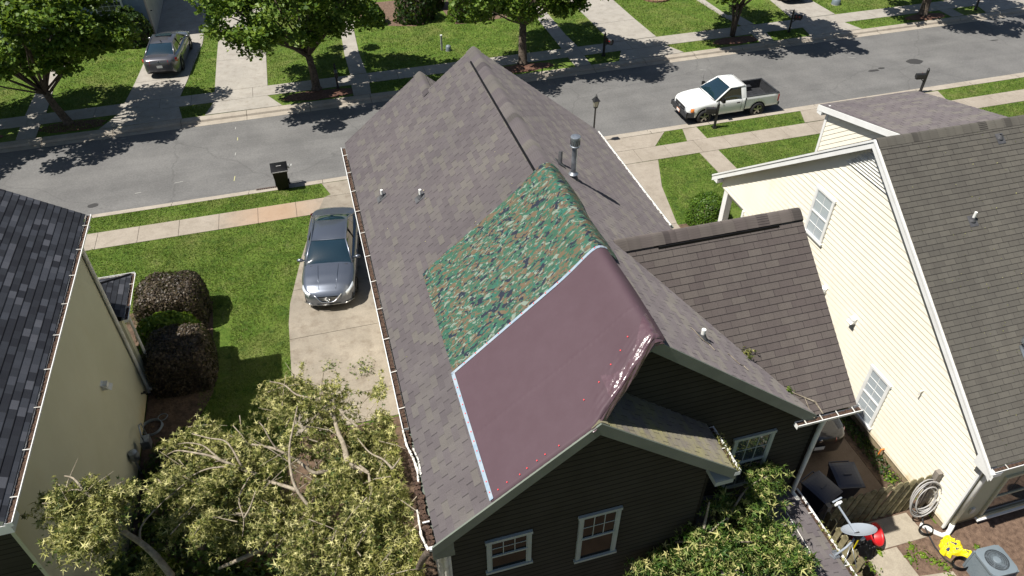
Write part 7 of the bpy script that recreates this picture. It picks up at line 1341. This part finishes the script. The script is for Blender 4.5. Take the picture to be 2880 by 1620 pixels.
CL_B = [ (6.87,7.05,3.72),(6.55,6.92,3.87),(6.57,6.82,3.94),(6.74,6.89,3.80),(6.89,6.87,3.87),(6.50,6.86,3.70),(6.45,6.61,4.13),(6.84,6.91,3.63),(6.78,6.69,3.98),(6.95,6.73,3.73),(5.79,7.22,3.24),(6.40,6.77,3.81),(6.62,6.78,3.62),(6.56,6.53,4.07),(6.62,6.51,3.95),(6.76,6.38,4.10),(7.02,6.61,3.74),(7.22,6.57,3.73),(7.04,6.35,4.16),(5.62,6.90,3.57),(5.73,6.84,3.63),(6.30,6.67,3.73),(6.25,6.52,3.97),(6.52,6.61,3.71),(6.64,6.60,3.70),(6.61,6.41,4.03),(6.77,6.41,3.98),(6.84,6.36,3.96),(6.94,6.23,4.04),(7.15,6.36,3.80),(7.21,6.29,3.88),(5.09,7.26,3.16),(5.11,6.95,3.49),(5.23,6.98,3.40),(5.37,7.02,3.32),(5.52,7.01,3.33),(5.50,6.80,3.62),(5.73,6.87,3.51),(5.51,6.50,4.12),(5.70,6.44,4.05),(6.06,6.56,3.74),(6.13,6.48,3.81),(6.12,6.29,4.16),(6.24,6.35,4.07),(6.62,6.50,3.68),(6.44,6.21,4.14),(6.64,6.27,4.01),(6.64,6.08,4.20),(6.97,6.19,3.90),(7.03,6.20,3.84),(7.01,6.01,4.18),(7.11,5.95,4.18),(7.24,6.01,4.13),(4.87,6.91,3.61),(5.03,6.85,3.60),(5.24,7.00,3.28),(5.21,6.79,3.57),(5.52,6.91,3.13),(5.53,6.81,3.44),(5.64,6.74,3.41),(5.51,6.35,4.07),(5.79,6.50,3.83),(5.93,6.47,3.77),(5.86,6.30,4.11),(5.96,6.24,4.18),(6.15,6.30,3.97),(6.48,6.41,3.61),(6.39,6.28,3.92),(6.57,6.26,3.72),(6.70,6.29,3.67),(6.85,6.26,3.71),(6.90,6.10,3.82),(6.87,5.97,4.15),(7.05,6.01,4.05),(7.37,6.19,3.61),(5.02,6.76,3.50),(5.18,6.77,3.41),(5.21,6.63,3.68),(5.41,6.77,3.27),(5.47,6.58,3.55),(5.48,6.51,3.59),(5.62,6.44,3.76),(5.54,6.23,4.17),(5.81,6.34,3.71),(5.83,6.18,3.99),(6.02,6.29,3.86),(5.94,6.01,4.18),(6.33,6.19,3.70),(6.45,6.29,3.60),(6.50,6.17,3.72),(6.65,6.12,3.76),(6.62,5.93,4.13),(6.90,6.07,3.69),(7.01,5.99,3.72),(7.02,5.91,3.88),(7.22,5.92,3.79),(7.27,5.84,3.88),(5.08,6.61,3.42),(5.35,6.73,3.11),(5.39,6.68,3.15),(5.41,6.43,3.56),(5.46,6.45,3.62),(5.47,6.23,3.91),(5.54,6.13,4.06),(5.59,6.08,4.02),(5.70,6.03,4.13),(5.79,5.97,4.15),(6.01,6.00,4.08),(6.27,6.12,3.64),(6.18,5.92,4.09),(6.49,6.09,3.73),(6.49,5.87,3.94),(6.45,5.79,4.12),(6.77,5.94,3.77),(6.90,5.92,3.70),(7.03,5.89,3.66),(7.16,5.80,3.75),(7.12,5.71,4.02),(7.33,5.67,3.90),(4.69,6.68,3.25),(4.89,6.64,3.21),(4.94,6.66,3.18),(4.95,6.42,3.59),(5.06,6.39,3.59),(5.16,6.39,3.59),(5.44,6.50,3.15),(5.47,6.42,3.38),(5.42,6.16,3.87),(5.51,6.00,3.98),(5.70,6.14,3.69),(5.76,6.07,3.76),(5.92,6.07,3.67),(5.86,5.88,4.14),(6.25,6.06,3.64),(6.20,5.85,4.03),(6.34,5.85,3.89),(6.39,5.81,3.99),(6.59,5.87,3.76),(6.61,5.71,3.94),(6.94,5.84,3.60),(6.82,5.59,4.05),(6.84,5.51,4.17),(7.17,5.71,3.80),(7.34,5.74,3.65),(7.47,5.71,3.60),(4.61,6.47,3.54),(4.66,6.40,3.49),(4.76,6.30,3.69),(4.99,6.45,3.22),(5.17,6.53,3.12),(5.23,6.33,3.44),(5.24,6.24,3.57),(5.40,6.22,3.55),(5.29,6.00,4.02),(5.44,5.88,4.02),(5.58,5.87,3.94),(5.68,5.93,3.86),(5.94,6.00,3.64),(5.84,5.82,4.04),(6.10,5.85,3.79),(6.17,5.77,3.90),(6.22,5.72,3.87),(6.40,5.75,3.87),(6.41,5.62,4.05),(6.52,5.59,4.00),(6.79,5.70,3.64),(6.90,5.65,3.67),(6.78,5.45,4.17),(7.06,5.49,3.98),(7.25,5.52,3.79),(7.42,5.61,3.63),(7.09,7.50,4.67),(7.43,7.81,4.17),(7.47,7.65,4.33),(7.57,7.58,4.39),(7.16,7.57,4.38),(7.30,7.50,4.40),(7.33,7.45,4.43),(7.38,7.40,4.55),(7.73,7.53,4.22),(7.34,7.60,4.11),(7.30,7.30,4.40),(7.36,7.25,4.49),(7.54,7.32,4.28),(7.50,7.21,4.57),(7.40,7.41,4.17),(7.31,7.24,4.41),(7.39,7.17,4.38),(7.44,7.03,4.61),(7.69,7.17,4.25),(7.12,7.08,4.52),(7.41,7.29,4.13),(7.36,7.01,4.51),(7.53,7.12,4.23),(7.35,7.13,4.15),(7.48,7.15,4.11),(7.37,6.85,4.53),(7.04,6.78,4.59),(7.29,6.87,4.38),(7.36,6.83,4.41),(7.07,6.75,4.40),(7.28,6.82,4.19),(6.76,6.60,4.37),(6.64,6.43,4.68),(6.75,6.45,4.52),(6.12,6.75,4.51),(6.23,6.73,4.48),(5.97,6.67,4.55),(6.16,6.74,4.38),(6.13,6.63,4.54) ]
FT = thing('fallen_tree', (-.8, 9.0, 0), 'broken pale-leaved tree lying between the left house and the middle house', 'tree')
mb = MB(); mb.tube([(-.80, 9.05, -.05), (-.78, 9.0, 1.6), (-.72, 9.05, 2.7), (-.78, 9.2, 3.7), (-.80, 9.28, 3.85)], [.24, .2, .17, .13, .11], 'bark', 12)
def smooth_path(P, n=4):
    P = [Vector(p) for p in P]; out = []
    for i in range(len(P)-1):
        p0, p1, p2, p3 = P[max(i-1, 0)], P[i], P[i+1], P[min(i+2, len(P)-1)]
        for k in range(n):
            t = k/n; out.append(.5*((2*p1)+(p2-p0)*t+(2*p0-5*p1+4*p2-p3)*t*t+(3*p1-p0-3*p2+p3)*t**3))
    return out+[P[-1]]
mb.build('trunk', FT, world=True, smooth=True)
for m, r0, r1, P in BR:
    q = smooth_path([(p[0], p[1]-.10, p[2]+.16) if p[2] > 3.5 else p for p in P]); mb = MB(); mb.tube(q, [r0+(r1-r0)*i/(len(q)-1) for i in range(len(q))], m, 7); mb.build('branch', FT, world=True, smooth=True)
mb = MB(); rg = random.Random(3)
for k in range(16):
    a = rg.uniform(0, 6.28); mb.tube([(-.82+.05*math.cos(a), 9.3, 3.86+.05*math.sin(a)), (-.80+.09*math.cos(a), 9.14+rg.uniform(-.1, .08), 3.80+.09*math.sin(a))], [.022, .004], 'splinter', 4)
mb.build('torn_end', FT, world=True)
# twigs through the foliage
mb = MB()
for i, c in enumerate(CL_A):
    if i % 5: continue
    c = Vector(c); d = Vector((rg.uniform(-1, 1), rg.uniform(-1, 1), rg.uniform(-.3, .5))).normalized()*rg.uniform(.3, .6); mb.tube([c-d, c+Vector((0, 0, .06)), c+d], [.012, .008, .004], 'barklight', 4)
tw_ = mb.build('twigs', FT, world=True); tw_['kind'] = 'stuff'
def sprays(K, per, rad, seed, sq=.55, root=(-.8, 9.3, 3.9), keep=1.):
    """leaves strung along drooping twigs that fan out from the root"""
    rg = np.random.default_rng(seed); P = []; rt = np.array(root)
    for k in K:
        k = np.array(k)
        if rg.uniform() > keep: continue
        for _ in range(5):
            d = (k-rt); d[2] *= .3; d /= np.linalg.norm(d)+1e-6; d = d*.8+rg.normal(size=3)*.55; d[2] = -abs(d[2])*.8; d /= np.linalg.norm(d)
            m = max(3, int(per/5*rg.uniform(.5, 1.5))); t = np.linspace(-.5, 1, m)[:, None]; st = k+rg.normal(size=3)*rad*np.array([.55, .55, .35])
            q = st+d*t*rad*1.5; q[:, 2:] -= (t+.5)**2*rad*.25; P.append(q+rg.normal(size=(m, 3))*.032)
    return np.concatenate(P)
from mathutils import noise as NZ
CL_A = [c for c in CL_A if NZ.noise((c[0]*1.0, c[1]*1.0, 3.3))*.6+NZ.noise((c[0]*2.6, c[1]*2.6, 7.1))*.7 > -.12]
CL_A = [(c[0], c[1], c[2]+(.5 if c[2] < 5.2 else .12)*NZ.noise((c[0]*1.5, c[1]*1.5, 8.))) for c in CL_A]
P = sprays(CL_A, 84, .21, 5); P = P[(P[:, 0] < .36) & ((P[:, 0] > -6.42) | (P[:, 2] > 6.6)) & ((P[:, 0] > -5.98) | (P[:, 2] < 5.9))]
leaf_cloud('foliage', P-np.array(FT['_o']), .074, 'leaf_fallen', 6, parent=FT, star=True, up=.35, var=.45)
P2 = sprays(CL_A, 16, .28, 15, keep=.5); P2[:, 2] -= .25; P2 = P2[(P2[:, 0] < .36) & (P2[:, 0] > -6.42)]
leaf_cloud('inner_foliage', P2-np.array(FT['_o']), .062, 'leaf_fallen2', 16, parent=FT, star=True, up=.2, var=.4)
FB = thing('fallen_limb', (6.2, 6.2, 3.6), 'leafy broken limb resting against the back wall and the low porch roof', 'branch')
mb = MB()
for P, r_ in (([(5.58, 6.17, 3.2), (5.66, 6.35, 3.80), (5.71, 6.49, 4.20), (5.81, 6.63, 4.40), (5.84, 6.70, 4.75)], .05), ([(5.66, 6.35, 3.80), (5.86, 6.45, 4.10), (6.2, 6.51, 4.35)], .03), ([(5.30, 6.68, 3.6), (5.54, 6.57, 3.70), (5.63, 6.40, 3.80)], .025), ([(5.86, 6.27, 4.0), (6.03, 6.19, 4.10), (6.3, 6.10, 4.10), (6.9, 6.0, 4.0)], .028), ([(6.2, 6.5, 4.3), (6.8, 6.9, 4.5), (7.3, 7.0, 4.6)], .03)):
    q = smooth_path(P); mb.tube(q, [r_*(1-.7*i/(len(q)-1)) for i in range(len(q))], 'barklight', 7)
mb.build('branches', FB, world=True, smooth=True)
CL_B = [c for c in CL_B if NZ.noise((c[0]*2.2, c[1]*2.2, 4.1)) > -.15]
P = sprays(CL_B, 50, .22, 25, root=(5.7, 6.4, 3.8), keep=.85); P = P[(P[:, 1] < 7.40) & ~((P[:, 0] < 5.78) & (P[:, 1] > 6.72))]
leaf_cloud('foliage', P-np.array(FB['_o']), .108, 'leaf_fallen2', 26, parent=FB, star=True, up=.3, var=.5)
# windblown bits on the roofs
t = thing('leaf_clump', (6.97, 8.25, wz(8.25)), 'dry leaf clump lying on the brown side wing roof', 'leaves'); rg_ = np.random.default_rng(8); P = rg_.normal(size=(70, 3))*np.array([.10, .10, .05]); P[:, 2] = np.abs(P[:, 2])
leaf_cloud('leaves', P, .06, 'leaf_fallen', 9, parent=t, star=True); mb = MB(); mb.tube([(-.28, .12, .02), (-.1, .05, .05), (.05, 0, .03)], [.006, .008, .005], 'barklight', 5); mb.build('stem', t)
t = thing('twig', (7.9, 7.4, wz(7.4)), 'broken twig with a few leaves lying above the side wing gutter', 'twig'); mb = MB()
def wp(x, y, h=.03): return (x-7.9, y-7.4, wz(y)-wz(7.4)+h)
mb.tube([wp(7.58, 7.62), wp(7.76, 7.50), wp(8.11, 7.32), wp(8.20, 7.13)], [.010, .014, .017, .012], 'barklight', 6); mb.tube([wp(7.92, 7.42), wp(7.95, 7.22), wp(8.0, 7.1)], .007, 'barklight', 5); mb.build('stem', t)
P = np.array([wp(7.66, 7.56, .05)])+rg_.normal(size=(36, 3))*np.array([.07, .05, .03]); leaf_cloud('leaves', P, .045, 'leaf_lime', 10, parent=t, star=True)
for i, (x, y, ln, a, lab) in enumerate(((5.9, 7.75, .5, 2.2, 'thin twig loop near the small white vent pipe'), (6.6, 7.6, .4, 2.5, 'thin bare twig on the right slope above the gable edge'))):
    mb = MB(); z0 = zR(x)+.02; P = [(x+ln*t_*math.cos(a), y+ln*t_*math.sin(a)+.05*math.sin(t_*9), zR(x+ln*t_*math.cos(a))+.02) for t_ in np.linspace(0, 1, 7)]; mb.tube(P, .007, 'barklight', 4); tag(mb.build('twig', None), lab, 'twig')
rg_ = np.random.default_rng(91); a_ = rg_.uniform(0, 1, (260, 2)); xx = 13.5+a_[:, 0]*7.5; yq = 6.8+a_[:, 1]*6.2
o = leaf_cloud('leaf_specks', np.stack([xx, yq, RZ-s2*(RY-yq)+.02], 1), .025, 'leaf_fallen', 92, origin=(17, 10, 5)); tag(o, 'pale leaf specks scattered over the grey-brown roof', 'leaves', kind='stuff')
xx = .8+a_[:90, 0]*3.2; yq = 10+a_[:90, 1]*8.5; o = leaf_cloud('leaf_specks', np.stack([xx, yq, z_of(xx)+.02], 1), .02, 'leaf_fallen', 93, origin=(2, 12, 7)); tag(o, 'tiny leaf specks scattered over the left slope of the middle roof', 'leaves', kind='stuff')
# fallen leaves caught along gutters and on the drive
rg_ = np.random.default_rng(31)
P = np.concatenate([np.stack([rg_.uniform(8.6, 8.78, 120), rg_.uniform(4.6, 6.6, 120), rg_.uniform(2.93, 3.02, 120)], 1), np.stack([rg_.uniform(5.95, 6.12, 90), rg_.uniform(6.4, 7.3, 90), rg_.uniform(6.02, 6.1, 90)], 1)])
o = leaf_cloud('fallen_leaves', P, .05, 'leaf_fallen', 32, origin=(7, 6, 3), star=True); tag(o, 'dry yellow leaves caught along the two short gutters', 'leaves', kind='stuff')
P = np.concatenate([np.stack([rg_.uniform(-2.2, .3, 70), rg_.uniform(13.5, 17.5, 70), np.full(70, .05)], 1), np.stack([rg_.uniform(-4.5, -2.5, 90), rg_.uniform(12, 16.5, 90), np.full(90, .05)], 1)])
o = leaf_cloud('fallen_leaves', P, .045, 'leaf_fallen', 33, origin=(-1, 15, 0), star=True); tag(o, 'scattered torn leaves on the driveway and the shaded lawn', 'leaves', kind='stuff')
for i, (x, y, s) in enumerate(((-1.1, 17.0, .20), (-.1, 16.6, .3))):
    P = np.array([x, y, .08])+rg_.normal(size=(int(60*s/.2), 3))*np.array([s*.6, s*.6, .05]); P[:, 2] = np.abs(P[:, 2])+.03
    o = leaf_cloud('leaf_clump', P, .06, 'leaf_fallen2', 40+i, origin=(x, y, 0), star=True); tag(o, ('small torn leaf clump in the middle of the near driveway', 'torn leaf clump on the driveway nearest the white gutter')[i], 'leaves')
